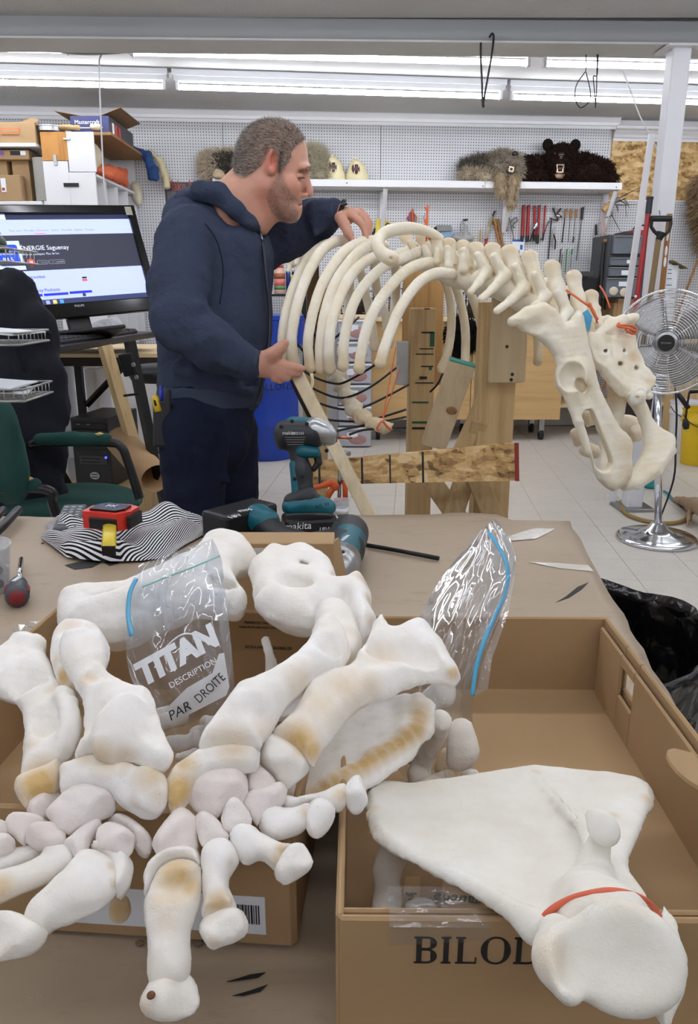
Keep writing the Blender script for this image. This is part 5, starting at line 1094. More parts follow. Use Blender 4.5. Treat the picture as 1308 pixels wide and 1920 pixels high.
for k in range(4):
 an = radians(38 + 90 * k); g = []
 for i in range(8):
  q = i / 7; r_ = RC * (.2 + .7 * q); row = []
  for j in range(7):
   b = (j / 6 - .5) * (.55 + .5 * sin(pi * min(1, q * .75 + .1))); th = an + b; row.append(hub + FR @ V((r_ * cos(th), r_ * sin(th), -.018 + .05 * b)))
  g.append(row)
 MB().sheet(g, .0015).build('blade', ALU, fan, True)
MB().lathe([(.001, .02), (.045, .02), (.05, .01), (.05, -.03), (.001, -.035)], hub, FR, 24).build('spinner', ALU, fan, True)
MB().lathe([(.001, -.1), (.06, -.1), (.075, -.12), (.075, -.2), (.05, -.25), (.001, -.26)], hub, FR, 24).build('motor', CHROME, fan, True)
MB().tube(spl([ony(1262, 700, fb.y + .2), ony(1266, 735, fb.y + .16), ony(1268, 780, fb.y + .12), ony(1266, 830, fb.y + .12), ony(1262, 900, fb.y + .1), V((fb.x + .1, fb.y + .25, .01))], 5), .006, 6).build('power_cord', BLACKP, fan, True)
hp = [(1176, 925), (1164, 945), (1172, 962), (1200, 974), (1240, 981), (1275, 978), (1290, 965), (1282, 948), (1262, 937)]
t = thing('air_hose', 'brown air hose coiled on the floor behind the fan', 'hose', onz(1225, 975, 0)); MB().tube(spl([onz(a, b, .014) for a, b in hp], 6), .013, 8).build('hose', M('hose_brown', (148, 122, 72), .55), t, True)
TEAL = M('teal_plastic', (20, 132, 140), .4)
MB().tube(spl([onz(1262, 937, .014), onz(1252, 926, .016), onz(1244, 921, .02)], 4), .009, 8).build('teal_tube', TEAL, t, True)
MB().tube([onz(1281, 946, .02), onz(1268, 935, .02)], [.022, .013], 8).build('coupling', RUST, t, True)
o = MB().lathe([(.001, .001), (.05, .001), (.06, .015), (.045, .04), (.02, .055), (.001, .056)], onz(1219, 914, 0), I3, 20).build('teal_cap', TEAL, None, True); tag(o, 'teal plastic cap on the floor behind the fan pole', 'cap')
s = Solid(); s.chain([(onz(1330, 960, .12), .06), (onz(1300, 945, .1), .04), (onz(1280, 940, .06), .028), (onz(1268, 936, .035), .02)], .02); s.chain([(onz(1320, 955, .1), .04), (onz(1300, 948, .09), .025), (onz(1290, 952, .07), .016)], .02); s.chain([(onz(1320, 940, .12), .035), (onz(1300, 950, .08), .022), (onz(1292, 968, .04), .016), (onz(1289, 984, .02), .008)], .015)
s.chain([(onz(1345, 965, .12), .06), (onz(1360, 985, .06), .05), (onz(1372, 1000, .04), .04)], .02)
o = add_mesh('antler', s.mesh(.008, .006, 60), M('antler_brown', (150, 124, 96), .6, var=.3, vs=18), None, None, True); tag(o, 'brown palmate antler lying on the floor at the right edge', 'antler')
def bucket(px, py, Y, r_, h_, mat, name, label):
 q = ony(px, py, Y); t = thing(name, label, 'bucket', (q.x, Y, 0)); zt8 = q.z
 MB().lathe([(.001, .002), (r_ * .84, .002), (r_ * .86, .01), (r_ * .97, zt8 * .75), (r_ * 1.05, zt8 * .76), (r_ * 1.05, zt8 * .82), (r_, zt8 * .84), (r_, zt8), (r_ * 1.04, zt8), (r_ * 1.04, zt8 * .97), (r_ * .96, zt8 * .96), (r_ * .84, zt8 * .2), (.001, zt8 * .2)], (q.x, Y, 0), I3, 32).build('tub', mat, t, True, autos=45)
 MB().tube([V((q.x + r_ * 1.06 * cos(a), Y - abs(sin(a)) * r_ * 1.1, zt8 * .9 - .10 * abs(sin(a)))) for a in np.linspace(0, pi, 13)], .0035, 6).build('bail_handle', BLACKM, t, True)
bucket(1318, 766, 6.2, .15, .4, M('bucket_yellow', (222, 186, 26), .4), 'yellow_bucket', 'yellow bucket on the floor at the right edge')
bucket(1290, 752, 6.7, .14, .4, WHITE, 'white_bucket', 'white bucket behind the yellow one at the right edge')
t = thing('shop_vacuum', 'black and grey machine with cables on the floor behind the pelvis', 'vacuum', V((ony(1200, 880, 5.4).x, 5.5, 0)))
xv = ony(1203, 850, 5.4).x; MB().box((xv, 5.55, .2), (.14, .2, .36), I3, .02).build('body', M('vac_white', (206, 208, 214), .4), t); MB().box((xv + .06, 5.5, .24), (.08, .2, .3), I3, .02).build('side_panel', GREYT, t)
m = MB(); q0 = ony(1222, 735, 5.4); q1 = ony(1220, 800, 5.4)
for k in range(16): p = q0 + (q1 - q0) * (k / 15) * 1.6; m.lathe([(.001, -.018), (.055, -.018), (.06, 0), (.055, .018), (.001, .018)], p, I3, 16)
m.build('ribbed_duct', BLACKP, t, True, autos=40)
MB().box(q0 + V((0, 0, .06)), (.13, .12, .12), I3, .01).build('duct_collar', STEEL, t)
for pts in (((1192, 835), (1194, 860), (1206, 880), (1215, 860)), ((1188, 866), (1200, 870), (1216, 872)), ((1206, 815), (1212, 850), (1209, 880))): MB().tube(spl([ony(a, b, 5.36) for a, b in pts], 4), .01, 7).build('cable', BLACKP, t, True)
MB().box(ony(1180, 800, 5.6), (.09, .05, .06), I3, .01).build('red_part', RED, t)
t = thing('hanging_plug', 'black power cord and plug hanging right of the fan', 'power cord', ony(1285, 800, 4.9)); MB().tube(spl([ony(1292, 735, 4.9), ony(1288, 760, 4.9), ony(1284, 790, 4.9)], 4), .007, 7).build('cord', BLACKP, t, True); MB().tube([ony(1284, 785, 4.9), ony(1285, 796, 4.9), ony(1286, 804, 4.9)], [.014, .024, .018], 8).build('plug', BLACKP, t, True); MB().tube([ony(1270, 738, 4.9), ony(1290, 765, 4.9)], .016, 6).build('strap', BLACKP, t, True); MB().tube([ony(1286, 804, 4.9), ony(1286.5, 809, 4.9)], .004, 5).build('prong', STEEL, t); MB().tube([ony(1292, 735, 4.9), ony(1292, 735, 4.9) + V((.3, 0, .02)), V((2.45, 4.9, 0.002))], .012, 7).build('support_rod', BLACKM, t, True)
# wooden crates behind the fan base, at the right edge of the wall bench
t = thing('wooden_crate', 'pale wooden crate under the wall bench at the right edge', 'crate', V((ony(1300, 760, 6.9).x, 7.2, 0)))
xk = ony(1296, 730, 6.9).x; zk = ony(1296, 690, 6.9).z
for k in range(4): MB().box((xk + .25, 6.95, zk * (k + .5) / 4), (.6, .02, zk / 4 * .86), I3, .002).build('slat', MATS['lumber'], t)
for x in (xk - .03, xk + .53): MB().box((x, 7.15, zk / 2), (.03, .42, zk), I3, .002).build('side', MATS['lumber'], t)
# ================================================================ the man
SKIN = NT('skin'); SKIN.set(.5, 0, .35); _v = SKIN.coord('Object')
_a = SKIN.n('ShaderNodeAttribute', _attribute_name='stain'); _b = SKIN.n('ShaderNodeAttribute', _attribute_name='flush')
_c = SKIN.mix(SKIN.noise(_v, 30, 4), (192, 140, 118), (210, 160, 138)); _c = SKIN.mix(_b.outputs['Fac'], _c, (198, 112, 94)); _c = SKIN.mix(SKIN.math('MULTIPLY', _a.outputs['Fac'], SKIN.math('ADD', SKIN.noise(_v, 180, 3), .25)), _c, (98, 80, 68))
SKIN.col(_c); SKIN.bump(SKIN.noise(_v, 260, 3), .12, .001); SKIN.b.inputs['Subsurface Weight'].default_value = .08; SKIN.b.inputs['Subsurface Radius'].default_value = (.01, .004, .002); SKIN = SKIN.m
NAVY = M('hoodie_navy', (58, 65, 84), .95, var=.18, vs=14, bump=.5, bs=35, bd=.012, spec=.15); NAVYD = M('trouser_navy', (27, 32, 50), .92, var=.2, vs=18, bump=.4, bs=40, bd=.008, spec=.15); RIB = M('rib_knit', (64, 71, 88), .95, var=.15, vs=40, bump=.5, bs=120, bd=.003, spec=.15)
DM = 2.1; HS = DM / F
feet = U(385, 900, 2.16); man = thing('person', 'man in a navy hoodie and dark trousers leaning over the rib cage', 'person', (feet.x, feet.y, 0))
def hp(px, py, dd=0.0): return U(px, py, DM + dd)
def r_(px): return px * HS
HR = vframe(hp(512, 320))
b = Solid()
def he(px, py, dd, rx, ry, rd, rot=0, k=.01, sub=False): b.ell(hp(px, py, dd), (r_(rx), rd, r_(ry)), vframe(hp(px, py, dd), rot), k, sub)
# head
he(512, 290, 0, 64, 60, .077, 20, 0); he(500, 300, 0, 50, 52, .074, 20, .03); he(537, 324, 0, 35, 52, .06, 16, .04)
b.cap(hp(508, 352, -.038), hp(541, 394, -.012), r_(22), r_(15), .03); b.cap(hp(508, 352, .038), hp(541, 394, .012), r_(22), r_(15), .03); b.cap(hp(520, 345), hp(541, 385), r_(32), r_(22), .03)
he(546, 401, 0, 12, 12, .026, 20, .02); he(571, 314, 0, 10, 8, .052, 10, .012); he(570, 314, -.034, 8, 5, .022, 15, .01)
b.cap(hp(572, 327), hp(580.5, 359), r_(6), r_(7), .01); he(579, 363, 0, 7.5, 6.5, .011, 20, .005); he(569, 367, -.011, 7, 5, .008, 15, .005); he(569, 367, .011, 6, 4.5, .008, 15, .006)
he(555, 380, 0, 7, 4.4, .022, 25, .005); he(553, 390, 0, 7, 5, .02, 10, .005); he(560, 385, 0, 7, 1.3, .026, 25, .002, True)
he(545, 350, -.044, 18, 18, .02, 0, .02); he(545, 350, .044, 18, 18, .02, 0, .02)
he(568, 331, -.045, 9, 6, .016, 15, .012, True); he(568, 331, .045, 9, 6, .016, 15, .012, True); he(562, 331, -.036, 7, 5.5, .012, 20, .003); he(562, 331, .036, 7, 5.5, .012, 20, .003)
he(569, 368.5, -.009, 2.6, 1.6, .005, 30, .002, True)
# ears
for sg in (-1, 1):
 he(511, 302, sg * .081, 10.5, 24, .009, -14, .004); he(515, 300, sg * .079, 7, 18, .008, -14, .01); he(513, 296, sg * .09, 5.5, 14, .008, -14, .003, True); he(515, 310, sg * .088, 3.5, 6, .009, -10, .003, True); he(509, 321, sg * .082, 6, 7, .007, 0, .004)
# neck, trunk
b.cap(hp(490, 335, .0), hp(432, 405, .02), r_(48), r_(58), .03, None); b.cap(hp(520, 370, 0), hp(478, 410, .01), r_(24), r_(34), .03)
b.chain([(hp(415, 430, .05), r_(66)), (hp(408, 540, .06), r_(80)), (hp(400, 680, .06), r_(78)), (hp(390, 790, .05), r_(76))], .03, (0, 1, 0), .9)
SH_, EL_, WR_ = hp(352, 455, -.07), hp(338, 603, -.16), hp(478, 684, -.15)
b.chain([(SH_, r_(44)), (EL_, r_(33)), (WR_, r_(19))], .03)
S2, E2, W2 = hp(470, 468, .2), hp(588, 415, .19), hp(636, 397, .12)
b.chain([(S2, r_(42)), (E2, r_(28)), (W2, r_(17))], .03)
hipz = hp(360, 810, .03);
for (px, dd) in ((357, -.03), (425, .13)):
 top = hp(px, 800, dd); b.chain([(top, r_(52)), (V((top.x, top.y, .5)), r_(40)), (V((top.x + .0, top.y + .02, .09)), r_(27))], .03)
 b.chain([(V((top.x - .02, top.y + .02, .06)), .045), (V((top.x + .17, top.y + .0, .045)), .04)], .02)
# near hand: thumb up, fingers straight under the ribs
hn = -.14
def fing(pts, k=.006): b.chain([(hp(x, y, d), r_(r)) for (x, y, d, r) in pts], k)
b.ell(hp(503, 686, hn), (r_(27), .017, r_(21)), vframe(hp(503, 686, hn), 10), .015); b.ell(hp(524, 690, hn - .002), (r_(16), .016, r_(19)), vframe(hp(524, 690, hn), 15), .012)
fing([(494, 672, hn - .01, 13), (512, 664, hn - .022, 10.5), (524, 654, hn - .03, 8.6), (534, 643, hn - .035, 7)], .014)
fing([(526, 684, hn - .006, 8.6), (545, 688, hn - .004, 7.4), (557, 690, hn - .002, 6.8), (567, 691, hn + .003, 5.6)], .008)
fing([(527, 695, hn - .003, 8.4), (544, 699, hn, 7.2), (556, 700, hn + .004, 6.2), (562, 699, hn + .012, 5.2)], .005)
fing([(524, 704, hn, 8), (537, 708, hn + .004, 6.8), (543, 706, hn + .016, 6), (540, 702, hn + .028, 5)], .005)
fing([(514, 709, hn + .004, 7), (524, 713, hn + .01, 6), (530, 711, hn + .02, 5), (526, 706, hn + .03, 4.5)], .005)
# far hand: bent down onto the rib tops
hf_ = .1
b.ell(hp(649, 405, hf_), (r_(21), .017, r_(16)), vframe(hp(649, 405, hf_), 22), .014); b.ell(hp(663, 404, hf_ + .01), (r_(13), .03, r_(11)), vframe(hp(663, 404, hf_), 30), .012)
fing([(637, 408, hf_ - .02, 11), (645, 420, hf_ - .028, 9.5), (652, 436, hf_ - .03, 8), (660, 451, hf_ - .026, 6.2)], .012)
fing([(657, 403, hf_ - .015, 8.2), (671, 413, hf_ - .018, 7.2), (681, 424, hf_ - .016, 6.8), (686, 445, hf_ - .012, 5.4)], .006)
fing([(667, 397, hf_ + .008, 8), (680, 408, hf_ + .008, 7), (688, 420, hf_ + .008, 6.4), (688, 440, hf_ + .008, 5.4)], .004)
fing([(675, 396, hf_ + .028, 7.6), (687, 408, hf_ + .03, 6.6), (694, 420, hf_ + .03, 6), (692, 437, hf_ + .024, 5)], .004)
fing([(674, 400, hf_ + .045, 6.6), (686, 414, hf_ + .048, 5.6), (691, 424, hf_ + .046, 5), (689, 436, hf_ + .04, 4.4)], .004)
bme = b.mesh(.003, 0, name='body')
co = np.empty(len(bme.vertices) * 3, np.float32); bme.vertices.foreach_get('co', co); co = co.reshape(-1, 3)
def proj(co):
 q = co - np.array(CAM); d = q @ np.array(fwd); return 654 + F * (q @ np.array(rt)) / d, 960 - F * (q @ np.array(upv)) / d
def inpoly(x, y, P):
 ins = np.zeros(len(x), bool)
 for i in range(len(P)):
  (ax, ay), (bx, by) = P[i], P[(i + 1) % len(P)]
  c_ = (ay <= y) != (by <= y)
  if by != ay: ins ^= c_ & (x < ax + (y - ay) / (by - ay) * (bx - ax))
 return ins
PX, PY = proj(co)
HAIRP = [(440, 322), (436, 300), (440, 255), (470, 225), (512, 215), (555, 228), (572, 262), (560, 270), (546, 284), (548, 296), (538, 306), (530, 322), (524, 330), (521, 312), (521, 290), (514, 277), (504, 280), (498, 296), (490, 312), (476, 322), (460, 334), (449, 330)]
BEARDP = [(524, 318), (532, 330), (536, 345), (546, 362), (556, 371), (566, 374), (564, 381), (551, 382), (556, 392), (560, 400), (556, 416), (530, 416), (508, 398), (500, 372), (506, 345), (520, 330)]
hair = inpoly(PX, PY, HAIRP) & (co[:, 2] > 1.5); beard = inpoly(PX, PY, BEARDP) & (co[:, 2] > 1.45)
val = np.where(hair, .62, 0) + np.where(beard & ~hair, .5, 0)
# soften the masks along the mesh
ed = np.empty(len(bme.edges) * 2, np.int32); bme.edges.foreach_get('vertices', ed); ed = ed.reshape(-1, 2); deg = np.bincount(ed.ravel(), minlength=len(co)).astype(float)
for _ in range(4):
 s_ = np.bincount(ed[:, 0], val[ed[:, 1]], len(co)) + np.bincount(ed[:, 1], val[ed[:, 0]], len(co)); val = .5 * val + .5 * s_ / deg
a = bme.attributes.new('stain', 'FLOAT', 'POINT'); a.data.foreach_set('value', val.astype(np.float32))
paint(bme, 'flush', [(hp(510, 302, -.09), .035, .75), (hp(574, 364), .014, .5), (hp(545, 345, -.06), .03, .3), (hp(505, 375, -.05), .05, .35), (hp(556, 384), .012, .5)])
body = add_mesh('body', bme, SKIN, man, None, True)
# short hair: dense fine strands, grey-brown
def strands(name, mask, mats, n, ln, wd, comb, seed):
 idx = np.nonzero(mask)[0]; rg = np.random.default_rng(seed); org = np.array(ORG[man.name])
 nr = np.empty(len(bme.vertices) * 3, np.float32); bme.vertices.foreach_get('normal', nr); nr = nr.reshape(-1, 3)
 i = rg.choice(idx, n); p = co[i] - org * 0 + rg.normal(size=(n, 3)) * .0015 - org; d = nr[i] * .6 + np.array(comb) + rg.normal(size=(n, 3)) * .22; d /= np.linalg.norm(d, axis=1)[:, None]
 sd = np.cross(d, nr[i]); sd /= np.linalg.norm(sd, axis=1)[:, None] + 1e-9; L = ln * rg.uniform(.6, 1.2, n)[:, None]
 vs = np.stack([p - sd * wd, p + sd * wd, p + d * L], 1).reshape(-1, 3); m = bpy.data.meshes.new(name); k = np.arange(n) * 3
 m.from_pydata(vs.tolist(), [], np.stack([k, k + 1, k + 2], 1).tolist())
 for mt in mats: m.materials.append(mt)
 m.polygons.foreach_set('material_index', rg.integers(0, len(mats), n).astype(np.int32)); o = bpy.data.objects.new(name, m); C.objects.link(o); o.parent = man; o['kind'] = 'stuff'; return o
H1, H2, H3 = M('hair_brown', (122, 114, 105), .6, spec=.3), M('hair_grey', (160, 154, 146), .6, spec=.3), M('hair_dark', (84, 75, 66), .6, spec=.3)
strands('hair', hair, (H1, H2, H3, H2), 15000, .011, .0007, (-.55, 0, -.25), 1); strands('beard', beard, (H1, H2, H3), 3600, .0045, .0005, (.1, 0, -.7), 2)
eb = (np.abs(PX - 571) < 12) & (np.abs(PY - 318 - (571 - PX) * .25) < 3.5) & (co[:, 2] > 1.5); strands('eyebrow', eb, (H1, H3), 300, .008, .0006, (-.6, 0, -.2), 3)
s = Solid(); s.cap(hp(569, 333, -.046), hp(558, 334, -.05), .002, .0014, 0); s.cap(hp(569, 333, -.046), hp(571, 335, -.043), .002, .001, 0); add_mesh('eyelashes', s.mesh(.001), H3, man, None, True)
# hoodie
s = Solid()
s.chain([(hp(402, 425, .05), r_(78)), (hp(406, 520, .06), r_(101)), (hp(402, 620, .06), r_(104)), (hp(394, 720, .06), r_(100))], .04, (0, 1, 0), .93)
s.ell(hp(365, 420, .04), (r_(62), .16, r_(48)), vframe(hp(365, 420), -28), .05); s.ell(hp(455, 470, .07), (r_(52), .14, r_(70)), vframe(hp(455, 470), 10), .04)
s.chain([(SH_ + V((0, 0, -.004)), r_(60)), (hp(335, 540, -.12), r_(50)), (EL_, r_(47)), (hp(400, 648, -.165), r_(41)), (hp(460, 680, -.155), r_(31))], .03)
s.chain([(S2, r_(58)), (hp(540, 438, .2), r_(47)), (E2, r_(40)), (hp(622, 402, .135), r_(30))], .03)
# folds: ridges round the elbow and along the sleeves
for (p, q, rr) in (((300, 590, -.20), (372, 575, -.21), 12), ((308, 622, -.2), (385, 612, -.22), 13), ((330, 648, -.2), (400, 628, -.225), 11), ((378, 595, -.15), (382, 640, -.22), 12), ((430, 650, -.2), (440, 690, -.2), 9), ((408, 640, -.2), (420, 682, -.21), 9), ((600, 392, .12), (606, 430, .12), 10), ((585, 388, .12), (590, 440, .12), 10), ((395, 470, -.06), (420, 600, -.05), 12), ((440, 480, -.03), (455, 620, -.03), 12), ((310, 480, -.12), (300, 560, -.13), 12), ((360, 500, -.13), (372, 560, -.15), 10), ((470, 560, .0), (480, 700, .0), 10), ((360, 700, -.08), (470, 735, -.05), 12), ((330, 690, -.07), (440, 705, -.07), 10)):
 s.cap(hp(*p), hp(*q), r_(rr), r_(rr * .7), .022)
# neck opening and hood
s.cap(hp(492, 335, .0), hp(440, 402, .0), r_(52), r_(52), .012, None, 1, True); s.cap(hp(505, 385, 0), hp(470, 412, 0), r_(36), r_(40), .012, None, 1, True)
hoodie = add_mesh('hoodie', s.mesh(.006, .004, 26, 'hoodie', 4), NAVY, man, None, True)
s = Solid()
for (dd, k0) in ((-.075, .0), (.13, .0)):
 s.chain([(hp(350, 384, dd * .6 + .03), r_(19)), (hp(378, 362, dd), r_(17)), (hp(408, 362, dd * 1.05), r_(17)), (hp(440, 392, dd * 1.0), r_(14)), (hp(470, 420, dd * .7), r_(12)), (hp(489, 436, .03), r_(9))], .02)
s.chain([(hp(350, 384, -.02), r_(21)), (hp(342, 394, .03), r_(22)), (hp(350, 384, .1), r_(21))], .03); s.ell(hp(354, 404, .03), (r_(36), .1, r_(22)), vframe(hp(354, 404), -32), .03); s.cap(hp(374, 354, 0), hp(394, 352, .04), r_(10), r_(9), .02)
add_mesh('hood', s.mesh(.005, .004, 45, 'hood', 8), NAVY, man, None, True)
def band(name, pts, r, flat, mat, n=(0, 1, 0), h=.004, noise=.001): q = Solid(); q.chain([(p, rr) for p, rr in zip(pts, r)], .0, n, flat); return add_mesh(name, q.mesh(h, noise, 120), mat, man, None, True)
q = Solid(); q.chain([(hp(394, 724, .06), r_(102)), (hp(388, 752, .06), r_(96))], 0, (0, 1, 0), .96); q.ell(hp(390, 640, .06), (.5, .5, .118), I3, .006, True); q.ell(hp(380, 880, .06), (.5, .5, .158), I3 @ rym(-10), .006, True); add_mesh('hem_band', q.mesh(.005, .002, 60), RIB, man, None, True)
def cuff(a, c, r0, r1):
 a = V(a); c = V(c); d = (c - a).normalized(); MB().lathe([(r0 * .8, -.004), (r0, 0), (r0 * 1.03, .012), (r1 * 1.02, (c - a).length - .006), (r1, (c - a).length), (r1 * .7, (c - a).length - .003)], a, fr(d.orthogonal(), d.cross(d.orthogonal()), d), 28).build('cuff', RIB, man, True)
cuff(hp(452, 676, -.155), hp(482, 685, -.15), r_(29), r_(25)); cuff(hp(617, 403, .14), hp(636, 397, .12), r_(29), r_(25))
MB().tube(spl([hp(487, 434, -.02), hp(494, 470, -.03), hp(500, 530, -.02), hp(506, 600, -.0), hp(500, 680, -.01), hp(480, 765, -.03)], 6), .0045, 6).build('zipper', M('zip_dark', (30, 34, 46), .4), man, True)
MB().tube([hp(488, 438, -.03), hp(492, 450, -.034)], .003, 6).build('zip_pull', STEEL, man, True)
MB().tube(spl([hp(360, 395, -.12), hp(400, 440, -.125), hp(418, 500, -.115), hp(412, 570, -.1)], 6), .0016, 5).build('seam', NAVYD, man, True)
# trousers
q = Solid(); q.chain([(hp(388, 745, .05), r_(88)), (hp(383, 815, .05), r_(87))], 0, (0, 1, 0), .92)
for (px, dd) in ((357, -.03), (425, .13)):
 top = hp(px, 810, dd); q.chain([(top, r_(62)), (V((top.x, top.y, .5)), r_(50)), (V((top.x, top.y + .02, .07)), r_(45))], .02)
q.cap(hp(410, 790, -.06), hp(425, 900, -.03), r_(8), r_(5), .02); q.cap(hp(330, 790, -.07), hp(360, 850, -.09), r_(8), r_(5), .02)
add_mesh('trousers', q.mesh(.007, .005, 22, 'trousers', 5), NAVYD, man, None, True)
MB().tube(spl([hp(375, 772, -.09), hp(372, 800, -.1), hp(352, 828, -.105), hp(338, 836, -.1)], 5), .0018, 5).build('pocket_seam', M('seam_dark', (12, 15, 28), .9), man, True)
for (px, dd) in ((357, -.03), (425, .13)):
 top = hp(px, 800, dd); q = Solid(); q.chain([(V((top.x - .03, top.y + .02, .05)), .052), (V((top.x + .1, top.y, .045)), .05), (V((top.x + .19, top.y, .04)), .042)], .02, (0, 0, 1), .9); q.ell(V((top.x, top.y, -.1)), (.5, .5, .102), I3, 0, True); add_mesh('shoe', q.mesh(.008), M('shoe_black', (28, 26, 26), .5), man, None, True)
MB().lathe([(r_(20), -.007), (r_(22), -.006), (r_(22), .006), (r_(20), .007)], hp(640, 393.5, .115), fr((0, 1, 0), (.3, 0, .95)), 24, cap=False).build('wristband', BLACKP, man, True); MB().box(hp(644, 384, .08), (.022, .014, .007), vframe(hp(644, 384, .08), 12), .003).build('band_screen', M('gloss_black', (0, 0, 0)), man)
# pouch with cutter and pens
pc_ = hp(303, 795, -.085); po_ = thing('belt_pouch', 'black belt pouch with pens on the man\'s hip', 'pouch', hp(303, 838, -.06)); PRr = vframe(pc_, -4)
MB().box(pc_, (r_(30), .022, r_(84)), PRr, .006).build('sleeve', M('pouch_black', (14, 15, 18), .5), po_); MB().box(pc_ + V((.018, .004, .02)), (r_(10), .02, r_(95)), PRr, .006).build('belt_loop', MATS['pouch_black'], po_)
for (x0, y0, x1, y1, rr, mt, nm, lab) in ((287, 752, 292, 738 + 40, 3.2, GREYT, 'pen', 'grey pen in the belt pouch'), (302, 724, 303, 770, 3.3, M('pen_blue', (34, 44, 170), .35), 'pen', 'blue pen in the belt pouch'), (289, 742, 297, 772, 7, M('cutter_yellow', (226, 186, 40), .4), 'utility_knife', 'yellow utility knife in the belt pouch')):
 a = hp(x0, y0, -.088 - (.012 if nm != 'pen' else 0)); c = hp(x1, y1, -.088 - (.01 if nm != 'pen' else 0)); t = thing(nm, lab, nm.replace('_', ' '), c); MB().tube([a, a + (c - a) * .15, c], [r_(rr) * .7, r_(rr), r_(rr)], 10).build('barrel', mt, t, True); MB().tube([a + (c - a) * .25 + V((.0, -r_(rr), 0)), a + (c - a) * .6 + V((0, -r_(rr), 0))], r_(rr) * .3, 6).build('clip', BLACKP if nm != 'pen' else mt, t, True)
# ================================================================ mounted skeleton on its wooden stand
sk_ = thing('mounted_skeleton', 'large animal skeleton, ribs spine and pelvis, mounted on a wooden stand', 'skeleton', U(900, 700, 2.2))
SKV = .0035
def bone(el, name, mat=BONE, h=SKV, noise=.0022, ns=55, stains=(), parent=None, seed=1, base=0.0):
 me = el.mesh(h, noise, ns, name, seed); paint(me, 'stain', [(U(x, y, d), r * d / F, st) for (x, y, d, r, st) in stains] if stains and len(stains[0]) == 5 else stains, base); return add_mesh(name, me, mat, parent or sk_, None, True)
def rib(pts, r0=9.5, flat=.62, dr=0, end=1.15, name='rib', stain=.5):
 P = spl(pts, 6); n = len(P); s = Solid(); L = [(U(a, b_, c), (r0 + dr * i / n) * c / F) for i, (a, b_, c) in enumerate(P)]
 L[-1] = (L[-1][0], L[-1][1] * end); L[-2] = (L[-2][0], L[-2][1] * (1 + (end - 1) * .5))
 s.chain(L, 0, (0, 1, 0), flat, kk=0); e_ = pts[-1]
 return bone(s, name, noise=.0004, ns=90, stains=[(e_[0], e_[1], e_[2], 22, stain)], seed=len(pts) + int(pts[0][0]))
rib([(625, 455, 2.3), (601, 463, 2.24), (572, 492, 2.16), (549, 540, 2.1), (534, 592, 2.06), (528, 645, 2.06), (533, 690, 2.08)], 9)
rib([(660, 455, 2.26), (632, 452, 2.2), (603, 470, 2.12), (575, 518, 2.06), (556, 575, 2.03), (546, 635, 2.03), (550, 680, 2.05)], 10, dr=1)
rib([(706, 452, 2.3), (685, 452, 2.2), (645, 472, 2.1), (608, 524, 2.04), (587, 583, 2.01), (577, 642, 2.01), (581, 688, 2.03)], 10)
rib([(720, 460, 2.28), (700, 458, 2.2), (665, 479, 2.1), (628, 531, 2.04), (608, 591, 2.01), (600, 650, 2.01), (600, 691, 2.03)], 10)
rib([(735, 480, 2.26), (702, 482, 2.18), (668, 504, 2.08), (640, 549, 2.03), (621, 608, 2.0), (616, 659, 2.0), (618, 690, 2.02)], 10, dr=1)
rib([(786, 472, 2.22), (745, 488, 2.14), (714, 504, 2.08), (683, 535, 2.03), (662, 571, 2.0), (646, 630, 1.99), (643, 686, 2.0)], 10)
rib([(806, 492, 2.18), (775, 500, 2.12), (745, 522, 2.06), (711, 565, 2.0), (690, 608, 1.98), (677, 660, 1.98), (673, 690, 1.98)], 10.5)
rib([(846, 514, 2.13), (815, 513, 2.08), (784, 531, 2.03), (754, 571, 1.99), (732, 620, 1.97), (718, 660, 1.96), (713, 680, 1.96)], 10.5)
for pts in ([(820, 500, 2.3), (840, 545, 2.42), (846, 600, 2.48), (840, 655, 2.5), (827, 690, 2.5)], [(840, 505, 2.28), (858, 548, 2.4), (871, 610, 2.46), (872, 665, 2.48), (868, 712, 2.48)], [(862, 515, 2.26), (886, 560, 2.38), (903, 620, 2.44), (899, 670, 2.46), (892, 705, 2.46)], [(985, 560, 2.18), (1003, 610, 2.25), (1008, 645, 2.28), (1008, 677, 2.28)],
   [(740, 480, 2.4), (742, 545, 2.6), (736, 600, 2.62), (728, 645, 2.62)], [(700, 470, 2.4), (706, 540, 2.58), (722, 590, 2.62), (727, 640, 2.64)], [(668, 465, 2.4), (680, 530, 2.58), (693, 585, 2.62), (702, 650, 2.64)], [(655, 470, 2.42), (655, 540, 2.6), (650, 600, 2.64), (640, 660, 2.64)]): rib(pts, 8.5, .6, stain=.3)
# loose curved rib tied on top
s = Solid(); L = spl([(734, 486, 1.98, 14.5), (714, 473, 2.0, 12.5), (707, 455, 2.03, 11.5), (717, 440, 2.07, 11.5), (738, 431, 2.1, 12), (762, 428, 2.13, 12), (786, 430, 2.16, 10), (808, 437, 2.19, 9), (824, 446, 2.21, 8)], 4); s.chain([(U(a, b_, c), r * c / F) for a, b_, c, r in L], 0, kk=0); s.ell(U(733, 485, 1.962), (.0045, .006, .0045), I3, .002, True)
lr = bone(s, 'loose_rib', noise=.0006, stains=[(735, 488, 1.97, 14, .45)])
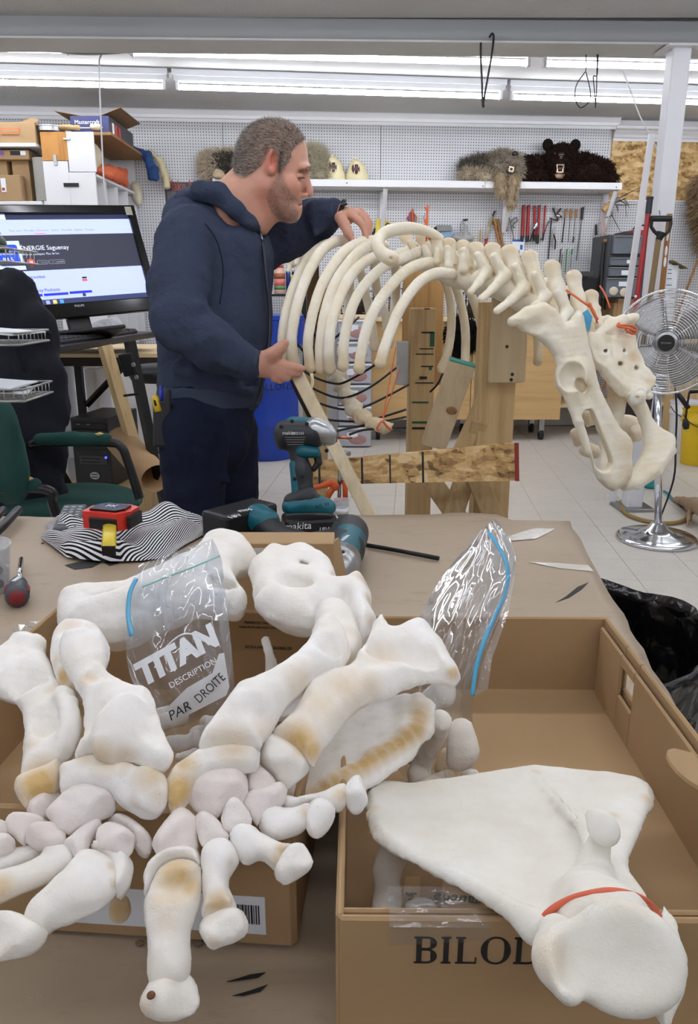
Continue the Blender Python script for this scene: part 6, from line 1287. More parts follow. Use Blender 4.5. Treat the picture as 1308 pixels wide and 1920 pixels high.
# vertebrae: body, arch, spinous blade, paired knobs and transverse processes
def vert(J, K, T, S, B, d, sz=1.0, wide=12, seed=1, sb=None):
 s = Solid(); u = d / F; p = lambda q, dd: U(q[0], q[1], d + dd); near = -.045 * sz; far = .055 * sz
 s.ell(p(B, .0), (23 * u * sz, .036 * sz, 19 * u * sz), vframe(p(B, 0), 20), 0); s.cap(p((B[0] - 14 * sz, B[1] - 6 * sz), 0), p((B[0] + 16 * sz, B[1] + 8 * sz), 0), 20 * u * sz, 20 * u * sz, .006, (0, 1, 0), 1.1)
 s.ell(p(((J[0] + B[0]) / 2, (J[1] + B[1]) / 2), .0), (17 * u * sz, .03 * sz, 18 * u * sz), I3, .01)
 sb = sb or ((J[0] + S[0]) / 2 + 8, (J[1] + S[1]) / 2 + 10)
 s.chain([(p((B[0], B[1] - 14 * sz), 0), 13 * u * sz), (p(sb, 0), 12 * u * sz), (p((S[0] * .7 + sb[0] * .3, S[1] * .7 + sb[1] * .3), 0), 12 * u * sz), (p((S[0] + 2, S[1] + 5), .0), wide * u * sz)], .01, (0, 1, 0), .6)
 s.cap(p((S[0] - 6 * sz, S[1] + 1), 0), p((S[0] + 9 * sz, S[1] + 3), 0), 7 * u * sz, 7 * u * sz, .006)
 s.chain([(p(J, near), 11 * u * sz), (p(((J[0] * .45 + K[0] * .55), (J[1] * .45 + K[1] * .55)), near * 1.15), 7.4 * u * sz), (p(K, near * 1.25), 8 * u * sz)], .008, kk=.3)
 if T: s.chain([(p(J, near), 11 * u * sz), (p(((J[0] * .5 + T[0] * .5), (J[1] * .5 + T[1] * .5) + 3), near - .03 * sz), 7.2 * u * sz), (p(T, near - .06 * sz), 6.6 * u * sz)], .01, kk=.3)
 k2 = (K[0] + 30 * sz, K[1] + 2); s.chain([(p((J[0] + 14, J[1] - 6), far), 11 * u * sz), (p(k2, far * 1.15), 7.6 * u * sz)], .008); s.chain([(p((J[0] + 14, J[1] - 4), far), 11 * u * sz), (p((J[0] + 40 * sz, J[1] - 12 * sz), far + .06 * sz), 7 * u * sz), (p((J[0] + 56 * sz, J[1] - 8), far + .085 * sz), 6 * u * sz)], .008)
 s.ell(p((J[0] + 20 * sz, J[1] + 2), near * .9), (8 * u * sz, .034, 11 * u * sz), I3, .004, True)
 return bone(s, 'vertebra', noise=.0008, ns=110, stains=[(S[0], S[1], d, 15, .6), (J[0] + 20, J[1] + 6, d - .02, 16, .5)], seed=seed, h=.0028)
vert((777, 470), (768, 455), None, (757, 440), (760, 484), 2.26, .72, 15, 1); vert((800, 478), (795, 464), None, (788, 440), (792, 492), 2.24, .72, 15, 2); vert((818, 490), (820, 470), None, (815, 444), (820, 508), 2.21, .75, 14, 3)
vert((840, 498), (839, 466), None, (840, 452), (848, 520), 2.18, .8, 14, 4); vert((868, 504), (868, 470), None, (866, 457), (880, 527), 2.15, .88, 14, 5)
vert((911, 509), (895, 479), (881, 548), (890, 461), (912, 532), 2.12, .95, 14, 6); vert((946, 516), (927, 481), (901, 561), (921, 463), (948, 545), 2.1, 1, 14, 7, (935, 495)); vert((981, 540), (966, 501), (931, 583), (953, 468), (985, 566), 2.07, 1.05, 14, 8, (968, 505))
vert((1021, 556), (1003, 517), (985, 590), (991, 478), (1022, 584), 2.05, 1.06, 14, 9, (1004, 520)); vert((1062, 586), (1046, 550), (1040, 625), (1033, 497), (1062, 612), 2.04, 1.05, 14, 10, (1046, 540)); vert((1098, 610), (1084, 590), None, (1073, 515), (1098, 635), 2.05, 1.0, 14, 11, (1084, 560)); vert((1128, 625), (1120, 605), None, (1106, 550), (1126, 640), 2.06, .85, 15, 12, (1114, 585))
# front vertebrae seen far left under the man's arm
for k, (a, b_) in enumerate(((548, 490), (562, 478), (578, 466), (594, 458))): s = Solid(); d = 2.75; s.ell(U(a, b_, d), (.024, .035, .02)); s.chain([(U(a, b_, d), .012), (U(a - 10, b_ - 8, d), .007)], .01); s.chain([(U(a, b_, d), .012), (U(a - 8, b_ + 18, d - .03), .008)], .01); bone(s, 'vertebra', h=.005, seed=40 + k)
# pelvis
D0 = 1.93; s = Solid(); u = D0 / F; p = lambda x, y, dd=0: U(x, y, D0 + dd)
PN = lambda x, y: U(x, y, D0 - .035 + (x - 958) / 222 * .06); PF = lambda x, y: U(x, y, D0 + .17 - max(0, y - 760) / 160 * .13)
def infl(pts, fn, T, R, k): s.plate([fn(a, b_) for a, b_ in pts], T * u, k, R=R * u)
infl([(956, 600), (972, 588), (990, 575), (1018, 571), (1040, 579), (1049, 594), (1056, 604), (1066, 602), (1076, 588), (1086, 585), (1092, 594), (1096, 616), (1100, 635), (1106, 663), (1112, 685), (1116, 705), (1122, 733), (1134, 759), (1149, 784), (1160, 802), (1171, 811), (1180, 822), (1184, 838), (1182, 858), (1184, 880), (1180, 898), (1167, 912), (1149, 921), (1135, 914), (1121, 899), (1114, 882), (1108, 860), (1103, 840), (1095, 820), (1084, 793), (1076, 768), (1069, 754), (1056, 740), (1045, 724), (1042, 704), (1044, 686), (1039, 668), (1026, 650), (1003, 631), (978, 620), (966, 609)], PN, 15, 17, 0)
s.chain([(PN(960, 603), 9 * u), (PN(988, 588), 11 * u), (PN(1018, 582), 13 * u), (PN(1042, 597), 9 * u)], .008); s.ell(PN(1076, 708), (33 * u, .038, 37 * u), vframe(PN(1076, 708), -10), .012); s.chain([(PN(1100, 720), 17 * u), (PN(1128, 775), 13 * u), (PN(1152, 820), 11 * u)], .012); s.chain([(PN(1068, 745), 11 * u), (PN(1084, 790), 9 * u), (PN(1104, 845), 9 * u)], .008)
s.cap(PN(1099, 778), PN(1129, 866), 12 * u, 16 * u, .004, V((0, 1, 0)), 6, True)
q_ = PN(1072, 705); vv_ = view(q_); s.ell(q_ - vv_ * .052, (27 * u, .05, 32 * u), vframe(q_, -10), .004, True); s.ell(PN(1088, 722) - vv_ * .02, (9 * u, .03, 14 * u), vframe(q_, 25), .005, True); s.ell(PN(1010, 612) - vv_ * .045, (34 * u, .032, 18 * u), vframe(q_, 35), .01, True)
infl([(1160, 690), (1182, 700), (1200, 735), (1212, 768), (1221, 787), (1234, 802), (1249, 811), (1261, 818), (1265, 830), (1262, 846), (1253, 862), (1242, 878), (1225, 895), (1208, 908), (1190, 917), (1170, 920), (1160, 910), (1178, 888), (1192, 870), (1201, 856), (1207, 838), (1207, 816), (1202, 797), (1192, 776), (1177, 757), (1166, 735)], PF, 14, 14, .004); s.chain([(PF(1258, 822), 8 * u), (PF(1258, 846), 8 * u), (PF(1235, 884), 7 * u), (PF(1195, 912), 7 * u)], .006)
infl([(1135, 700), (1168, 696), (1176, 735), (1170, 775), (1160, 802), (1148, 792), (1141, 760)], lambda x, y: U(x, y, D0 + .19), 14, 14, .004); s.chain([(U(1152, 790, D0 + .18), 12 * u), (U(1136, 835, D0 + .14), 11 * u), (U(1134, 885, D0 + .06), 11 * u)], .015, (0, 1, 0), .6)
bone(s, 'pelvis', stains=[(1020, 590, D0, 34, .4), (1092, 722, D0 - .02, 14, .9), (1175, 840, D0, 26, .35), (1180, 890, D0, 24, .3), (1252, 830, D0 + .15, 22, .4), (1210, 895, D0 + .08, 26, .35), (1150, 735, D0 + .18, 30, .6)], h=.0028, noise=.001, seed=3)
# sacrum with foramina, end plate
s = Solid(); D1 = 1.99; p = lambda x, y, dd=0: U(x, y, D1 + dd)
s.plate([p(1097, 628, -.02), p(1125, 640, 0), p(1160, 626, .02), p(1184, 636, .03), p(1180, 656, .03), p(1196, 668, .02), p(1202, 690, .02), p(1223, 712, .02), p(1220, 728, 0), p(1196, 748, -.02), p(1168, 735, -.03), p(1132, 692, -.03), p(1110, 686, -.03), p(1100, 655, -.03)], .016, 0)
s.chain([(p(1112, 640, -.02), 16 * u), (p(1140, 690, -.02), 13 * u), (p(1168, 730, -.025), 12 * u)], .015); s.cap(p(1180, 722, .0), p(1194, 744, -.035), 17 * u, 16 * u, .008)
s.chain([(p(1125, 628, 0), 13 * u), (p(1148, 612, .02), 14 * u), (p(1168, 600, .04), 11 * u)], .02); s.ell(p(1182, 600, .06), (18 * u, .02, 12 * u), vframe(p(1182, 600), 35), .012); s.chain([(p(1180, 640, .03), 12 * u), (p(1190, 670, .03), 10 * u), (p(1212, 715, .03), 9 * u)], .012); s.chain([(p(1205, 735, .0), 9 * u), (p(1216, 742, -.01), 8 * u)], .01)
for (x, y, r1) in ((1129, 657, 4.5), (1161, 682, 5), (1196, 691, 4.5), (1171, 659, 3.5)): s.ell(p(x, y, -.01), (r1 * u * 1.2, .06, r1 * u * .8), I3, .004, True)
s.ell(p(1197, 747, -.062), (3.5 * u, .02, 3.5 * u), I3, .002, True); s.ell(p(1150, 628, -.03), (14 * u, .03, 7 * u), vframe(p(1150, 628), -10), .008, True)
bone(s, 'sacrum', stains=[(1190, 668, D1, 16, .6), (1218, 720, D1, 14, .6), (1178, 640, D1, 18, .4), (1150, 690, D1, 26, .3)], seed=6)
MB().lathe([(.001, -.006), (.004, -.006), (.006, .008), (.019, .011), (.022, .004), (.022, -.01)], p(1193, 743, -.04), fr((.9, .3, .3), (0, .3, 1)) @ I3, 24).build('end_plate', M('cartilage', (226, 222, 208), .45), sk_, True)
# small tail bones behind the pelvis
for k, (x, y, rx, ry) in enumerate(((1083, 820, 10, 18), (1108, 846, 24, 11), (1176, 795, 24, 17), (1190, 812, 12, 18), (1102, 785, 7, 16))): s = Solid(); q = U(x, y, 2.28); s.ell(q, (rx * 2.28 / F, .02, ry * 2.28 / F)); s.cap(q + V((-.012, 0, .014)), q + V((.014, 0, -.01)), .013, .011, .01); bone(s, 'tail_vertebra', seed=60 + k, stains=[(x, y, 2.28, 20, .5)])
# sternum: knobbly row of segments hanging under the ribs
SB = spl([(628, 700, 2.2, 10), (637, 716, 2.2, 14), (646, 736, 2.19, 15), (656, 756, 2.18, 16), (670, 776, 2.16, 15), (690, 790, 2.14, 12), (712, 800, 2.12, 11), (730, 804, 2.11, 8)], 1)
for k in range(len(SB) - 1):
 a, c = SB[k], SB[k + 1]; s = Solid(); u_ = a[2] / F; A_, C_ = U(*a[:3]), U(*c[:3]); Mi = (A_ + C_) / 2; s.chain([(A_, a[3] * u_ * .8), (Mi, a[3] * u_), (A_ + (C_ - A_) * .85, c[3] * u_ * .75)], .006, (0, 1, 0), .7); s.cap(Mi, Mi + V((.022, -.004, .012)), .011, .004, .01, (0, 1, 0), .5); s.cap(Mi, Mi + V((-.02, 0, -.006)), .01, .006, .008); bone(s, 'sternum_segment', noise=.002, ns=90, seed=80 + k, base=.15 if k < 4 else .5, h=.003)
# black wires, orange strings, tape, foam
BW = M('wire_black', (18, 16, 17), .45)
for pts in ([(566, 693, 2.04), (590, 708, 2.1), (626, 719, 2.15), (650, 715, 2.15), (700, 686, 2.05), (712, 672, 2.0)], [(560, 705, 2.06), (590, 730, 2.12), (640, 746, 2.17), (690, 728, 2.15), (742, 690, 2.2)], [(556, 715, 2.06), (590, 752, 2.12), (648, 768, 2.17), (690, 760, 2.2), (765, 722, 2.3)], [(552, 722, 2.06), (590, 778, 2.12), (652, 790, 2.16), (700, 786, 2.2), (760, 768, 2.3)], [(545, 690, 2.05), (575, 760, 2.1), (610, 806, 2.1), (660, 802, 2.12), (720, 790, 2.2), (760, 782, 2.3)], [(655, 815, 2.05), (690, 805, 2.1), (758, 808, 2.3)], [(553, 640, 2.1), (575, 668, 2.12), (590, 700, 2.12)], [(620, 640, 2.2), (650, 615, 2.2), (672, 595, 2.3)], [(830, 700, 2.35), (820, 720, 2.36), (806, 735, 2.38)], [(556, 560, 2.15), (575, 600, 2.15), (596, 640, 2.2)], [(553, 683, 1.985), (556, 720, 2.0), (572, 760, 2.05), (590, 800, 2.08)], [(540, 700, 2.04), (560, 745, 2.06), (580, 785, 2.08)]): MB().tube(spl([U(*q) for q in pts], 5), .0034, 6).build('support_wire', BW, sk_, True)
for pts, r1 in (([(706, 806, 2.1), (716, 790, 2.12), (742, 650, 2.2)], .0016), ([(716, 790, 2.12), (740, 720, 2.18), (748, 690, 2.2)], .0016), ([(706, 804, 2.08), (716, 790, 2.09), (726, 800, 2.1), (735, 806, 2.1)], .003), ([(797, 388, 2.2), (801, 404, 2.2), (799, 452, 2.2)], .003), ([(802, 386, 2.2), (800, 420, 2.2), (805, 450, 2.2)], .003), ([(796, 410, 2.2), (803, 440, 2.2)], .003), ([(1061, 544, 2.0), (1092, 566, 1.98), (1112, 582, 1.98), (1119, 606, 1.98)], .0028), ([(1104, 568, 1.97), (1112, 586, 1.97), (1120, 600, 1.97)], .004), ([(1124, 536, 2.05), (1134, 552, 2.04), (1143, 577, 2.02)], .0024), ([(1160, 606, 1.98), (1158, 612, 1.97), (1176, 615, 1.97), (1192, 622, 1.98)], .0032), ([(1160, 610, 1.97), (1180, 610, 1.97), (1192, 616, 1.98), (1186, 626, 1.98), (1172, 618, 1.97)], .0032), ([(1137, 690, 2.05), (1134, 720, 2.06), (1125, 736, 2.06)], .002)): MB().tube(spl([U(*q) for q in pts], 4), r1, 6).build('orange_string', ORANGE, sk_, True)
MB().prism([(-.012, -.022), (.014, -.026), (.018, .008), (.004, .026), (-.014, .012)], .018, U(1096, 600, 1.97), vframe(U(1096, 600, 1.97)) @ rxm(90)).build('blue_foam', M('foam_blue', (92, 172, 216), .8), sk_)
g = [[U(580 + 3 * sin(k), 700 + k * 9, 2.0), U(586 + 3 * sin(k), 700 + k * 9, 2.0)] for k in range(5)] + [[U(576, 746, 2.0), U(580, 750, 2.0)], [U(567, 750, 2.0), U(570, 756, 2.0)]]; MB().sheet(g, .0006).build('tape_strip', M('masking_tape', (214, 204, 168), .6), sk_, True)
LUM = wood('lumber', (0, 0, 0), (0, 0, 0)); LUMG = wood('lumber_grey', (198, 170, 124), (150, 122, 84), 1.1); PLY2 = wood('ply_panel', (204, 184, 150), (172, 148, 112), .8)
std = thing('wooden_stand', 'rough wooden stand of posts and boards carrying the skeleton', 'stand', V(tuple(U(850, 940, 2.3))[:2] + (0,)))
def post(px0, px1, ptop, d, dp, name, mat, zb=None, pb=None):
 a = U(px0, ptop, d); b_ = U(px1, ptop, d); y = a.y; zt_ = a.z; zb_2 = (0.001 if pb is None else ony((px0 + px1) / 2, pb, y).z); return MB().box(((a.x + b_.x) / 2, y + dp / 2, (zt_ + zb_2) / 2), (b_.x - a.x, dp, zt_ - zb_2), I3, .003).build(name, mat, std)
o = post(770, 818, 578, 2.42, .09, 'measuring_post', LUMG); yq = U(770, 578, 2.42).y - .001
for (x0, y0, x1, y1, mt) in ((790, 622, 812, 625, INK), (786, 653, 812, 655, INK), (779, 663, 812, 665, INK), (789, 686, 812, 688, INK), (786, 706, 800, 711, INK), (778, 717, 812, 719, INK), (772, 753, 803, 756, M('green_paint', (34, 92, 62), .6)), (772, 790, 800, 794, MATS['green_paint']), (772, 801, 796, 805, INK), (806, 622, 814, 650, MATS['green_paint']), (804, 686, 809, 694, MATS['green_paint']), (795, 578, 806, 580, INK)):
 a = ony(x0, y0, yq); c = ony(x1, y1, yq); MB().box((a + c) / 2, (abs(c.x - a.x), .0012, abs(a.z - c.z)), I3).build('pencil_mark', mt, o)
post(757, 834, 505, 2.54, .04, 'upright_board', wood('board_mid', (186, 146, 92), (150, 110, 62)), pb=722); post(744, 766, 640, 2.46, .02, 'painted_scrap', M('grey_white_paint', (190, 192, 194), .6, var=.3, vs=18), pb=722)
post(905, 976, 566, 2.2, .09, 'main_post', LUM); pa = post(923, 994, 556, 2.15, .018, 'plywood_plate', PLY2, pb=718)
for (x, y) in ((950, 650), (960, 702), (958, 712)): q = U(x, y, 2.149); MB().lathe([(.001, 0), (.005, 0), (.001, .001)], q, fr((1, 0, 0), zz), 8).build('nail_hole', INK, pa)
a, b_ = U(866, 680, 2.16), U(812, 836, 2.28); dv = (a - b_).normalized(); R9 = fr(dv.cross(V((0, -1, 0))) * -1, V((0, 1, 0)) - dv * dv.y, dv); MB().box((a + b_) / 2, (.074, .03, (a - b_).length), R9, .002).build('slanted_plywood', PLY2, std); MB().box(a + dv * .001, (.074, .03, .006), R9, .001).build('green_end', M('green_teal', (60, 140, 128), .6), std)
q = (a + b_) / 2 + V((0.012, 0, -.01)); MB().ell(q - R9 @ V((0, .0145, 0)), (.017, .003, .012), R9, 10).build('knot', M('knot', (150, 112, 76), .8, var=.4, vs=60), std, True)
def stick(p, q, w_, t_, name, mat, parent=std): p = V(p); q = V(q); d_ = (q - p).normalized(); x = d_.cross(V((0, 1, 0))).normalized(); return MB().box((p + q) / 2, (w_, t_, (q - p).length), fr(x, d_.cross(x) * -1 if False else d_.cross(x), d_), .003).build(name, mat, parent)
stick(U(926, 706, 2.28), U(862, 850, 2.34), .045, .035, 'brace', LUM); stick(U(900, 790, 2.3), U(880, 845, 2.34), .05, .02, 'brace', LUMG)
yo = 2.1; oa = [U(588, 866, yo), U(967, 831, yo), U(972, 901, yo), U(588, 909, yo)]; n = V((0, 1, 0)); OS2 = osb_material('strand_board_rough', .9, (104, 80, 52)); m = MB(); m.data(oa + [q + n * .016 for q in oa], [(0, 1, 2, 3), (7, 6, 5, 4), (0, 4, 5, 1), (1, 5, 6, 2), (2, 6, 7, 3), (3, 7, 4, 0)]); ob_ = m.build('strand_cross_board', OS2, std)
for (x0, x1, t0, t1, mt) in ((964, 972, 830.5, 902, M('red_end', (142, 44, 38), .7)), (596, 600, 866, 908, INK), (676, 680, 858, 907, INK), (729, 732, 853, 906, INK), (790, 794, 847, 905, INK)):
 vs = [U(x0, t0, yo) - n * .0012, U(x1, t0, yo) - n * .0012, U(x1 + 1, t1, yo) - n * .0012, U(x0 + 1, t1, yo) - n * .0012]; MB().data(vs + [v + n * .001 for v in vs], [(0, 1, 2, 3), (7, 6, 5, 4), (0, 4, 5, 1), (1, 5, 6, 2), (2, 6, 7, 3), (3, 7, 4, 0)]).build('painted_end' if x0 == 964 else 'pencil_mark', mt, ob_)
post(566, 612, 690, 2.45, .06, 'rear_post', LUM); o = post(573, 597, 490, 2.4, .04, 'bark_post', wood('bark', (120, 88, 56), (62, 44, 30), 1.4)); post(592, 612, 520, 2.44, .03, 'upright_board', MATS['board_mid'], pb=700)
e0 = U(556, 700, 1.99); e1 = U(690, 962, 1.93); dv = (e1 - e0).normalized(); e2 = e0 + dv * ((e0.z - .002) / -dv.z); stick(e0, e1 + dv * .02, .034, .02, 'leaning_stick', wood('pale_stick', (212, 196, 164), (180, 158, 122)))
for (a, b_) in (((800, 890, 2.35), (868, 985, 2.35)), ((870, 900, 2.33), (842, 985, 2.33)), ((892, 895, 2.3), (925, 970, 2.3))): p, q = U(*a), U(*b_); dv = (q - p).normalized(); stick(p, p + dv * ((p.z - .004) / -dv.z), .06, .03, 'cross_leg', LUMG)
# orange spring clamp gripping the cross board
cl = thing('spring_clamp', 'orange clamp with steel rod gripping the strand board', 'clamp', U(620, 935, 2.03)); OR2 = M('clamp_orange', (214, 90, 34), .4)
MB().tube(spl([U(655, 851, 2.03), U(645, 850, 2.02), U(638, 858, 2.02), U(638, 880, 2.02), U(637, 905, 2.02)], 4), .0065, 8).build('rod', STEEL, cl, True)
for pts, rr in ((((580, 916), (600, 912), (622, 905), (630, 912)), [.006, .007, .011, .009]), (((630, 905), (618, 925), (612, 938)), [.01, .008, .006]), (((646, 900), (647, 920), (647, 940)), [.007, .007, .007]), (((626, 938), (647, 938)), [.006, .006])): MB().tube([U(x, y, 2.02) for x, y in pts], rr, 8).build('jaw', OR2, cl, True)
MB().tube([U(636, 900, 2.025), U(636, 950, 2.025)], .005, 8).build('screw', STEEL, cl, True); MB().ell(U(628, 912, 2.01), (.012, .01, .012)).build('pivot', OR2, cl, True)
# ================================================================ workbench and boxes
def paper_material():
 t = NT('kraft_paper'); t.set(.5, 0, .4); vec = t.coord('Object')
 c = t.mix(t.noise(vec, 3, 5), (154, 136, 114), (176, 159, 138))
 s = t.noise(t.coord('Object', (2.2, 7, 1)), 5, 6, .75)
 c = t.mix(t.ramp(s, [(.56, (0, 0, 0, 1)), (.74, (.45, .45, .45, 1))]), c, (120, 100, 80))
 w = t.noise(t.coord('Object', (3, 9, 1), (0, 0, .2)), 7, 6, .8); c = t.mix(t.ramp(w, [(.63, (0, 0, 0, 1)), (.75, (.5, .5, .5, 1))]), c, (200, 186, 166))
 t.col(c); t.bump(t.noise(vec, 16, 4), .25, .003); return t.m
PAPER = paper_material()
TAPE = M('clear_tape', (205, 200, 192), .12, var=.12, vs=40, bump=.5, bs=60, bd=.002)
far_r = onz(1062, 971, TABLE_Z); far_l = onz(-60, 960, TABLE_Z); near_r = onz(1308, 1402, TABLE_Z)
e = (near_r - far_r).normalized()
nr_ = far_r + e * 1.35; nl_ = far_l + e * 1.35 - V((.25, 0, 0)); fl_ = far_l - V((.25, 0, 0))
bench = thing('workbench', 'long workbench covered with brown kraft paper in the foreground', 'workbench', ((far_r + nl_) / 2).to_tuple()[:2] + (0,))
def quadprism(q, z0, z1, name, mat, parent):
 vs = [V((p.x, p.y, z0)) for p in q] + [V((p.x, p.y, z1)) for p in q]
 return MB().data(vs, [(0, 1, 2, 3), (7, 6, 5, 4)] + [(i, (i + 1) % 4, 4 + (i + 1) % 4, 4 + i) for i in range(4)]).build(name, mat, parent)
ins = lambda p, q, t: p + (q - p) * t
cen = (far_r + fl_ + nr_ + nl_) / 4
quadprism([ins(p, cen, .012) for p in (fl_, far_r, nr_, nl_)], TABLE_Z - .045, TABLE_Z - .006, 'tabletop', wood('bench_wood', (190, 158, 112), (150, 116, 74), axis=0), bench)
for p in (fl_, far_r, nr_, nl_):
 q = ins(p, cen, .12 if p.x < 0 else .4); MB().box((q.x, q.y, (TABLE_Z - .046) / 2), (.09, .09, TABLE_Z - .046), TF, .004).build('leg', wood('lumber', (214, 186, 138), (176, 140, 92)), bench)
# paper cover: slightly wavy, ragged far and right edges, hanging a little over the far edge
g = []; NI, NJ = 46, 64
for i in range(NI):
 row = []
 for j in range(NJ):
  u = j / (NJ - 1); v = i / (NI - 1); p = (fl_ * (1 - u) + far_r * u) * (1 - v) + (nl_ * (1 - u) + nr_ * u) * v
  x, y = p.x, p.y
  rag = .0025 * sin(41 * v + 3 * sin(13 * v)) * (u ** 8) ; ragf = .004 * sin(37 * u + 2 * sin(23 * u)) * ((1 - v) ** 12)
  z = TABLE_Z + .0012 * sin(9 * x + 4 * y) * sin(7 * y) * (1 if v < .45 else .15)
  z += .007 * math.exp(-((u - .86) / .07) ** 2) * math.exp(-(v / .04) ** 2) - .012 * (v == 0) * (abs(u - .8) > .12)
  row.append((x + rag, y + ragf + (.006 if v == 0 else 0), z))
 g.append(row)
paper = MB().sheet(g, .0012).build('kraft_paper', PAPER, None, True)
tag(paper, 'brown kraft paper spread over the workbench, creased and stained', 'paper')
def decal(name, pts, mat, parent, z=TABLE_Z, lift=.0022, th=.0004):
 vs = [onz(p[0], p[1], z) + V((0, 0, lift)) for p in pts]; n = len(vs)
 m = MB(); m.data(vs + [v + V((0, 0, th)) for v in vs], [tuple(range(n)), tuple(range(n, 2 * n))[::-1]] + [(i, (i + 1) % n, n + (i + 1) % n, n + i) for i in range(n)])
 return m.build(name, mat, parent)
decal('tape_strip', [(945, 1010), (1000, 992), (1040, 994), (1005, 1012), (960, 1016)], TAPE, paper)
decal('tape_strip', [(990, 1056), (1040, 1058), (1102, 1062), (1113, 1074), (1050, 1068)], TAPE, paper)
decal('tape_strip', [(1247, 1352), (1276, 1351), (1297, 1398), (1270, 1401)], TAPE, paper)
decal('scuff', [(1040, 1133), (1060, 1121), (1082, 1103), (1103, 1094), (1090, 1108), (1066, 1124)], INK, paper)
decal('scuff', [(122, 1062), (150, 1055), (178, 1052), (190, 1057), (172, 1066), (140, 1070)], INK, paper)
decal('scuff', [(195, 1056), (215, 1052), (224, 1058), (205, 1063)], INK, paper)
decal('scuff', [(425, 1846), (470, 1832), (498, 1828), (484, 1838), (452, 1843)], INK, paper)
decal('scuff', [(436, 1872), (470, 1862), (502, 1851), (488, 1864), (456, 1872)], INK, paper)
decal('scuff', [(845, 980), (880, 976), (905, 979), (880, 983)], INK, paper)
def wall_with_hole(m, a, b, h, th, holes=(), inward=None):
 a = V(a); b = V(b); d = (b - a); L = d.length; d.normalize(); n = V((-d.y, d.x, 0))
 R = fr(d, zz, d.cross(zz))
 segs = sorted(holes); x = 0.0
 def bx(x0, x1, z0, z1):
  c = a + d * ((x0 + x1) / 2) + V((0, 0, (z0 + z1) / 2)); m.box(c, (x1 - x0, th, z1 - z0), fr(d, n, zz), th * .35, 1)
 for (s0, s1, z0, z1) in segs:
  bx(x, s0 * L, 0, h); bx(s0 * L, s1 * L, 0, z0)
  if z1 < h - 1e-4: bx(s0 * L, s1 * L, z1, h)
  x = s1 * L
 bx(x, L, 0, h); return m
def tray(label, fl, fr_, bl, br, h, holes_r=(), name='cardboard_tray'):
 c = (fl + fr_ + bl + br) / 4; t = thing(name, label, 'cardboard box', (c.x, c.y, TABLE_Z + .002))
 z = V((0, 0, TABLE_Z + .004 - fl.z)); P = [p + z for p in (fl, fr_, br, bl)]
 th = .005
 vs = [p for p in P] + [p + V((0, 0, .004)) for p in P]
 MB().data(vs, [(0, 1, 2, 3), (7, 6, 5, 4)] + [(i, (i + 1) % 4, 4 + (i + 1) % 4, 4 + i) for i in range(4)]).build('bottom', KRAFT, t)
 walls = []
 for nm, a, b, hl in (('front_wall', P[0], P[1], ()), ('side_wall', P[1], P[2], holes_r), ('back_wall', P[2], P[3], ()), ('side_wall', P[3], P[0], ())):
  walls.append(wall_with_hole(MB(), a, b, h, th, hl).build(nm, KRAFT, t))
 return t, P, walls
z0 = TABLE_Z
bl = onz(722, 1300, z0); br = onz(1122, 1302, z0); BH = .10
zr = z0 + BH + .004
frp = onz(636, 1716, zr); frp = V((frp.x, frp.y, z0)); dirx = (br - bl).normalized(); diry = V((-dirx.y, dirx.x, 0))
dl = (bl - frp).dot(diry); bl2 = frp + diry * dl; wd = (br - bl2).dot(dirx); fr2 = frp + dirx * wd; br2 = frp + dirx * wd + diry * dl
rtray, RP, RW = tray('open cardboard tray at right with big black letters on its front', frp, fr2, bl2, br2, BH, ((.735, .83, .05, .085),))
def at_tray(P, u, v, z): return P[0] + (P[1] - P[0]) * u + (P[3] - P[0]) * v + V((0, 0, z))
# double front rim: folded-over flap, corrugated edge
wall_with_hole(MB(), RP[0] + diry * .009, RP[1] + diry * .009, BH - .003, .004).build('inner_flap', KRAFT, rtray)
wall_with_hole(MB(), RP[1] - dirx * .008 + diry * .012, RP[2] - dirx * .008 - diry * .012, BH * .93, .004, ((.735, .83, .045, .08),)).build('inner_flap', KRAFT, rtray)
# hand-hole flap pushed inwards
hf = at_tray(RP, 1, .34, .088); m = MB(); fl_pts = []
for k in range(9): th = pi * k / 8; fl_pts.append((-.03 * cos(th), .034 * sin(th) ** .6))
m.prism(fl_pts, .003, hf - dirx * .012 + V((0, 0, .004)), fr(diry, -dirx * .9 + V((0, 0, .3)))).build('hand_hole_flap', KRAFT, rtray)
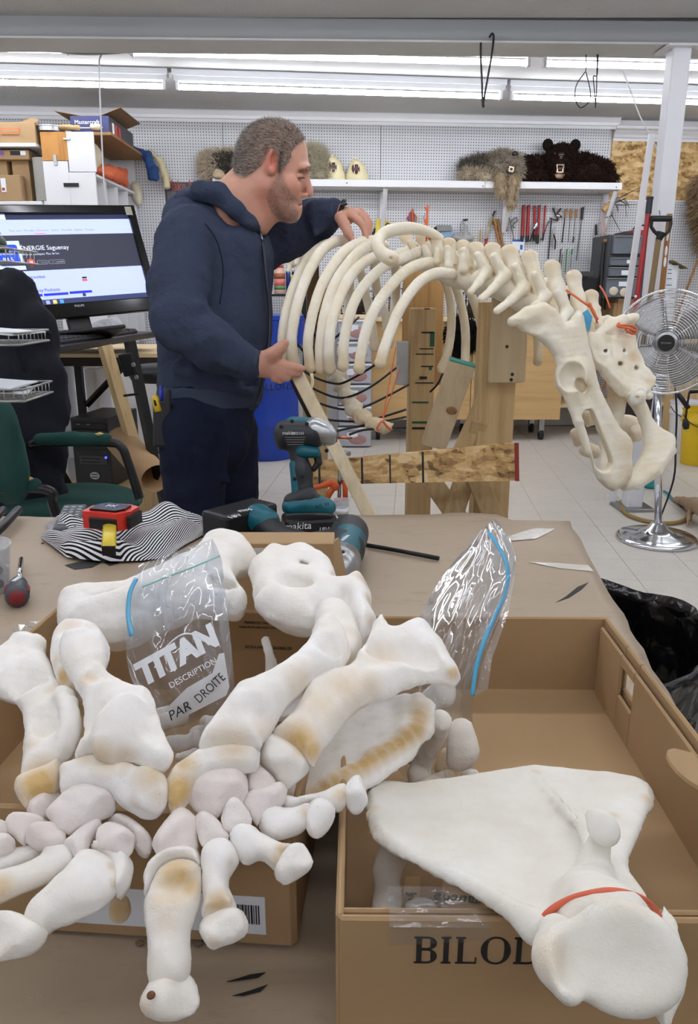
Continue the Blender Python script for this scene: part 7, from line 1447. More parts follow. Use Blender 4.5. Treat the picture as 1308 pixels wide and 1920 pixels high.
# lettering on the front: serif capitals
def serif_word(word, x0, base, size, R, c, mat, parent, name):
 m = MB(); x = x0; st = size * .16; tn = size * .05; e = .0006
 def rect(xa, ya, xb, yb): m.box(c + R @ V(((xa + xb) / 2, (ya + yb) / 2, e / 2)), (abs(xb - xa), abs(yb - ya), e), R)
 def stem(xx):
  rect(xx, base, xx + st, base + size); rect(xx - st * .45, base, xx + st * 1.45, base + tn); rect(xx - st * .45, base + size - tn, xx + st * 1.45, base + size)
 def bowl(cx_, cy_, ro, rh, t0, t1, n=20):
  vs = []; fs = []
  for k in range(n + 1):
   a = t0 + (t1 - t0) * k / n; ca, sa = cos(a), sin(a); w_ = st * abs(ca) ** 1.3 + tn * .8
   for (rx_, ry_) in ((ro, rh), (ro - w_, rh - tn)):
    for zz_ in (0, e): vs.append(c + R @ V((cx_ + rx_ * ca, cy_ + ry_ * sa, zz_)))
  for k in range(n):
   b0 = k * 4; b1 = b0 + 4; fs += [(b0 + 1, b0 + 3, b1 + 3, b1 + 1), (b0, b1, b1 + 2, b0 + 2), (b0, b0 + 1, b1 + 1, b1), (b0 + 2, b1 + 2, b1 + 3, b0 + 3)]
  m.data(vs, fs)
 for ch in word:
  if ch == 'I': stem(x + st * .3); x += size * .46
  elif ch == 'L':
   stem(x + st * .2); rect(x + st, base, x + size * .6, base + tn); rect(x + size * .57, base, x + size * .61, base + size * .22); x += size * .76
  elif ch == 'O': bowl(x + size * .44, base + size / 2, size * .46, size * .52, 0, 2 * pi, 30); x += size * 1.04
  elif ch == 'D':
   stem(x + st * .2); rect(x + st, base, x + size * .4, base + tn); rect(x + st, base + size - tn, x + size * .4, base + size); bowl(x + size * .38, base + size / 2, size * .46, size * .5, -pi / 2, pi / 2); x += size * .98
  elif ch == 'B':
   stem(x + st * .2)
   for yy, hh in ((.76, .24), (.27, .27)):
    bowl(x + size * .34, base + size * yy, size * (.26 + hh * .25), size * hh, -pi / 2, pi / 2)
    rect(x + st, base + size * (yy - hh), x + size * .36, base + size * (yy - hh) + tn); rect(x + st, base + size * (yy + hh) - tn, x + size * .36, base + size * (yy + hh))
   x += size * .82
 return m.build(name, mat, parent)
FRF = fr(dirx, zz, -diry)
serif_word('BILOD', .048, .0, .0205, FRF, RP[0] - diry * .0026 + V((0, 0, .066)), INK, RW[0], 'lettering')
# red maple-leaf mark, at the right end of the front
leaf = [(0, -1), (.08, -.35), (.55, -.45), (.45, -.2), (1, .2), (.8, .3), (.9, .65), (.55, .55), (.5, .75), (.22, .4), (.3, 1), (0, 1.25)]
leaf = leaf + [(-a, b) for a, b in leaf[-2:0:-1]]
MB().prism([(a * .014, b * .014) for a, b in leaf], .0006, RP[0] + dirx * .203 - diry * .0026 + V((0, 0, .074)), FRF).build('maple_leaf', M('red_print', (176, 42, 38), .6), RW[0])
CLEAR = film('clear_packing_tape', white=.03, rough=.12, gl=.3, bs=60, bst=.2)
m = MB(); a = at_tray(RP, .1, -.012, .1005); b = at_tray(RP, .3, -.012, .1005)
m.sheet([[a + diry * .03, b + diry * .03], [a - diry * .004, b - diry * .004], [a - diry * .0042 - V((0, 0, .014)), b - diry * .0042 - V((0, 0, .01))]]); m.build('packing_tape', CLEAR, rtray)
# left tray
lfr = onz(551, 1780, z0); ldx = V((cos(radians(-4.6)), sin(radians(-4.6)), 0)); ldy = V((-ldx.y, ldx.x, 0))
lw, ll = .34, .37
ltray, LP, LW = tray('open cardboard tray at left holding the two forelimb skeletons', lfr - ldx * lw, lfr, lfr - ldx * lw + ldy * ll, lfr + ldy * ll, .112)
LFF = fr(ldx, zz, -ldy)
def on_front(P, W, u, z, sz, name, mat, dx, dy, lift=.0028): return MB().box(P[0] + dx * u - dy * lift + V((0, 0, z)), (sz[0], .0006, sz[1]), fr(dx, dy, zz)).build(name, mat, W)
lb = on_front(LP, LW[0], lw - .103, .028, (.165, .034), 'printed_label', LABELW, ldx, ldy)
c0 = LP[0] - ldy * .0034
MB().box(c0 + ldx * (lw - .172) + V((0, 0, .051)), (.028, .0006, .009), fr(ldx, ldy, zz)).build('yellow_sticker', M('yellow_sticker', (224, 204, 40), .5), LW[0])
def bars(x, z, n, w_, h, sd):
 m = MB(); rg = random.Random(sd); xx = x
 for i in range(n):
  bw2 = rg.choice((.0005, .0008, .0013)); m.box(c0 + ldx * (xx + bw2 / 2) + V((0, 0, z)), (bw2, .0004, h), fr(ldx, ldy, zz)); xx += bw2 + rg.choice((.0005, .0008, .0011))
 return m.build('bar_code', INK, LW[0])
bars(lw - .18, .0285, 16, 0, .010, 1); bars(lw - .055, .029, 20, 0, .017, 4)
text('lettering', '132', .011, c0 - ldy * .0006 + ldx * (lw - .172) + V((0, 0, .051)), LFF, INK, LW[0])
text('lettering', '9', .008, c0 - ldy * .0002 + ldx * (lw - .162) + V((0, 0, .0385)), LFF, INK, LW[0])
text('lettering', '11083600', .005, c0 - ldy * .0002 + ldx * (lw - .17) + V((0, 0, .0195)), LFF, INK, LW[0])
text('lettering', 'G', .008, c0 - ldy * .0002 + ldx * (lw - .105) + V((0, 0, .04)), LFF, INK, LW[0])
MB().box(c0 + ldx * (lw - .093) + V((0, 0, .024)), (.012, .0004, .014), fr(ldx, ldy, zz)).build('brown_mark', M('brown_print', (150, 84, 62), .6), LW[0])
# print inside the back wall
BKF = fr(ldx, zz, -ldy); bc = LP[3] - ldy * .003
text('lettering', 'PERFECTLY NEVER GOES OUT OF STYLE', .0042, bc + ldx * (lw - .075) + V((0, 0, .098)), BKF, INK, LW[2], .0002)
text('lettering', 'MADE FROM 100% POST CONSUMER RECYCLED MATERIAL', .0034, bc + ldx * (lw - .075) + V((0, 0, .092)), BKF, INK, LW[2], .0002)
text('lettering', 'GCRA-W059A 365305120', .0052, bc + ldx * (lw - .085) + V((0, 0, .066)), BKF, INK, LW[2], .0002)
# small taped carton behind the trays
sx0 = onz(372, 1160, z0).x
sp = ony(378, 1004, 1.06); sq = ony(622, 1004, 1.06)
cd0 = .93; zt_ = ony(500, 1018, cd0).z; xl = ony(398, 1018, cd0).x; xr = ony(626, 1018, cd0).x
carton = thing('small_carton', 'small upright brown carton behind the left tray, flap open at its right end', 'cardboard box', ((xl + xr) / 2, cd0 + .06, z0 + .002))
hh = zt_ - z0 - .003; cw = xr - xl
for nm, c, s in (('front_wall', ((xl + xr) / 2, cd0, z0 + .003 + hh / 2), (cw, .004, hh)), ('back_wall', ((xl + xr) / 2, cd0 + .045, z0 + .003 + hh / 2), (cw, .004, hh)), ('bottom', ((xl + xr) / 2, cd0 + .0225, z0 + .005), (cw, .042, .004)), ('side_wall', (xl + .002, cd0 + .0225, z0 + .003 + hh / 2), (.004, .043, hh)), ('lid', ((xl + xr) / 2, cd0 + .0225, z0 + .003 + hh - .002), (cw, .043, .004))):
 MB().box(c, s, I3, .001, 1).build(nm, KRAFT, carton)
MB().box((xr + .004, cd0 + .012, z0 + hh - .028), (.004, .03, .06), rz(-25) @ rym(-12), .001, 1).build('open_flap', KRAFT, carton)
MB().box((xl + cw * .5, cd0 - .0025, zt_ - .012), (cw * .42, .0006, .012), I3).build('tape_strip', TAPE, carton)
text('handwriting', 'Bac A', .012, (xl + cw * .42, cd0 - .0026, z0 + .07), fr((-1, .0, .1), (0, 0, -1)), INK, carton, .0002, shear=.3)
# ================================================================ foreground bones and bags
VX = .0022
def fb(chains, name, parent=None, label=None, stains=(), mat=BONEW, flat=.62, noise=.0016, ns=60, h=VX, subs=(), ells=(), plates=(), seed=1, k=.012, base=0.0, n=None):
 s = Solid()
 for ci, ch in enumerate(plates): s.plate([onz(a, b, c) for a, b, c in ch[0]], ch[1], k if ci else 0, rnd=ch[2] if len(ch) > 2 else .003)
 for ci, ch in enumerate(chains):
  P = [pz(*q) for q in spl(ch, 3)]; vw = view(P[len(P) // 2][0]); s.chain([(p, r) for p, r in P], k if (ci or plates) else 0, vw if n is None else n, flat, kk=.03)
 for (a, b, c, rx, ry, df, rot) in ells:
  p, r = pz(a, b, c, 1.0); s.ell(p, (rx * r, df * min(rx, ry) * r, ry * r), vframe(p, rot), k if (chains or plates) else .006)
 for (a, b, c, rx, ry, df, rot) in subs: p, r = pz(a, b, c, 1.0); s.ell(p, (rx * r, df * r, ry * r), vframe(p, rot), .004, True)
 me = s.mesh(h, noise, ns, name, seed); sp = []
 for (a, b, c, r, st) in stains: p, u = pz(a, b, c, 1.0); sp.append((p, r * u, st))
 paint(me, 'stain', sp, base); o = add_mesh(name, me, mat, parent, None, True)
 if parent is None: tag(o, label, 'bone')
 return o
def clos(pts, n=3):
 P = [np.array(q, float) for q in pts]; m = len(P); out = []
 for i in range(m):
  p0, p1, p2, p3 = P[i - 1], P[i], P[(i + 1) % m], P[(i + 2) % m]
  for k in range(n): t = k / n; out.append(tuple(.5 * ((2 * p1) + (p2 - p0) * t + (2 * p0 - 5 * p1 + 4 * p2 - p3) * t * t + (-p0 + 3 * p1 - 3 * p2 + p3) * t ** 3)))
 return out
def fi(pts, zl, T, R, name, parent=None, label=None, stains=(), chains=(), subs=(), mat=BONEW, noise=.0012, ns=80, h=VX, seed=1, base=0.0, k=.008, flat=.6, facets=0, n=2):
 y0, z0_, y1, z1 = zl; zf = lambda y: z0_ + (z1 - z0_) * (y - y0) / (y1 - y0)
 Q = [onz(a, b, zf(b)) for a, b in clos(pts, n)]; ctr = sum(Q, V()) / len(Q); u = dep(ctr) / F
 s = Solid(); s.plate(Q, T * u, 0, R=R * u)
 for ch in chains: P = [pz(a, b, zf(b) + dz, r) for a, b, dz, r in spl(ch, 3)]; s.chain(P, k, view(ctr), flat, kk=.03)
 for (a, b, rx, ry, dpt, rot, lift) in subs: p = onz(a, b, zf(b)); s.ell(p - view(p) * lift * u, (rx * u, dpt * u, ry * u), vframe(p, rot), .01, True)
 if facets:
  rg = random.Random(seed); rad = max((q - ctr).length for q in Q)
  for _ in range(facets): dv = (-view(ctr) * rg.uniform(.5, 1.2) + V((rg.uniform(-1, 1), rg.uniform(-1, 1), rg.uniform(-1, 1))) * .8).normalized(); s.ell(ctr + dv * (2.2 * rad + T * u * .82), (2.2 * rad,) * 3, I3, .003, True)
 me = s.mesh(h, noise, ns, name, seed); paint(me, 'stain', [(onz(a, b, zf(b) + .006), r * u, st) for a, b, r, st in stains], base); o = add_mesh(name, me, mat, parent, None, True)
 if parent is None: tag(o, label, 'bone')
 return o
PINK = bone_mat('bone_pinkish', (242, 236, 233), (230, 219, 213))
fl1 = thing('forelimb_skeleton', 'assembled forelimb bones fanning out at the left over the tray', 'bone assembly', onz(180, 1480, .99))
ZL = (1180, 1.05, 1540, 1.0)
fi([(-40, 1255), (-10, 1228), (13, 1214), (24, 1198), (45, 1195), (72, 1197), (82, 1206), (84, 1225), (93, 1243), (102, 1264), (114, 1287), (130, 1303), (138, 1318), (144, 1342), (145, 1366), (143, 1392), (137, 1412), (112, 1432), (75, 1446), (40, 1460), (42, 1440), (46, 1402), (47, 1370), (44, 1345), (35, 1324), (14, 1310), (-8, 1303), (-40, 1296)], ZL, 26, 34, 'ulna', fl1, stains=[(122, 1385, 14, .7), (60, 1400, 14, .35), (75, 1440, 26, .5), (100, 1300, 16, .3)], chains=[[(118, 1296, .01, 14), (130, 1340, .012, 14), (130, 1395, .006, 12)], [(40, 1206, .006, 14), (75, 1208, .006, 10)]], subs=((52, 1270, 34, 40, 22, 20, 42), (85, 1350, 18, 30, 22, 0, 44)), seed=2)
fi([(36, 1462), (60, 1451), (90, 1439), (115, 1428), (117, 1450), (112, 1475), (95, 1488), (70, 1500), (52, 1513), (42, 1508), (38, 1498), (29, 1486), (28, 1472)], ZL, 26, 22, 'ulna_end', fl1, stains=[(74, 1470, 46, .95)], base=.45, seed=3, noise=.0016)
fi([(118, 1200), (150, 1188), (180, 1193), (195, 1208), (200, 1225), (199, 1240), (197, 1255), (210, 1268), (235, 1285), (262, 1296), (273, 1303), (279, 1315), (283, 1340), (288, 1370), (294, 1392), (305, 1405), (316, 1416), (317, 1426), (306, 1440), (290, 1440), (270, 1433), (240, 1425), (215, 1416), (190, 1410), (165, 1412), (140, 1422), (148, 1400), (157, 1365), (160, 1345), (158, 1320), (150, 1300), (140, 1285), (128, 1268), (118, 1248), (112, 1225)], (1180, 1.07, 1540, 1.012), 30, 40, 'radius', fl1, stains=[(168, 1275, 20, .55), (196, 1262, 12, .3), (190, 1415, 26, .6), (230, 1424, 24, .6), (150, 1424, 18, .4)], chains=[[(262, 1306, .004, 16), (280, 1370, .002, 16), (300, 1420, 0, 18)], [(235, 1330, .01, 30), (215, 1390, .006, 40)]], subs=((178, 1330, 22, 46, 20, -12, 44), (190, 1262, 22, 14, 14, 30, 40)), seed=4)
fi([(100, 1195), (115, 1180), (135, 1173), (160, 1174), (185, 1184), (200, 1205), (204, 1230), (196, 1250), (170, 1270), (152, 1302), (140, 1300), (122, 1292), (108, 1275), (98, 1250), (96, 1220)], (1180, 1.058, 1540, 1.0), 28, 26, 'radius_head', fl1, stains=[(135, 1182, 24, .4), (170, 1182, 20, .3), (118, 1270, 22, .9), (135, 1288, 18, .8), (104, 1240, 18, .4)], seed=5, noise=.0018)
fi([(117, 1434), (140, 1427), (165, 1417), (190, 1415), (215, 1421), (240, 1430), (265, 1438), (285, 1443), (305, 1452), (312, 1466), (309, 1490), (305, 1515), (290, 1532), (268, 1536), (255, 1529), (240, 1520), (225, 1506), (210, 1491), (185, 1481), (160, 1478), (140, 1483), (120, 1493), (114, 1485), (114, 1458)], (1400, 1.03, 1540, .998), 30, 24, 'radius_end', fl1, stains=[(205, 1424, 34, .5), (165, 1420, 20, .4), (235, 1440, 20, .45), (282, 1460, 30, .85), (292, 1490, 20, .5), (255, 1500, 14, .3)], subs=((252, 1527, 10, 7, 16, 0, 26),), chains=[[(280, 1465, .006, 22), (288, 1500, .004, 22)]], seed=6, noise=.0016)
CZ = (1480, 1.0, 1640, .985)
for i, (pts, dz) in enumerate((([(85, 1524), (109, 1502), (128, 1486), (154, 1479), (180, 1481), (206, 1490), (222, 1505), (226, 1518), (218, 1529), (206, 1533), (180, 1536), (154, 1544), (135, 1557), (125, 1567), (109, 1551), (96, 1537)], .006), ([(51, 1521), (61, 1505), (74, 1495), (96, 1489), (111, 1486), (114, 1493), (106, 1505), (96, 1518), (87, 1525), (83, 1534), (64, 1532)], 0), ([(11, 1553), (19, 1537), (35, 1531), (58, 1531), (77, 1535), (93, 1545), (83, 1554), (64, 1558), (52, 1568), (48, 1586), (39, 1580), (24, 1566)], 0), ([(56, 1556), (77, 1550), (103, 1547), (119, 1560), (122, 1572), (112, 1582), (93, 1586), (74, 1589), (55, 1586), (51, 1572)], .002), ([(117, 1582), (135, 1569), (157, 1553), (180, 1541), (191, 1543), (189, 1553), (177, 1566), (167, 1579), (161, 1595), (145, 1608), (138, 1595)], 0), ([(169, 1579), (180, 1560), (193, 1548), (212, 1545), (231, 1552), (250, 1566), (255, 1582), (247, 1598), (238, 1611), (222, 1600), (199, 1589), (180, 1587)], .004), ([(205, 1537), (225, 1531), (244, 1537), (263, 1550), (279, 1566), (286, 1582), (281, 1601), (270, 1621), (254, 1629), (240, 1612), (250, 1598), (252, 1582), (242, 1563), (226, 1550)], -.006), ([(-30, 1577), (0, 1567), (20, 1570), (36, 1582), (40, 1588), (20, 1596), (0, 1602), (-30, 1604)], 0), ([(-30, 1548), (0, 1541), (14, 1545), (18, 1556), (8, 1566), (-30, 1572)], 0))):
 fi(pts, (1480, 1.004 + dz, 1640, .986 + dz), 24, 20, 'carpal_bone', fl1, mat=PINK, seed=10 + i, base=.05, facets=3, noise=.0016)
def digit(par, zl, shaft, cap=None, basec=None, st=(), cst=(), sd=1, T=24, R=24, **kw):
 fi(shaft, zl, T, R, 'metacarpal', par, stains=st, seed=sd, **kw)
 if cap: fi(cap, zl, T * 1.1, R, 'end_cap', par, stains=cst, seed=sd + 1, facets=2, noise=.001)
 if basec: fi(basec, (zl[0], zl[1] - .003, zl[2], zl[3] - .003), T * .95, 13, 'base_cap', par, seed=sd + 2, noise=.0012)
digit(fl1, (1590, .99, 1800, .962), [(154, 1598), (180, 1595), (199, 1604), (213, 1617), (221, 1633), (222, 1653), (218, 1672), (205, 1688), (180, 1704), (148, 1717), (122, 1726), (100, 1738), (84, 1752), (60, 1740), (45, 1722), (58, 1694), (83, 1675), (109, 1649), (128, 1627), (141, 1612)], [(-40, 1715), (0, 1710), (19, 1709), (37, 1714), (60, 1724), (84, 1738), (88, 1750), (80, 1766), (64, 1781), (42, 1791), (19, 1795), (0, 1800), (-40, 1802)], [(170, 1592), (193, 1584), (212, 1585), (231, 1598), (244, 1614), (247, 1632), (241, 1656), (228, 1675), (218, 1682), (216, 1653), (212, 1633), (204, 1617), (188, 1604)], [(222, 1650, 14, .8), (212, 1620, 10, .6)], [(10, 1790, 20, .3)], 30, 30, 34, chains=[[(90, 1715, .0, 20), (150, 1668, .004, 30)]])
digit(fl1, (1580, .99, 1700, .972), [(77, 1608), (83, 1592), (96, 1584), (116, 1582), (132, 1588), (140, 1604), (138, 1617), (122, 1630), (96, 1649), (64, 1665), (32, 1678), (0, 1693), (-40, 1708), (-40, 1652), (0, 1636), (40, 1624)], st=[(0, 1665, 26, .7), (20, 1672, 20, .4)], sd=34, T=20, R=20)
digit(fl1, (1580, .985, 1700, .972), [(80, 1591), (60, 1588), (30, 1592), (0, 1602), (-30, 1608), (-30, 1640), (0, 1632), (45, 1618), (74, 1606)], sd=37, T=14, R=12)
fb([], 'sesamoid', fl1, ells=((225, 1704, .925, 21, 26, .8, 0),), stains=[(225, 1704, .93, 40, .8)], base=.5, seed=39)
fl2 = thing('forelimb_skeleton', 'assembled forelimb bones with five spread digits in the middle foreground', 'bone assembly', onz(420, 1500, .99))
fi([(602, 1165), (619, 1160), (637, 1172), (648, 1193), (655, 1218), (651, 1239), (644, 1252), (630, 1256), (609, 1261), (591, 1269), (577, 1281), (556, 1302), (535, 1323), (521, 1348), (507, 1369), (489, 1390), (486, 1402), (440, 1394), (395, 1400), (374, 1406), (380, 1385), (400, 1355), (425, 1318), (445, 1291), (475, 1281), (507, 1267), (538, 1246), (563, 1225), (581, 1203), (588, 1182)], (1160, 1.07, 1540, 1.012), 30, 34, 'radius', fl2, stains=[(560, 1275, 30, .3), (430, 1396, 40, .5), (500, 1360, 26, .35), (385, 1400, 16, .5)], chains=[[(560, 1262, .004, 18), (500, 1300, .006, 24), (455, 1340, .004, 30)]], subs=((620, 1216, 10, 40, 12, 25, 36), (500, 1345, 14, 40, 16, 35, 40)), seed=41)
fi([(594, 1150), (615, 1138), (640, 1138), (658, 1150), (669, 1172), (676, 1200), (674, 1221), (665, 1242), (651, 1257), (633, 1264), (616, 1260), (600, 1230), (592, 1190)], (1160, 1.056, 1540, 1.0), 32, 26, 'radius_head', fl2, stains=[(612, 1160, 18, .4), (648, 1195, 20, .35), (655, 1235, 16, .5)], seed=42, noise=.0016)
fi([(395, 1401), (440, 1396), (485, 1403), (487, 1420), (484, 1441), (465, 1448), (440, 1452), (415, 1454), (395, 1458), (375, 1472), (360, 1492), (345, 1512), (330, 1528), (318, 1518), (312, 1490), (316, 1462), (330, 1440), (350, 1425), (374, 1407)], (1380, 1.032, 1540, .998), 28, 24, 'radius_end', fl2, stains=[(335, 1480, 34, 1.0), (350, 1435, 24, .8), (325, 1505, 20, .9), (440, 1402, 34, .5)], seed=43)
fi([(711, 1158), (720, 1165), (722, 1179), (742, 1181), (764, 1172), (781, 1165), (799, 1170), (809, 1182), (816, 1193), (829, 1205), (837, 1221), (848, 1242), (862, 1268), (850, 1283), (830, 1275), (806, 1270), (778, 1273), (750, 1282), (721, 1296), (697, 1310), (669, 1328), (648, 1349), (630, 1373), (612, 1394), (598, 1415), (587, 1436), (577, 1425), (560, 1404), (538, 1390), (510, 1378), (528, 1362), (549, 1341), (563, 1316), (574, 1291), (591, 1277), (616, 1267), (640, 1260), (665, 1249), (679, 1235), (686, 1221), (693, 1200), (704, 1186)], (1160, 1.066, 1540, 1.0), 28, 36, 'ulna', fl2, stains=[(555, 1390, 40, .95), (588, 1405, 24, .95), (645, 1290, 40, .42), (600, 1330, 40, .35), (850, 1262, 14, .8), (720, 1235, 36, .35), (690, 1285, 26, .4), (618, 1310, 18, .4)], chains=[[(716, 1168, .002, 10), (706, 1200, .004, 12), (690, 1240, .004, 20)], [(830, 1262, .0, 12), (780, 1262, .002, 14), (700, 1290, .004, 24)]], subs=((765, 1222, 56, 32, 20, -25, 44), (700, 1215, 12, 30, 14, 20, 42)), seed=44)
fi([(487, 1407), (493, 1390), (510, 1380), (538, 1393), (560, 1407), (577, 1427), (582, 1438), (574, 1451), (556, 1464), (538, 1478), (517, 1467), (493, 1443), (487, 1429)], (1380, 1.024, 1540, .99), 32, 26, 'ulna_end', fl2, stains=[(560, 1412, 14, .4)], seed=45, facets=2, noise=.0018)
for i, (pts, dz) in enumerate((([(346, 1488), (360, 1470), (381, 1456), (409, 1449), (437, 1446), (455, 1449), (461, 1460), (464, 1474), (462, 1491), (451, 1506), (423, 1513), (419, 1530), (402, 1539), (381, 1527), (370, 1523), (353, 1520)], .008), ([(462, 1453), (469, 1440), (483, 1439), (500, 1451), (513, 1467), (511, 1477), (493, 1482), (469, 1484)], .002), ([(456, 1506), (465, 1488), (493, 1484), (514, 1476), (532, 1476), (537, 1484), (532, 1502), (514, 1511), (497, 1516), (484, 1541), (472, 1537), (465, 1520)], .003), ([(416, 1537), (426, 1513), (437, 1505), (455, 1509), (469, 1527), (470, 1544), (451, 1547), (430, 1558), (419, 1551)], .005), ([(370, 1530), (388, 1527), (409, 1541), (426, 1558), (426, 1571), (405, 1574), (381, 1586), (372, 1569), (369, 1548)], .003), ([(289, 1583), (296, 1565), (314, 1541), (331, 1523), (349, 1520), (370, 1537), (372, 1565), (380, 1586), (367, 1596), (342, 1592), (317, 1599), (300, 1608), (293, 1597)], .002))):
 fi(pts, (1440, 1.006 + dz, 1640, .984 + dz), 26, 20, 'carpal_bone', fl2, mat=PINK, seed=50 + i, base=.05, facets=3, noise=.0016)
digit(fl2, (1590, .99, 1910, .932), [(279, 1671), (293, 1639), (310, 1622), (335, 1613), (360, 1615), (374, 1629), (377, 1664), (374, 1695), (363, 1724), (354, 1759), (352, 1787), (354, 1826), (340, 1845), (290, 1848), (282, 1840), (284, 1804), (279, 1762), (272, 1727), (273, 1692)], [(280, 1842), (300, 1829), (328, 1822), (353, 1824), (367, 1843), (373, 1868), (372, 1889), (360, 1903), (335, 1913), (310, 1916), (286, 1911), (268, 1897), (263, 1878), (271, 1857)], [(271, 1660), (275, 1629), (293, 1609), (317, 1595), (342, 1589), (367, 1594), (375, 1607), (377, 1628), (360, 1617), (331, 1615), (312, 1624), (295, 1641), (284, 1666), (275, 1683)], [(330, 1640, 40, .9), (355, 1660, 26, .8), (300, 1690, 26, .45), (330, 1680, 30, .5), (310, 1730, 26, .3)], [(272, 1890, 20, .4), (330, 1826, 16, .25)], 60, 34, 40, subs=((330, 1660, 20, 12, 14, 0, 40),), chains=[[(316, 1750, .0, 26), (318, 1820, .0, 30)]])
MB().ell(onz(283, 1866, .952), (.0026, .0026, .002)).build('nutrient_hole', M('hole_brown', (110, 76, 48), .9), fl2, True)
digit(fl2, (1570, .992, 1780, .955), [(375, 1607), (384, 1586), (398, 1575), (419, 1572), (437, 1583), (446, 1600), (442, 1625), (430, 1646), (426, 1660), (432, 1678), (441, 1702), (409, 1710), (379, 1720), (384, 1688), (381, 1653), (378, 1629)], [(378, 1730), (391, 1711), (416, 1703), (440, 1702), (455, 1713), (462, 1734), (458, 1752), (440, 1766), (416, 1773), (398, 1780), (384, 1766), (376, 1746)], None, [(410, 1698, 26, .85), (435, 1620, 10, .4)], [(400, 1775, 16, .5)], 64, 28, 28)
digit(fl2, (1540, .998, 1660, .974), [(430, 1562), (440, 1548), (458, 1545), (476, 1551), (486, 1562), (507, 1572), (532, 1583), (548, 1580), (530, 1608), (520, 1632), (500, 1618), (483, 1611), (465, 1622), (451, 1611), (440, 1593), (432, 1576)], [(514, 1628), (525, 1604), (542, 1586), (564, 1580), (578, 1597), (585, 1615), (581, 1629), (564, 1643), (542, 1657), (525, 1654), (517, 1643)], None, [(532, 1592, 16, .8), (520, 1612, 14, .7)], (), 67, 26, 24)
digit(fl2, (1490, 1.0, 1580, .982), [(486, 1541), (490, 1523), (504, 1513), (521, 1512), (532, 1518), (557, 1513), (578, 1507), (585, 1520), (575, 1548), (567, 1559), (542, 1569), (514, 1574), (493, 1562)], [(571, 1534), (578, 1513), (592, 1500), (609, 1502), (625, 1516), (623, 1537), (613, 1558), (595, 1570), (579, 1562)], None, [(574, 1520, 14, .5)], (), 70, 25, 24)
digit(fl2, (1460, 1.0, 1540, .988), [(528, 1509), (539, 1495), (557, 1500), (578, 1495), (606, 1490), (630, 1477), (650, 1474), (652, 1502), (632, 1520), (606, 1509), (578, 1506), (557, 1513), (535, 1516)], [(643, 1488), (653, 1469), (666, 1460), (680, 1463), (688, 1481), (687, 1506), (673, 1523), (659, 1523), (649, 1509)], None, [(640, 1490, 18, .6)], (), 73, 20, 16)
fi([(109, 1135), (115, 1124), (134, 1114), (157, 1110), (199, 1108), (237, 1105), (260, 1093), (306, 1074), (344, 1055), (375, 1032), (382, 1019), (405, 1012), (424, 1009), (447, 1013), (466, 1024), (480, 1044), (480, 1056), (466, 1066), (447, 1070), (440, 1085), (452, 1104), (462, 1120), (460, 1140), (440, 1150), (410, 1147), (367, 1146), (329, 1162), (291, 1175), (260, 1194), (214, 1205), (168, 1205), (126, 1190), (109, 1170)], (1010, 1.07, 1210, 1.02), 38, 36, 'humerus', None, 'large white upper arm bone lying behind the printed plastic bag', stains=[(452, 1030, 8, .5), (462, 1036, 6, .5)], chains=[[(180, 1150, .01, 34), (280, 1120, .01, 30), (380, 1070, .008, 28)]], subs=((205, 1130, 26, 16, 14, -15, 50), (418, 1095, 26, 10, 30, -25, 44)), seed=80, h=.003)
fi([(466, 1073), (473, 1062), (486, 1055), (496, 1043), (517, 1037), (536, 1042), (556, 1036), (581, 1039), (598, 1048), (616, 1065), (625, 1084), (626, 1100), (644, 1100), (655, 1094), (679, 1092), (687, 1103), (694, 1116), (696, 1133), (696, 1151), (706, 1165), (700, 1180), (683, 1194), (670, 1198), (655, 1160), (637, 1152), (616, 1152), (596, 1158), (588, 1175), (560, 1174), (535, 1168), (510, 1158), (486, 1141), (475, 1119), (474, 1094)], (1030, 1.062, 1200, 1.035), 36, 34, 'humerus', None, 'white upper arm bone with tan socket end behind the middle forelimb', stains=[(606, 1062, 18, .7), (618, 1085, 14, .7), (592, 1048, 12, .5), (672, 1098, 22, .9), (688, 1130, 16, .7), (690, 1165, 14, .5)], chains=[[(500, 1130, .006, 26), (560, 1150, .004, 24)], [(590, 1060, .004, 26), (605, 1090, .004, 22)]], subs=((560, 1098, 44, 18, 20, -30, 50), (648, 1122, 8, 22, 16, 10, 42), (572, 1062, 6, 14, 20, 50, 40)), seed=81, h=.0026)
fb([[(497, 1202, 1.0, 10), (506, 1226, .99, 9), (510, 1262, .97, 14)]], 'small_bone', None, 'small upright bone spike between the two forelimbs', seed=82)
fb([], 'flat_bone', None, 'pale flat bone in the left tray under the middle forelimb', plates=[([(500, 1300, .93), (540, 1250, .935), (600, 1240, .935), (600, 1300, .93), (560, 1350, .925), (510, 1350, .925)], .006)], ells=((545, 1290, .945, 40, 22, .4, -25),), seed=83)
fb([[(782, 1318, .995, 14), (784, 1352, .985, 18), (755, 1400, .975, 16), (700, 1440, .97, 15), (640, 1476, .965, 15), (575, 1500, .96, 14)]], 'shoulder_blade', None, 'thin shoulder blade with rough tan edge under the middle forelimb', plates=[([(600, 1340, .985), (690, 1312, .99), (765, 1306, .995), (788, 1330, .99), (788, 1365, .985), (755, 1405, .975), (700, 1445, .97), (640, 1480, .965), (580, 1502, .96), (540, 1495, .96), (540, 1420, .97)], .006)], stains=[(786, 1325 + 8 * i, .992, 20, .8) for i in range(5)] + [(782 - 17 * i, 1368 + 11.2 * i, .988 - .002 * i, 21, 1) for i in range(13)], flat=.5, seed=84, noise=.0022, ns=90)
sc1 = thing('big_shoulder_blade', 'big white shoulder blade with orange band standing out of the right tray', 'bone', onz(1000, 1600, .9))
BW2 = bone_mat('bone_cream', (236, 234, 226), (222, 216, 202))
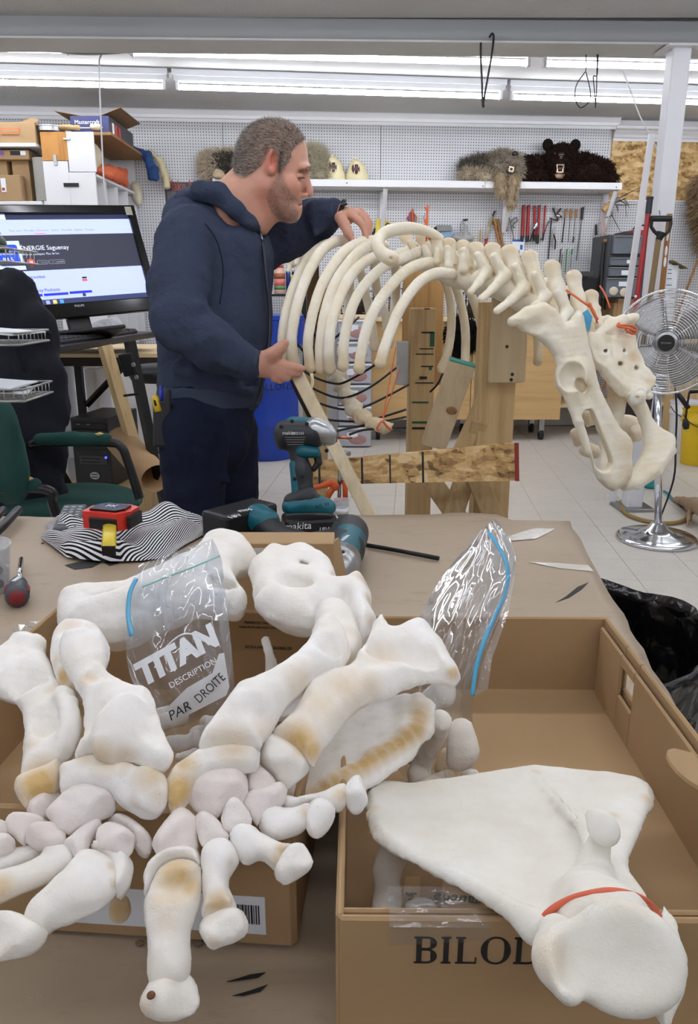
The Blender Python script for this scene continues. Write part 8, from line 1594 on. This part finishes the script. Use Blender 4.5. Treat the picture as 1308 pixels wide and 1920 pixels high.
fi([(693, 1478), (702, 1470), (760, 1474), (820, 1467), (880, 1459), (940, 1449), (1000, 1442), (1050, 1445), (1100, 1450), (1150, 1456), (1192, 1463), (1214, 1476), (1219, 1495), (1213, 1522), (1203, 1548), (1193, 1572), (1180, 1600), (1177, 1620), (1184, 1645), (1204, 1672), (1215, 1700), (1230, 1760), (1180, 1800), (1080, 1800), (1030, 1770), (1003, 1740), (975, 1718), (930, 1690), (880, 1665), (830, 1638), (780, 1612), (730, 1590), (706, 1565), (696, 1530)], (1440, .945, 1800, .998), 11, 20, 'blade', sc1, stains=[(1005, 1450, 12, .35), (1212, 1500, 14, .5), (1150, 1690, 30, .25), (700, 1520, 14, .35), (1190, 1690, 26, .45), (1030, 1735, 20, .3), (1150, 1530, 12, .4)],
 chains=[[(1000, 1458, .004, 4), (1040, 1500, .01, 5), (1086, 1546, .018, 7), (1100, 1555, .022, 9)], [(1108, 1526, .05, 7), (1122, 1540, .05, 14), (1134, 1556, .046, 17), (1138, 1566, .04, 12)], [(1128, 1562, .036, 11), (1120, 1590, .02, 14), (1116, 1630, .01, 20), (1120, 1680, .005, 34)], [(1100, 1555, .02, 8), (1108, 1600, .012, 13), (1106, 1640, .006, 18)], [(1100, 1670, .001, 40), (1110, 1710, .003, 70), (1140, 1760, .008, 94)], [(702, 1482, .002, 9), (700, 1530, .002, 9), (712, 1566, .002, 8)], [(712, 1566, .002, 6), (760, 1600, .002, 6), (820, 1630, .002, 7), (900, 1672, .003, 10), (960, 1708, .004, 16), (1010, 1745, .004, 28)], [(1206, 1484, 0, 13), (1204, 1514, 0, 12)]],
 mat=BW2, noise=.0006, seed=85, h=.0022, k=.006, flat=.5, n=2)
s = Solid(); p, u = pz(1168, 1796, 1.012, 1.0); GR = vframe(p, 12); s.ell(p, (112 * u, 34 * u, 98 * u), GR); q_, _ = pz(1050, 1800, 1.006, 1.0); s.chain([pz(1042, 1752, 1.002, 34), pz(1046, 1800, 1.006, 38), pz(1066, 1856, 1.006, 26)], .014); s.chain([pz(1125, 1752, .998, 46), pz(1150, 1778, 1.004, 78)], .01, view(p), .6)
s.ell(p - view(p) * 66 * u, (112 * u, 56 * u, 96 * u), GR, .006, True); s.ell(p - view(p) * 46 * u + GR @ V((-88 * u, 0, 10 * u)), (20 * u, 26 * u, 60 * u), GR @ rym(10), .008, True)
me = s.mesh(.0022, .0008, 80, 'socket', 5); paint(me, 'stain', [(onz(1180, 1700, 1.02), .02, .4), (onz(1030, 1790, 1.015), .012, .3)]); add_mesh('socket', me, BW2, sc1, None, True)
def lifted(a, b, c, l): p, u = pz(a, b, c, 1.0); return p - view(p) * l * u
MB().tube(spl([lifted(*q) for q in ((1012, 1762, .985, 4), (1008, 1744, .985, 34), (1024, 1714, .985, 76), (1062, 1689, .985, 116), (1110, 1675, .985, 160), (1150, 1671, .985, 172), (1192, 1680, .985, 140), (1222, 1700, .985, 70), (1232, 1724, .985, -10), (1170, 1730, .985, -48), (1080, 1750, .985, -44), (1012, 1762, .985, -4))], 6), .0021, 8).build('orange_band', M('rubber_orange', (214, 100, 68), .5), sc1, True)
fb([], 'bone_plate', None, 'edge of another pale bone plate under the big shoulder blade at lower right', plates=[([(1240, 1690, .985), (1270, 1730, .985), (1288, 1800, .985), (1284, 1860, .985), (1262, 1922, .985), (1244, 1930, .985), (1225, 1890, .985), (1215, 1800, .985)], .004)], seed=86, mat=BW2)
# bones and tags lying in the right tray
fb([[(738, 1598, .91, 30), (725, 1630, .905, 27), (722, 1690, .9, 26), (720, 1740, .9, 30)]], 'small_long_bone', None, 'bone shaft with masking tape lying in the shadowed left corner of the right tray', seed=87)
fb([[(770, 1700, .895, 10), (790, 1694, .897, 8), (810, 1702, .895, 9)]], 'bone_chip', None, 'tiny bone chip near the front wall of the right tray', seed=88)
fb([[(870, 1452, .895, 11), (890, 1450, .895, 9)]], 'bone_chip', None, 'tiny bone chip beside the filled bag behind the big shoulder blade', seed=89)
fb([[(800, 1478, .9, 22), (838, 1460, .9, 18)]], 'bone_chip', None, 'pale tan bone piece in front of the filled bag', seed=90, base=.4)
MTAPE = M('paper_tag', (196, 166, 118), .8)
def tagcard(pts, z, label, txt=None, tp=None, rot=180):
 vs = [onz(a, b, z) for a, b in pts]; n = len(vs); t = thing('paper_tag', label, 'tag', vs[0]); MB().data(vs + [v + V((0, 0, .0008)) for v in vs], [tuple(range(n)), tuple(range(n, 2 * n))[::-1]] + [(i, (i + 1) % n, n + (i + 1) % n, n + i) for i in range(n)]).build('card', MTAPE, t)
 if txt: p = onz(tp[0], tp[1], z + .0015); text('handwriting', txt, tp[2], p, rz(rot), INK, t, .0002, shear=.25)
tagcard([(830, 1640), (1000, 1690), (1000, 1730), (826, 1720)], .884, 'brown paper tag with handwriting on the floor of the right tray', 'avant gauche', (900, 1690, .014), 172); tagcard([(760, 1645), (788, 1645), (786, 1705), (752, 1705)], .887, 'small tape tag with writing at the left wall of the right tray', 'R4', (775, 1685, .012), 100)
FILM = film('bag_film', white=.05, rough=.05, gl=.25, bs=16, bst=.45)
def rows(R, nj, bulge, seed, side=1, wr=.004):
 rg = np.random.default_rng(seed); ph = rg.uniform(0, 6, 6); RR = spl(R, 4); g = []
 for i, (x0, y0, d0, x1, y1, d1) in enumerate(RR):
  row = []; v = i / (len(RR) - 1)
  for j in range(nj):
   t = j / (nj - 1); p = U(x0 + (x1 - x0) * t, y0 + (y1 - y0) * t, d0 + (d1 - d0) * t); n_2 = view(p)
   w_ = sin(pi * t) ** .6 * (bulge * (1 - v) ** .8 + .004); wv = wr * (sin(11 * t + 5 * v + ph[0]) * sin(9 * v + ph[1]) + .6 * sin(23 * t + 9 * v + ph[2]) + .4 * sin(31 * v - 17 * t + ph[3])); row.append(p - n_2 * (side * w_ + wv * sin(pi * t) ** .5))
  g.append(row)
 return g
def bag(name, label, R, bulge, seed, zips):
 t = thing(name, label, 'plastic bag', U(R[0][0], R[0][1], R[0][2])); f = MB().sheet(rows(R, 22, bulge, seed, 1)).build('front_film', FILM, t, True); MB().sheet(rows(R, 22, bulge, seed + 5, -1)).build('back_film', FILM, t, True)
 for (pts, mt, r) in zips: MB().tube(spl([U(*q) for q in pts], 5), r, 6, ell=.4).build('zip_strip', mt, t, True)
 return t
ZB = M('zip_blue', (92, 176, 214), .3); ZT = M('zip_teal', (126, 190, 178), .3)
rb_ = bag('zip_bag', 'clear zip bag of small bones with a blue zip line, right of the middle forelimb', [(762, 1466, .76, 884, 1452, .76), (732, 1410, .76, 890, 1392, .75), (745, 1330, .77, 886, 1310, .75), (770, 1230, .79, 912, 1220, .75), (790, 1150, .81, 945, 1130, .76), (830, 1080, .83, 966, 1060, .78), (870, 1030, .84, 955, 1010, .8), (900, 996, .85, 928, 972, .82)], .028, 3, [([(916, 998, .80), (938, 1032, .785), (951, 1066, .775), (948, 1110, .765), (930, 1150, .757), (908, 1200, .747), (893, 1250, .742), (885, 1304, .738)], ZB, .0026)])
MB().sheet([[U(a, b, d), U(a2, b2, d2)] for a, b, d, a2, b2, d2 in ((925, 978, .815, 940, 990, .80), (950, 1030, .785, 962, 1040, .78), (958, 1075, .77, 966, 1075, .765), (940, 1150, .755, 952, 1150, .75), (905, 1240, .74, 922, 1235, .735), (890, 1305, .735, 914, 1292, .73))]).build('zip_flap', film('zip_film', white=.14, rough=.1, gl=.4, bs=60, bst=.4), rb_, True)
for (ch, lab, sd, bs_) in (([(824, 1352, .97, 22), (810, 1390, .94, 19), (792, 1430, .915, 19), (786, 1452, .905, 24)], 'slim long bone inside the zip bag at right', 91, .1), ([(862, 1372, .95, 26), (868, 1404, .935, 30), (858, 1424, .925, 24)], 'round knuckle bone inside the zip bag at right', 92, .15), ([(752, 1410, .92, 24), (770, 1402, .925, 18), (776, 1420, .915, 16)], 'knobbly bone at the lower left of the zip bag', 93, .15), ([(800, 1320, .955, 22), (830, 1300, .97, 26)], 'bone in the middle of the zip bag, half hidden by the shoulder blade', 94, .2), ([(828, 1440, .9, 16), (838, 1415, .91, 14)], 'yellowish bone bit at the bottom of the zip bag', 95, .8)): fb([ch], 'bagged_bone', None, lab, seed=sd, base=bs_, noise=.0012, h=.0026)
tb_ = bag('freezer_bag', 'clear freezer bag with white printed name and handwriting, left of the middle forelimb', [(300, 1415, .70, 430, 1390, .70), (286, 1350, .70, 440, 1318, .69), (250, 1285, .71, 436, 1240, .70), (236, 1220, .725, 428, 1160, .715), (240, 1150, .745, 420, 1090, .73), (246, 1095, .76, 414, 1045, .745), (262, 1058, .775, 398, 1010, .76)], .024, 9, [([(268, 1100, .748), (310, 1083, .745), (360, 1064, .74), (412, 1042, .735)], ZT, .002), ([(256, 1085, .752), (244, 1110, .745), (240, 1150, .735), (247, 1192, .722)], ZB, .0026)])
q = U(362, 1290, .672); TR = vframe(q, 24) @ rxm(90); HAZ = film('label_film', white=.75, rough=.2, gl=.2, bs=20, bst=.2)
lp_ = [(318, 1322), (350, 1290), (398, 1262), (410, 1226), (420, 1224), (430, 1288), (424, 1304), (350, 1342), (322, 1352)]; vs = [U(a, b, .664) for a, b in lp_]; MB().data(vs, [tuple(range(len(vs)))]).build('write_on_patch', HAZ, tb_)
PW = M('white_print', (232, 234, 238), .4)
text('lettering', 'TITAN', .0265, U(332, 1230, .664), TR, PW, tb_, .0003, sx=.95, shear=.12, bold=.0016); MB().tube(spl([U(290, 1252, .671), U(302, 1224, .671), U(330, 1196, .671), U(352, 1188, .671), U(376, 1196, .671), U(392, 1210, .671)], 4), .0008, 5).build('print_arc', PW, tb_)
text('lettering', 'DESCRIPTION', .0072, U(362, 1262, .662), TR, PW, tb_, .0003); text('handwriting', 'PAR', .0115, U(336, 1334, .66), TR, INK, tb_, .0003, shear=.2); text('handwriting', 'DROITE', .011, U(394, 1290, .66), vframe(q, 38) @ rxm(90), INK, tb_, .0003, sx=.8)
for i, (a, b, r, lab) in enumerate(((318, 1352, 20, 'small bone in the freezer bag beside the left forelimb'), (345, 1392, 22, 'larger bone at the bottom of the freezer bag'), (384, 1372, 18, 'small bone at the right of the freezer bag'), (300, 1338, 16, 'small round bone at the left seam of the freezer bag'), (350, 1416, 14, 'thin bone at the very bottom of the freezer bag'), (400, 1350, 14, 'little bone high in the freezer bag corner'))): fb([[(a - r, b + 4, .93, r * .8), (a, b, .935, r * .7), (a + r, b - 5, .93, r * .85)]], 'bagged_bone', None, lab, seed=100 + i, noise=.002, base=.1, h=.0028)
g = [[onz(20 + 12 * j + 5 * i, 1192 - 4 * j + 7 * i, TABLE_Z) + V((0, 0, .004 + .012 * abs(sin(2.1 * i + 1.3 * j)))) for j in range(10)] for i in range(6)]; tag(MB().sheet(g).build('film_scrap', FILM, None, True), 'scrap of clear film on the paper behind the left forelimb', 'plastic film')
# ================================================================ tools and bits on the workbench, waste bin
TZ = TABLE_Z + .002
TEALM = M('driver_teal', (0, 92, 108), .42); CHAR = M('driver_black', (34, 37, 41), .5)
def sol(name, el, mat, parent, h=.003, noise=0): return add_mesh(name, el.mesh(h, noise), mat, parent, None, True)
# standing impact driver
D2 = 1.6; u = D2 / F; dp_ = lambda x, y, dd=0: U(x, y, D2 + dd)
drv = thing('impact_driver', 'teal and black cordless impact driver standing on its battery', 'power tool', onz(580, 1000, TZ));
s = Solid(); s.chain([(dp_(540, 812), 25 * u), (dp_(585, 815), 27 * u)], 0); s.ell(dp_(528, 818), (13 * u, .03, 26 * u), I3, .01); s.chain([(dp_(556, 840), 17 * u), (dp_(566, 885), 17 * u), (dp_(572, 935), 19 * u)], .014, (0, 1, 0), .85); sol('housing', s, CHAR, drv)
s = Solid(); s.cap(dp_(548, 796, 0), dp_(588, 799, 0), 15 * u, 16 * u); s.cap(dp_(566, 846, -.01), dp_(590, 848, -.01), 13 * u, 11 * u, .008); s.cap(dp_(551, 870, -.006), dp_(556, 930, -.006), 9 * u, 9 * u, .008); sol('teal_cover', s, TEALM, drv)
s = Solid(); s.chain([(dp_(590, 808), 26 * u), (dp_(606, 813), 23 * u), (dp_(616, 818), 18 * u)], 0); sol('gear_case', s, M('gear_silver', (176, 178, 180), .3, .9), drv)
MB().tube([dp_(612, 817), dp_(622, 819)], [20 * u, 15 * u], 20).build('nose_ring', CHAR, drv, True); MB().tube([dp_(620, 819), dp_(624, 819.5), dp_(632, 820)], [9 * u, 10 * u, 9 * u], 16).build('chuck', BLACKM, drv, True); MB().tube([dp_(632, 820), dp_(656, 821)], 3.2 * u, 8).build('bit', M('copper', (190, 118, 96), .3, .9), drv, True); MB().tube([dp_(656, 821), dp_(661, 821)], [2 * u, 1 * u], 6).build('bit_tip', RUST, drv)
s = Solid(); s.chain([(dp_(594, 852), 8 * u), (dp_(597, 868), 7 * u), (dp_(588, 880), 5 * u)], 0); sol('trigger', s, BLACKP, drv, .002)
s = Solid(); s.chain([(dp_(548, 950), 20 * u), (dp_(575, 944), 24 * u), (dp_(612, 952), 18 * u)], 0, (0, 1, 0), 1.2); s.ell(dp_(580, 985), (.1, .1, .03), I3, .004, True); sol('foot', s, TEALM, drv); s = Solid(); s.chain([(dp_(546, 940, -.002), 15 * u), (dp_(574, 932, -.002), 22 * u), (dp_(590, 938, -.004), 14 * u)], 0, (0, 1, 0), 1.2); sol('foot_cover', s, CHAR, drv)
bt_ = dp_(580, 980); zq = (bt_.z - TZ + .014); BRR = rz(12); bz3 = MB().box(V((bt_.x, bt_.y + .01, TZ + zq / 2)), (.112, .072, zq), BRR, .008).build('battery', BLACKP, drv)
text('lettering', 'makita', .021, V((bt_.x - .022, bt_.y - .0325, TZ + zq * .62)), BRR @ fr((1, 0, 0), zz), PW, drv, .0005, shear=.1); text('lettering', '18V', .014, V((bt_.x + .03, bt_.y - .0225, TZ + zq * .3)), BRR @ fr((1, 0, 0), zz), PW, drv, .0004, shear=.1)
MB().box(V((bt_.x + .056, bt_.y - .006, TZ + zq * .7)), (.002, .03, .025), BRR, .0005).build('sticker', LABELW, drv)
text('lettering', 'makita', .010, dp_(541, 812, -.0435), fr((1, 0, .02), zz), PW, drv, .0004, shear=.1); text('lettering', 'DTD153', .007, dp_(558, 813, -.0445), fr((1, 0, .02), zz), PW, drv, .0004)
for k in range(4): MB().box(dp_(553, 820 + 4.5 * k, -.0445), (.042 - .003 * k, .0006, .0012), I3).build('fine_print', GREYT, drv)
for (x, y) in ((547, 790), (575, 795), (527, 800), (552, 898), (566, 893), (612, 845)): MB().lathe([(.001, 0), (.0045, 0), (.0035, .001), (.001, .001)], dp_(x, y, -.034), fr((1, 0, 0), zz), 8).build('screw', INK, drv)
text('handwriting', 'AG 30', .011, dp_(604, 948, -.036), fr((1, 0, .25), (-.2, -.3, 1)), INK, drv, .0003)
# second driver lying down
dr2 = thing('cordless_drill', 'teal and black cordless drill lying on its side behind the carton', 'power tool', onz(540, 1030, TZ)); q = lambda x, y, z=.03: onz(x, y, TZ + z)
b0, b1 = q(420, 985, .04), q(480, 968, .04); dv = (b1 - b0).normalized(); MB().box((b0 + b1) / 2, ((b1 - b0).length + .055, .075, .06), fr(dv, (-dv.y, dv.x, 0)), .008).build('battery', BLACKP, dr2)
text('lettering', 'makita', .019, q(468, 955, .0715), rz(38 + 90 + 90), PW, dr2, .0004); text('lettering', '18V', .02, q(440, 968, .0715), rz(50), PW, dr2, .0004)
s = Solid(); s.chain([(q(490, 978, .04), .03), (q(520, 1004, .03), .022), (q(580, 1022, .028), .022), (q(630, 1014, .034), .026)], 0); sol('handle', s, CHAR, dr2); s = Solid(); s.chain([(q(484, 972, .048), .03), (q(500, 978, .046), .026)], 0); sol('teal_cover', s, TEALM, dr2); s = Solid(); s.cap(q(652, 1015, .05), q(642, 1040, .045), .032, .028, .01); sol('teal_side', s, TEALM, dr2)
s = Solid(); s.chain([(q(655, 1000, .045), .036), (q(645, 1030, .042), .036), (q(634, 1052, .04), .03)], 0); sol('housing', s, CHAR, dr2); MB().tube([q(640, 1048, .038), q(634, 1064, .036), q(626, 1080, .034)], [.034, .036, .022], 20).build('gear_case', M('gear_silver', (0, 0, 0)), dr2, True); MB().tube([q(630, 1070, .034), q(622, 1090, .032)], [.024, .018], 18).build('chuck', BLACKM, dr2, True)
text('lettering', 'makita', .012, q(646, 1008, .083), rz(70), PW, dr2, .0004); MB().lathe([(.001, 0), (.005, 0), (.004, .003), (.001, .003)], q(641, 1036, .078), I3, 10).build('screw', INK, dr2)
o = MB().tube([q(680, 1021, .006), q(750, 1033, .006), q(822, 1047, .006)], .0045, 8).build('steel_rod', BLACKM, None, True); tag(o, 'thin black steel rod lying on the paper beside the drill', 'rod')
# striped shirt, crumpled
def stripe_mat():
 t = NT('striped_cloth'); t.set(.9, 0, .2); a = t.n('ShaderNodeAttribute', _attribute_name='stripe'); f = t.math('FRACT', a.outputs['Fac']); t.col(t.mix(t.math('GREATER_THAN', f, .5), (226, 226, 228), (22, 22, 30))); t.bump(t.noise(t.coord('Object'), 60, 3), .2, .003); return t.m
g = []; NI, NJ = 44, 84; st_ = []
for i in range(NI):
 row = []
 for j in range(NJ):
  a = j / (NJ - 1); b = i / (NI - 1); x = 84 + 312 * a + 6 * sin(7 * b); top = 985 - 18 * sin(pi * a) - 16 * math.exp(-((a - .72) / .09) ** 2) + 6 * sin(9 * a); bot = 1040 + 14 * sin(pi * min(1, a * 1.2)) - 46 * max(0, a - .72) / .28 - 22 * max(0, .12 - a) / .12
  p = onz(x, top + (bot - top) * b, TZ + .003); ed_ = min(1, 7 * min(a, 1 - a, b, 1 - b) + .02)
  hgt = .036 * ed_ ** .7 * (.55 + .25 * sin(8 * a + 2.5 * sin(4 * b)) + .22 * sin(13 * b + 7 * a) + .12 * sin(22 * a - 9 * b)); row.append(p + V((0, 0, max(.001, hgt)))); st_.append(3.6 * ((a * 7 + b * 9) + 1.1 * sin(5 * a + 2 * b) + (4 * a - 1.8 if a > .45 else -5 * a + 2.25)))
 g.append(row)
m = MB().sheet(g); m.bm.verts.ensure_lookup_table(); shirt = m.build('striped_shirt', stripe_mat(), None, True); tag(shirt, 'crumpled black and white striped cloth on the workbench', 'cloth'); at_ = shirt.data.attributes.new('stripe', 'FLOAT', 'POINT'); at_.data.foreach_set('value', np.array(st_, np.float32))
# tape measure on it
tm_ = thing('tape_measure', 'red and black tape measure with yellow blade on the striped cloth', 'tape measure', onz(212, 985, TZ + .04)); zc3 = TZ + .045
pA = onz(212, 985, zc3); TMR = rz(-14); MB().prism([(-.045, -.03), (.03, -.034), (.046, -.01), (.044, .025), (.02, .036), (-.03, .034), (-.048, .01)], .034, pA, TMR).build('case', M('tape_red', (214, 52, 40), .35), tm_); MB().prism([(-.034, -.022), (.022, -.025), (.034, -.008), (.032, .018), (-.022, .025), (-.036, .008)], .038, pA, TMR).build('grip_top', M('gloss_black', (0, 0, 0)), tm_)
MB().box(pA + TMR @ V((0, -.0325, .013)), (.06, .006, .022), TMR, .002).build('grip_band', BLACKP, tm_); MB().box(pA + TMR @ V((.047, .0, .015)), (.008, .05, .026), TMR, .003).build('grip_band', BLACKP, tm_); text('lettering', 'FX', .02, pA + TMR @ V((0, 0, .0386)), TMR, LABELW, tm_, .0005)
a = pA + TMR @ V((.014, -.034, .012)); c = onz(204, 1026, TZ + .05); MB().tube([a, a + (c - a) * .5 + V((0, 0, .002)), c], .0125, 8, ell=.25, nrm=(0, 0, 1)).build('blade', M('tape_yellow', (214, 190, 52), .4), tm_, True); MB().box(c + V((0, -.002, -.006)), (.024, .003, .018), I3, .001).build('end_hook', BLACKM, tm_)
# remote control
rm_ = thing('remote_control', 'grey remote control lying behind the striped cloth', 'remote control', onz(132, 980, TZ)); rc = onz(132, 974, TZ + .018); RR_ = rz(6) @ rxm(12); MB().box(rc, (.05, .11, .018), RR_, .005).build('body', M('remote_grey', (78, 82, 86), .45), rm_)
for i in range(6):
 for j in range(3): MB().box(rc + RR_ @ V(((j - 1) * .0145, .038 - i * .012, .0095)), (.0095, .006, .003), RR_, .001, 1).build('button', M('remote_button', (150, 154, 158), .5), rm_)
MB().box(rc + RR_ @ V((0, -.035, .0095)), (.034, .008, .003), RR_, .002).build('button', M('remote_button', (0, 0, 0)), rm_)
# screwdriver, cup, black tongs
sd_ = thing('screwdriver', 'stubby red and grey handled screwdriver standing nearer than the cup', 'screwdriver', onz(34, 1120, TZ)); A_ = onz(32, 1118, TZ + .018); B_ = onz(40, 1048, TZ + .012); dv = (B_ - A_).normalized()
MB().tube([A_ - dv * .008, A_, A_ + dv * .03, A_ + dv * .052, A_ + dv * .058, A_ + dv * .07], [.013, .0185, .018, .013, .0145, .012], 14).build('handle', M('driver_grey', (66, 72, 78), .45), sd_, True); MB().tube([A_ - dv * .0085, A_ - dv * .0005, A_ + dv * .004], [.0125, .0175, .0187], 14).build('red_end', M('driver_red', (128, 36, 42), .4), sd_, True)
for sg in (-1, 1): MB().tube([A_ + dv * .004 + V((sg * .0125, 0, .004)), A_ + dv * .03 + V((sg * .0125, 0, .004))], .0075, 8).build('red_grip', M('driver_red', (0, 0, 0)), sd_, True)
MB().tube([A_ + dv * .068, B_], .0045, 8).build('shaft', CHROME, sd_, True); MB().box(A_ + dv * .035 + V((0, 0, .0178)), (.007, .02, .001), rz(-6)).build('printed_mark', LABELW, sd_)
cu = thing('plastic_cup', 'clear plastic cup of dark bits at the left edge of the workbench', 'cup', onz(-20, 1115, TZ)); cc = onz(-28, 1108, TZ); MB().lathe([(.001, .001), (.038, .001), (.047, .075), (.05, .076), (.05, .081), (.046, .08), (.037, .004), (.001, .004)], cc, I3, 32).build('cup_wall', film('cup_plastic', white=.2, rough=.15, gl=.4, bs=10, bst=.05), cu, True)
for k in range(9): MB().ell(cc + V((.024 * cos(2.3 * k), .024 * sin(2.3 * k), .013 + .006 * (k % 4))), (.01, .008, .008), rz(40 * k), 8).build('dark_bit', M('dark_bits', (58, 50, 46), .7), cu, True)
tg = thing('black_pliers', 'pair of curved black pliers handles at the left edge of the workbench', 'pliers', onz(8, 985, TZ)); MB().tube(spl([onz(-20, 1010, TZ + .012), onz(8, 984, TZ + .02), onz(28, 962, TZ + .022), onz(36, 954, TZ + .02)], 4), [.008] + [.009] * 11 + [.006], 8).build('handle', BLACKP, tg, True); MB().tube(spl([onz(-25, 985, TZ + .012), onz(-5, 968, TZ + .02), onz(6, 955, TZ + .02)], 4), .008, 8).build('handle', BLACKP, tg, True)
wc = thing('small_white_cup', 'small white plastic cup behind the impact driver by the clamp', 'cup', onz(640, 962, TZ)); MB().lathe([(.001, .001), (.014, .001), (.017, .035), (.018, .037), (.015, .036), (.012, .004), (.001, .004)], onz(640, 966, TZ), I3, 20).build('cup_wall', film('cup_plastic', (0, 0, 0)), wc, True); MB().lathe([(.0158, .006), (.0165, .018)], onz(640, 966, TZ), I3, 20).build('label_ring', LABELW, wc, True)
for (x, y, r) in ((80, 1018, .003), (228, 1138, .0025), (700, 1782 - 560, .002), (372, 1766, .004), (262, 1768, .003), (590, 1236, .0025)): tag(MB().ell(onz(x, y, TZ + .001), (r, r * 1.3, r * .5), rz(x), 6).build('crumb', M('crumb', (110, 92, 74), .9), None), {80: 'tiny crumb on the paper left of the striped cloth', 228: 'tiny crumb on the paper beyond the left forelimb', 700: 'tiny crumb on the paper by the right tray', 372: 'crumb on the paper before the left tray, right one', 262: 'crumb on the paper before the left tray, left one', 590: 'tiny crumb on the paper behind the middle forelimb'}[x], 'crumb', 'crumbs on the paper')
# waste bin with black liner
RZ_ = .72; bc_ = V((.45, 1.41, 0)); wbn = thing('waste_bin', 'waste bin lined with a crumpled black plastic bag right of the workbench', 'waste bin', bc_)
t = NT('bin_liner'); t.set(.22, 0, .6); t.col((14, 14, 17)); vv = t.coord('Object'); vo = t.n('ShaderNodeTexVoronoi', _feature='DISTANCE_TO_EDGE'); vo.inputs['Scale'].default_value = 11; t.l(vv, vo.inputs['Vector']); t.bump(t.math('ADD', t.noise(vv, 9, 3, .5), t.math('MULTIPLY', vo.outputs[0], .8)), .8, .03); LIN = t.m
g = []
for i, (r, z) in enumerate(((.225, .30), (.24, .45), (.25, .6), (.262, .70), (.266, .722), (.258, .726), (.246, .70), (.236, .6), (.226, .45), (.21, .25), (.15, .16), (.02, .15))):
 row = []
 for k in range(73):
  a = 2 * pi * (k % 72) / 72; w_ = 1 + (.028 * sin(9 * a + i) + .02 * sin(17 * a + 2.3 * i) + .014 * sin(31 * a - i)) * (.4 if i in (3, 4, 5) else 1); row.append(bc_ + V((r * w_ * cos(a), r * w_ * sin(a), z + .008 * sin(6 * a) * (i in (3, 4, 5, 6)))))
 g.append(row)
MB().sheet(g).build('liner', LIN, wbn, True); MB().lathe([(.001, .002), (.17, .002), (.18, .02), (.196, .44), (.19, .44), (.17, .03), (.001, .03)], bc_, I3, 40).build('bin', M('bin_beige', (206, 196, 170), .5), wbn, True)
